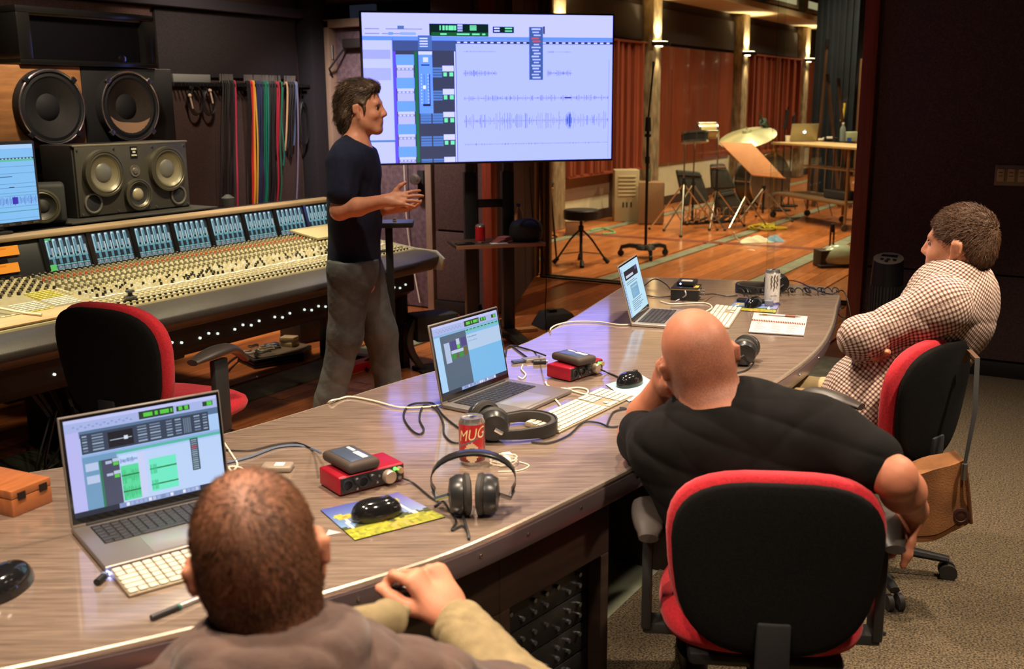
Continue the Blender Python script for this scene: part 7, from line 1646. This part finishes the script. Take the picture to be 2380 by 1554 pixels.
B().cyl((0, 0, .13), (0, 0, z1), .016, n=12).build('lower_tube', BLK, t); B().cyl((0, 0, z1 - .02), (0, 0, z1 + .12), .034, .028, n=14).build('clutch', BLK, t); B().cyl((0, 0, z1 - .35), (0, 0, z1 - .28), .026, n=12).build('collar', BLK, t); B().cyl((0, 0, z1 - .08), (0, 0, z1 - .05), .035, n=12).build('collar', BLK, t)
B().cyl(V((0, 0, z1 + .1)), dx + HZ * z2, .010, n=10).build('boom', BLK, t); B().cyl((-.05, 0, z1 + .12), (.04, 0, z1 + .12), .007, n=8).build('t_handle', BLK, t); B().cyl(dx + HZ * (z2 - .02), dx + HZ * (z2 + .03), .016, n=10).build('thread_end', STEEL, t)
# boxes by the wall
b0 = az(1456, 515, 0); zt = Lp(1450, 395, b0).z
t = thing('louvred_cabinet', 'beige cabinet with horizontal louvres against the far wall', 'cabinet', (b0.x, b0.y, 0), R(-58))
B().box2((-.17, 0, 0), (.17, .30, zt)).build('case', mat('beige_metal', srgb(176, 160, 128), .5), t, bev=.01)
for k in range(6): B().box2((-.12, -.014, zt * .50 + k * zt * .072), (.12, .002, zt * .53 + k * zt * .072)).build('louvre', mat('louvre', srgb(200, 186, 150), .5), t, bev=.002)
for x in (-.06, -.01, .05): B().box2((x, -.006, zt * .28), (x + .02, .002, zt * .38)).build('slot', BLKM, t)
b0 = az(1512, 522, 0); zt = Lp(1510, 424, b0).z
t = thing('speaker_cabinet', 'brown speckled speaker cabinet beside the louvred cabinet', 'speaker', (b0.x, b0.y, 0), R(-66))
B().box2((-.17, 0, .01), (.17, .34, zt)).build('case', mat('brown_carpet_case', srgb(140, 108, 78), .95, var=.4, vscale=120), t, bev=.01); B().box2((.168, .02, .03), (.176, .32, zt - .02)).build('grille', BLKM, t)
for x in (-.13, .13): B().cyl((x, .05, 0), (x, .05, .012), .02, n=8).build('foot', RUB, t)
g_ = V((b0.x + .12, b0.y + .1, zt)); t = thing('drinking_glass', 'tall clear glass on the brown speaker cabinet', 'glass', (g_.x, g_.y, zt + .002)); B().lathe([(.03, 0), (.032, .004), (.038, .17), (.035, .17), (.030, .01), (0, .01)], n=18).build('tumbler', mat('tumbler', srgb(150, 170, 140), .1, trans=.7), t)
b0 = az(1335, 545, 0); t = thing('cardboard_box', 'small brown box behind the drum stool', 'box', (b0.x, b0.y, 0), R(-60)); B().box2((-.11, -.08, 0), (.11, .10, .17)).build('body', mat('brown_card', srgb(150, 104, 76), .8), t, bev=.003); B().box2((-.115, -.085, .17), (.115, .105, .185)).build('lid', mat('cream_lid', srgb(206, 190, 150), .6), t, bev=.003)
cable('green_cable', 'pale green cable lying on the wood floor behind the drum stool', [az(1372, 535, .008), az(1400, 530, .008), az(1430, 540, .008), az(1400, 543, .008)], .012, mat('cable_palegreen', srgb(120, 176, 130), .5))
# drum kit: stands, cymbal, toms, bass drum
def tripod(px, py, top, lab, rleg=.34, hleg=.42, rz=0, name='cymbal_stand'):
    b0 = az(px, py, 0); zt = Lp(top[0], top[1], b0).z; t = thing(name, lab, 'stand', (b0.x, b0.y, 0), rz, 'drum hardware stands')
    B().cyl((0, 0, .10), (0, 0, zt * .62), .016, n=10).build('lower_tube', BLK, t); B().cyl((0, 0, zt * .6), (0, 0, zt), .010, n=10).build('upper_tube', CHR2, t); B().cyl((0, 0, hleg - .03), (0, 0, hleg + .03), .026, n=10).build('collar', BLK, t)
    for k in range(3):
        a = R(120 * k); d = V((math.cos(a), math.sin(a), 0)); lg = B().cyl(HZ * hleg, d * rleg + HZ * .014, .011, n=8).build('leg', CHR2, t); B().cyl(d * .16 + HZ * (hleg * .52), HZ * .12, .006, n=6).build('brace', CHR2, lg); B().ell(d * rleg + HZ * .018, (.022, .022, .018), n=10, m=6).build('rubber_foot', RUB, lg)
    return t, b0, zt
t1, p1, z1 = tripod(1586, 540, (1586, 335), 'drum stand left of the drum kit with splayed chrome legs', .50, .62, R(200))
t2, p2, z2 = tripod(1608, 532, (1608, 330), 'second drum stand carrying the black-rimmed snare drum', .45, .58, R(150))
t3, p3, z3 = tripod(1662, 528, (1662, 300), 'tall stand carrying the cream tom drum', .40, .50, R(70))
_p4 = p3 - V(_h) * .55
t4, p4, z4 = tripod(1772, 512, (1772, 410), 'low stand under the tilted tan music desk', .42, .45, R(30))
def drum(name, lab, c, axis, r, h, shell, tilt_rings=True):
    t = thing(name, lab, 'drum', (0, 0, 0), 0, 'drums of the kit'); a = V(axis).normalized()
    B().lathe([(r, -h / 2), (r, h / 2)], c, a, 28).build('shell', shell, t)
    for s_ in (-1, 1):
        B().lathe([(0, s_ * (h / 2 + .004)), (r * .96, s_ * (h / 2 + .004)), (r * .985, s_ * h / 2)], c, a, 28).build('drum_head', mat('drum_head', srgb(196, 190, 170), .5), t); B().lathe([(r * .98, s_ * (h / 2 - .012)), (r * 1.05, s_ * (h / 2 - .012)), (r * 1.05, s_ * (h / 2 + .014)), (r * .98, s_ * (h / 2 + .014))], c, a, 28).build('hoop', CHR2, t)
    x, y, z = frame(a)
    for k in range(6): d = x * math.cos(R(60 * k)) + y * math.sin(R(60 * k)); B().cyl(c + d * (r + .008) - a * (h / 2), c + d * (r + .008) + a * (h / 2), .007, n=6).build('lug', CHR2, t)
    return t
drum('snare_drum', 'shallow black snare drum on a stand at the left of the kit', V((p2.x, p2.y, z2 + .06)), (.1, .1, 1), .17, .11, mat('snare_black', (.02, .02, .02), .35))
c3 = Lp(1640, 303, p3); drum('tom_drum', 'cream tom drum mounted high on its side', V((c3.x, c3.y, c3.z)), V(_r0) + V(_h) * .25, .105, .24, mat('tom_cream', srgb(196, 180, 130), .35, coat=.4))
pb_ = az(1768, 482, 0); drum('bass_drum', 'dark bass drum standing behind the music desk', V((pb_.x, pb_.y, .425)), V(_h) * -1 + V(_r0) * .6, .40, .36, mat('bass_green', srgb(30, 36, 32), .25, coat=.5))
c = Lp(1738, 318, p3); cyt = thing('cymbal', 'very large pale cymbal tilted above the drum kit', 'cymbal', (0, 0, 0)); axn = (HZ * .90 - V(_h) * .26 - V(_r0) * .22).normalized()
B().lathe([(0, .10), (.05, .10), (.07, .07), (.20, .045), (.37, -.01), (.365, -.014), (.07, .055), (0, .08)], c, axn, 40).build('disc', mat('cymbal_pale', srgb(190, 188, 150), .32, .55, var=.15, vscale=5), cyt); B().cyl(c + axn * .09, c + axn * .14, .012, n=8).build('wing_nut', CHROME, cyt)
bz = az(1752, 512, 0); t = thing('cymbal_stand', 'stand holding the very large pale cymbal', 'stand', (c.x, c.y, 0), 0, 'drum hardware stands'); B().cyl((0, 0, .05), V((0, 0, c.z - .02)), .012, n=10).build('lower_tube', CHR2, t)
for k in range(3): a = R(120 * k + 40); B().cyl(HZ * .4, V((.3 * math.cos(a), .3 * math.sin(a), .012)), .010, n=8).build('leg', CHR2, t)
# tan music desk
p4b = p3 - V(_h) * .7
q = [Lp(1672, 330, p4b), Lp(1748, 332, p4b), Lp(1812, 411, p4b), Lp(1738, 404, p4b)]
n_ = (q[1] - q[0]).cross(q[3] - q[0]).normalized() * .014
t = thing('music_desk', 'wide tilted tan wooden music desk in front of the drum kit', 'music stand', (0, 0, 0)); q[2] += V(_h) * -.25; q[3] += V(_h) * -.25
n_ = (q[1] - q[0]).cross(q[3] - q[0]).normalized() * .014
B().hexa(q, [v + n_ for v in q]).build('board', mat('tan_board', srgb(190, 124, 74), .6, var=.12, vscale=5), t, bev=.003); lp = (q[2] - q[3]); up_ = V(_h) * -.05
B().hexa([q[3], q[2], q[2] + up_, q[3] + up_], [v + HZ * .012 for v in (q[3], q[2], q[2] + up_, q[3] + up_)]).build('ledge', MATS['tan_board'], t)
# gig bags and monitor wedge in front of the kit
GIG = mat('gig_bag', srgb(52, 54, 50), .85, var=.25, vscale=20)
def wedge(lab, pxs, base, dpt, name='gig_bag'):
    q = [Lp(x, y, base) for x, y in pxs]; d_ = V(_h) * dpt; t = thing(name, lab, 'bag', (0, 0, 0), 0, 'dark bags by the drum kit')
    B().hexa(q, [v + d_ for v in q]).build('shell', GIG, t, bev=.03, seg=3); a, b2 = q[0].lerp(q[1], .5), q[3].lerp(q[2], .5)
    B().tube([q[0].lerp(q[3], .12) - V(_h) * .012, q[1].lerp(q[2], .12) - V(_h) * .012], .008).build('zip', mat('zip_red', srgb(150, 70, 50), .6) if 'upright' in lab else BLKM, t)
    return t
pw = az(1620, 500, 0); wedge('dark grey gig bag leaning at the left of the kit', [(1572, 395), (1628, 400), (1652, 470), (1590, 480)], pw, .14)
pw2 = az(1690, 500, 0); wedge('dark upright gig bag with a red zip beside the music desk', [(1652, 382), (1685, 380), (1712, 438), (1655, 440)], pw2, .12)
wedge('grey wedge-shaped case lying in front of the kit', [(1662, 452), (1705, 442), (1742, 496), (1680, 503)], az(1705, 500, 0), .30)
t = thing('pedal_board', 'cluster of black drum pedals on the floor under the kit', 'pedals', (0, 0, 0)); pp = az(1660, 520, 0)
for k in range(5):
    c_ = V((pp.x + .13 * k - .2, pp.y - .10 * k + .25, 0)); M_ = rotz(R(-40 + 9 * k)); pdl = B().box(c_ + HZ * .012, (.24, .11, .024), M_).build('base_plate', BLK, t, bev=.004); B().box(c_ + HZ * .055 + M_ @ V((-.01, 0, 0)), (.22, .08, .010), M_ @ roty(R(-14))).build('footboard', mat('pedal_dark', (.04, .04, .04), .35, .6), pdl); B().tube([c_ + M_ @ V((.09, -.05, .02)), c_ + M_ @ V((.09, -.05, .20)), c_ + M_ @ V((.09, .05, .20)), c_ + M_ @ V((.09, .05, .02))], .009).build('hoop', CHR2, pdl)
# rolling work table with laptop
A, D_ = az(1796, 505, 0), az(1962, 538, 0); zt = Lp(1796, 330, A).z
t = thing('rolling_table', 'metal-framed rolling table carrying a silver laptop', 'table', A, 0); e1 = (D_ - A); e1.z = 0; L_ = e1.length; e1.normalize(); e2 = V((-e1.y, e1.x, 0)) * (1 if V((-e1.y, e1.x, 0)).dot(_h) > 0 else -1)
def TT(a, b, z): return e1 * a + e2 * b + HZ * z
PIPE = mat('pipe_brown', srgb(150, 116, 82), .35, .6)
B().hexa([TT(-.06, -.05, zt - .03), TT(L_ + .4, -.05, zt - .03), TT(L_ + .4, .62, zt - .03), TT(-.06, .62, zt - .03)], [TT(-.06, -.05, zt), TT(L_ + .4, -.05, zt), TT(L_ + .4, .62, zt), TT(-.06, .62, zt)]).build('top', mat('table_top', srgb(190, 160, 110), .45, var=.1), t, bev=.004)
for a, b in ((0, 0), (L_, 0), (0, .55), (L_, .55), (L_ * .5, .55)):
    lg = B().cyl(TT(a, b, .10), TT(a, b, zt - .03), .019, n=10).build('leg', PIPE, t); B().cyl(TT(a - .012, b, .045), TT(a + .016, b, .045), .045, n=16).build('caster', RUB, lg)
zs = .34
for b in (0, .55): B().cyl(TT(0, b, zs), TT(L_, b, zs), .016, n=8).build('rail', PIPE, t)
B().hexa([TT(0, 0, zs), TT(L_, 0, zs), TT(L_, .55, zs), TT(0, .55, zs)], [TT(0, 0, zs + .02), TT(L_, 0, zs + .02), TT(L_, .55, zs + .02), TT(0, .55, zs + .02)]).build('lower_shelf', mat('table_shelf', srgb(130, 108, 84), .5), t)
B().hexa([TT(.1, .3, zs + .38), TT(L_, .3, zs + .38), TT(L_, .55, zs + .38), TT(.1, .55, zs + .38)], [TT(.1, .3, zs + .40), TT(L_, .3, zs + .40), TT(L_, .55, zs + .40), TT(.1, .55, zs + .40)]).build('middle_shelf', mat('table_shelf2', srgb(190, 180, 150), .5), t)
for k in range(9): B().cyl(TT(.12 + k * L_ / 9.5, .5, zs + .02), TT(.12 + k * L_ / 9.5, .5, zt - .03), .012, n=8).build('rack_rod', CHR2, t)
for k in range(5): B().cyl(TT(.25 + k * L_ / 6, -.02, zs - .02), TT(.25 + k * L_ / 6 + .08, -.02, .0 + .17), .006, n=6).build('hanging_rod', BLK, t)
def on_tab(px, py): return Lp(px, py, A + e2 * .25)
def place(name, lab, cat, px, group=None): 
    p = ray(px, 322); d = p.copy(); tt_ = ((A + e2 * .25) - CAM).dot(_h) / d.dot(_h); w_ = CAM + d * tt_; return thing(name, lab, cat, (w_.x, w_.y, A.z + zt + .001), R(-58), group)
t = place('laptop', 'open silver laptop seen from behind on the rolling table', 'laptop', 1866)
B().box2((-.19, -.02, 0), (.19, .24, .014)).build('base', ALU, t, bev=.003); lid = B().hexa([V((-.19, -.02, .014)), V((.19, -.02, .014)), V((.19, -.03, .014)), V((-.19, -.03, .014))], [V((-.19, -.085, .25)), V((.19, -.085, .25)), V((.19, -.095, .25)), V((-.19, -.095, .25))]).build('lid', mat('lid_silver', srgb(170, 164, 136), .35, .5), t, bev=.003)
lo_ = [(0.0, -.020), (.014, -.017), (.021, -.004), (.021, .008), (.014, .018), (.004, .015), (-.004, .015), (-.014, .018), (-.021, .008), (-.021, -.004), (-.014, -.017)]
B().prism(lo_, 0, .003, rotx(R(90 - 15)), (0.0, -.066, .135)).prism([(0, .0), (.006, .004), (.009, .013), (.003, .009)], 0, .003, rotx(R(75)), (0, -.0715, .156)).build('lit_logo', mat('lit_logo', (.8, .9, 1), .3, emit=(.7, .9, 1.0), estr=4), lid)
t = place('water_bottle', 'clear plastic water bottle at the right end of the rolling table', 'bottle', 1958); B().lathe([(.038, 0), (.040, .01), (.040, .16), (.034, .19), (.015, .225), (.015, .24)], n=18).build('bottle_body', mat('bottle_blueish', srgb(180, 200, 200), .1, trans=.6), t); B().lathe([(.017, .238), (.017, .258), (0, .26)], n=14).build('cap', WHT, t)
t = place('paper_cup', 'small white cup left of the silver laptop', 'cup', 1832); B().lathe([(.034, 0), (.045, .085), (.042, .085), (.032, .004), (0, .004)], n=18).build('cup_wall', WHT, t)
t = place('supply_box', 'pale green box at the right end of the rolling table', 'box', 1976); B().box2((-.07, -.05, 0), (.10, .08, .13)).build('carton', mat('pale_green_box', srgb(176, 186, 150), .6), t, bev=.004); B().box2((-.06, -.056, .0), (.0, -.05, .05)).build('blue_label', mat('blue_label', srgb(40, 90, 190), .4), t)
t = place('tool_heap', 'heap of small pale tools on the rolling table beside the laptop', 'tools', 1926)
for k in range(7): r_ = random.Random(k); B().box((r_.uniform(-.12, .12), r_.uniform(-.06, .08), .02 + .006 * k), (.09, .03, .03), rotz(r_.uniform(0, 3))).build('tool', WHT if k % 2 else BLKM, t, bev=.006)
p = TT(L_ * .72, .25, zs + .02) + A; tag(B().box(p + HZ * .06, (.50, .22, .11), rotz(math.atan2(e1.y, e1.x))).build('keyboard_case', mat('case_dark', (.02, .021, .024), .6), None, bev=.02, seg=3), 'dark soft case lying on the lower shelf of the rolling table', 'case')
p = TT(L_ * .97, .28, zs + .02) + A; t = thing('wooden_stool', 'small box stool with a white cushion on the rolling table shelf', 'stool', (p.x, p.y, p.z), R(-50)); B().box2((-.06, -.06, .002), (.06, .06, .22)).build('box_body', mat('tan_ply', srgb(180, 144, 88), .6), t, bev=.003); B().box2((-.015, -.063, .06), (.015, -.058, .15)).build('slot', BLKM, t); B().box2((-.12, -.10, .22), (.14, .10, .26)).build('cushion', WHT, t, bev=.015, seg=3)
# microphones and tall stands at the back
for i, (px, py, ty, lab) in enumerate(((1815, 488, 255, 'thin stand with a dark microphone left of the silver laptop'), (1832, 478, 270, 'thin microphone stand right behind the laptop lid'), (1945, 470, 240, 'thin stand with a yellow tip behind the water bottle'))):
    b0 = az(px, py, 0); zt_ = Lp(px, ty, b0).z; t = thing('microphone_stand', lab, 'microphone stand', (b0.x, b0.y, 0), 0, 'microphone stands at the back'); B().cyl((0, 0, .02), (0, 0, zt_), .011, n=8).build('tube', BLK, t); B().lathe([(.15, 0), (.15, .012), (.02, .03), (0, .03)], n=18).build('round_base', BLK, t)
    B().cyl((0, 0, zt_ - .28), (.03, -.02, zt_), .030, .022, n=12).build('microphone', BLKM if i < 2 else mat('yellow_tip', srgb(220, 200, 70), .4), t); B().cyl((.03, -.02, zt_), (.035, -.025, zt_ + .05), .014, n=10).build('tip', CHROME, t)
p = Lp(1778, 282, p3) + V(_h) * .12; tag(B().cyl(p, p + V(_h) * .1 + HZ * -.10 + V(_r0) * .1, .055, .035, n=14).cyl(p, p + HZ * .10 - V(_r0) * .05, .012, n=8).build('overhead_microphone', mat('mic_green', srgb(36, 52, 44), .4)), 'dark green microphone above the large cymbal', 'microphone')
for i, (xa, ya, xb, yb, lab) in enumerate(((1905, 310, 1922, 110, 'tall leaning wooden pole at the far right of the live room'), (1938, 330, 1925, 190, 'second wooden pole leaning the other way at the far right'), (1962, 330, 1950, 200, 'third wooden pole beside the glass edge'))):
    b0 = V((16.5, 4.35 - i * .28, 0)); a = Lp(xa, ya, b0); b2 = Lp(xb, yb, b0); d = (b2 - a); a = a - d * (a.z / d.z) if abs(d.z) > .1 else a
    t = thing('wooden_pole', lab, 'pole', (0, 0, 0), 0, 'wooden poles at the back'); B().cyl(a + HZ * .004, b2, .035, .022, n=10).build('shaft', mat('pole_wood', srgb(92, 64, 46), .5, var=.2, vscale=6), t); B().cyl(b2, b2 + (b2 - a).normalized() * .12, .028, n=10).build('head', BLK, t)
b0 = V((17.2, 4.6, 0)); t = thing('reflection', 'dark blue sheet standing in for glass reflections at the far right of the live room', 'reflection', (0, 0, 0)); A_, B2 = Lp(1885, 300, V((17.5, 5.0, 0))), Lp(1985, 300, V((17.5, 3.9, 0)))  # added blue sheet stands in for bluish reflections in the glass
B().grid([[V((A_.x + (B2.x - A_.x) * u, A_.y + (B2.y - A_.y) * u, z)) + V(_h) * (.06 * math.sin(u * 46)) for u in [i / 60 for i in range(61)]] for z in (.02, 1.2, 2.4, 3.6)]).build('sheet', mat('reflection_blue', srgb(26, 36, 48), .95, var=.3, vscale=4), t, ang=80)
# floor clutter behind the glass
pts = []; c = az(1788, 528, .012)
for k in range(70): a = k * .5; pts.append(c + V((.38 * math.cos(a * .9) * (.5 + .5 * math.sin(k * .31)), .26 * math.sin(a) * (.6 + .4 * math.cos(k * .2)), .002 * (k % 7))))
tag(B().tube(pts, .011, n=5).build('yellow_cable', mat('cable_yellow', srgb(214, 190, 40), .5)), 'loose coil of yellow cable on the live room floor', 'cable')
b0 = az(1775, 562, 0); t = thing('towel', 'crumpled white and blue towel on the live room floor', 'towel', (b0.x, b0.y, 0), R(-50))
for nm, off, sx, sy, m in (('white_part', -.10, .20, .09, mat('towel_white', srgb(214, 206, 180), .9)), ('blue_part', .13, .12, .07, mat('towel_blue', srgb(130, 164, 196), .9))):
    rows = [[V((off + sx * u, sy * v, .004 + .055 * (1 - u * u) * (1 - v * v) * (1 + .5 * math.sin(9 * u + 5 * v)))) for u in [i / 8 - 1 for i in range(17)]] for v in [j / 5 - 1 for j in range(11)]]; B().grid(rows).build(nm, m, t, ang=80)
B().tube([V((-.28, .02, .01)), V((-.34, .03, .06)), V((-.36, .03, .12))], .012, smooth=3).build('corner', MATS['towel_white'], t)
b0 = az(1928, 618, 0); t = thing('dustpan_stand', 'black floor box with twin rods and a plastic bag beside the glass edge', 'equipment', (b0.x, b0.y, 0), R(-50))
B().box2((-.14, -.09, 0), (.10, .09, .17)).build('box_body', mat('box_brown_black', srgb(36, 28, 24), .5), t, bev=.006); B().box2((-.16, -.14, 0), (.18, -.06, .03)).build('front_lip', BLKM, t, bev=.006)
zt_ = Lp(1932, 528, b0).z
for x in (.00, .035): B().cyl((x, .02, .17), (x, .02, zt_), .010, n=8).build('rod', mat('rod_brown', srgb(110, 84, 62), .4, .5), t)
B().cyl((.017, .02, zt_ - .05), (.017, .02, zt_ + .03), .022, n=10).build('rod_head', BLK, t)
rows = [[V((.08 + .19 * k * math.cos(a) * (1 + .12 * math.sin(4 * a)), -.02 + .13 * k * math.sin(a), z)) for a in [2 * math.pi * i / 20 for i in range(20)]] for k, z in ((.9, .035), (1.0, .08), (.85, .16), (.5, .21), (.05, .22))]
B().grid(rows, closed=True).build('plastic_bag', mat('bag_plastic', srgb(190, 200, 170), .2, bump=1.0, bscale=14), t, ang=80)
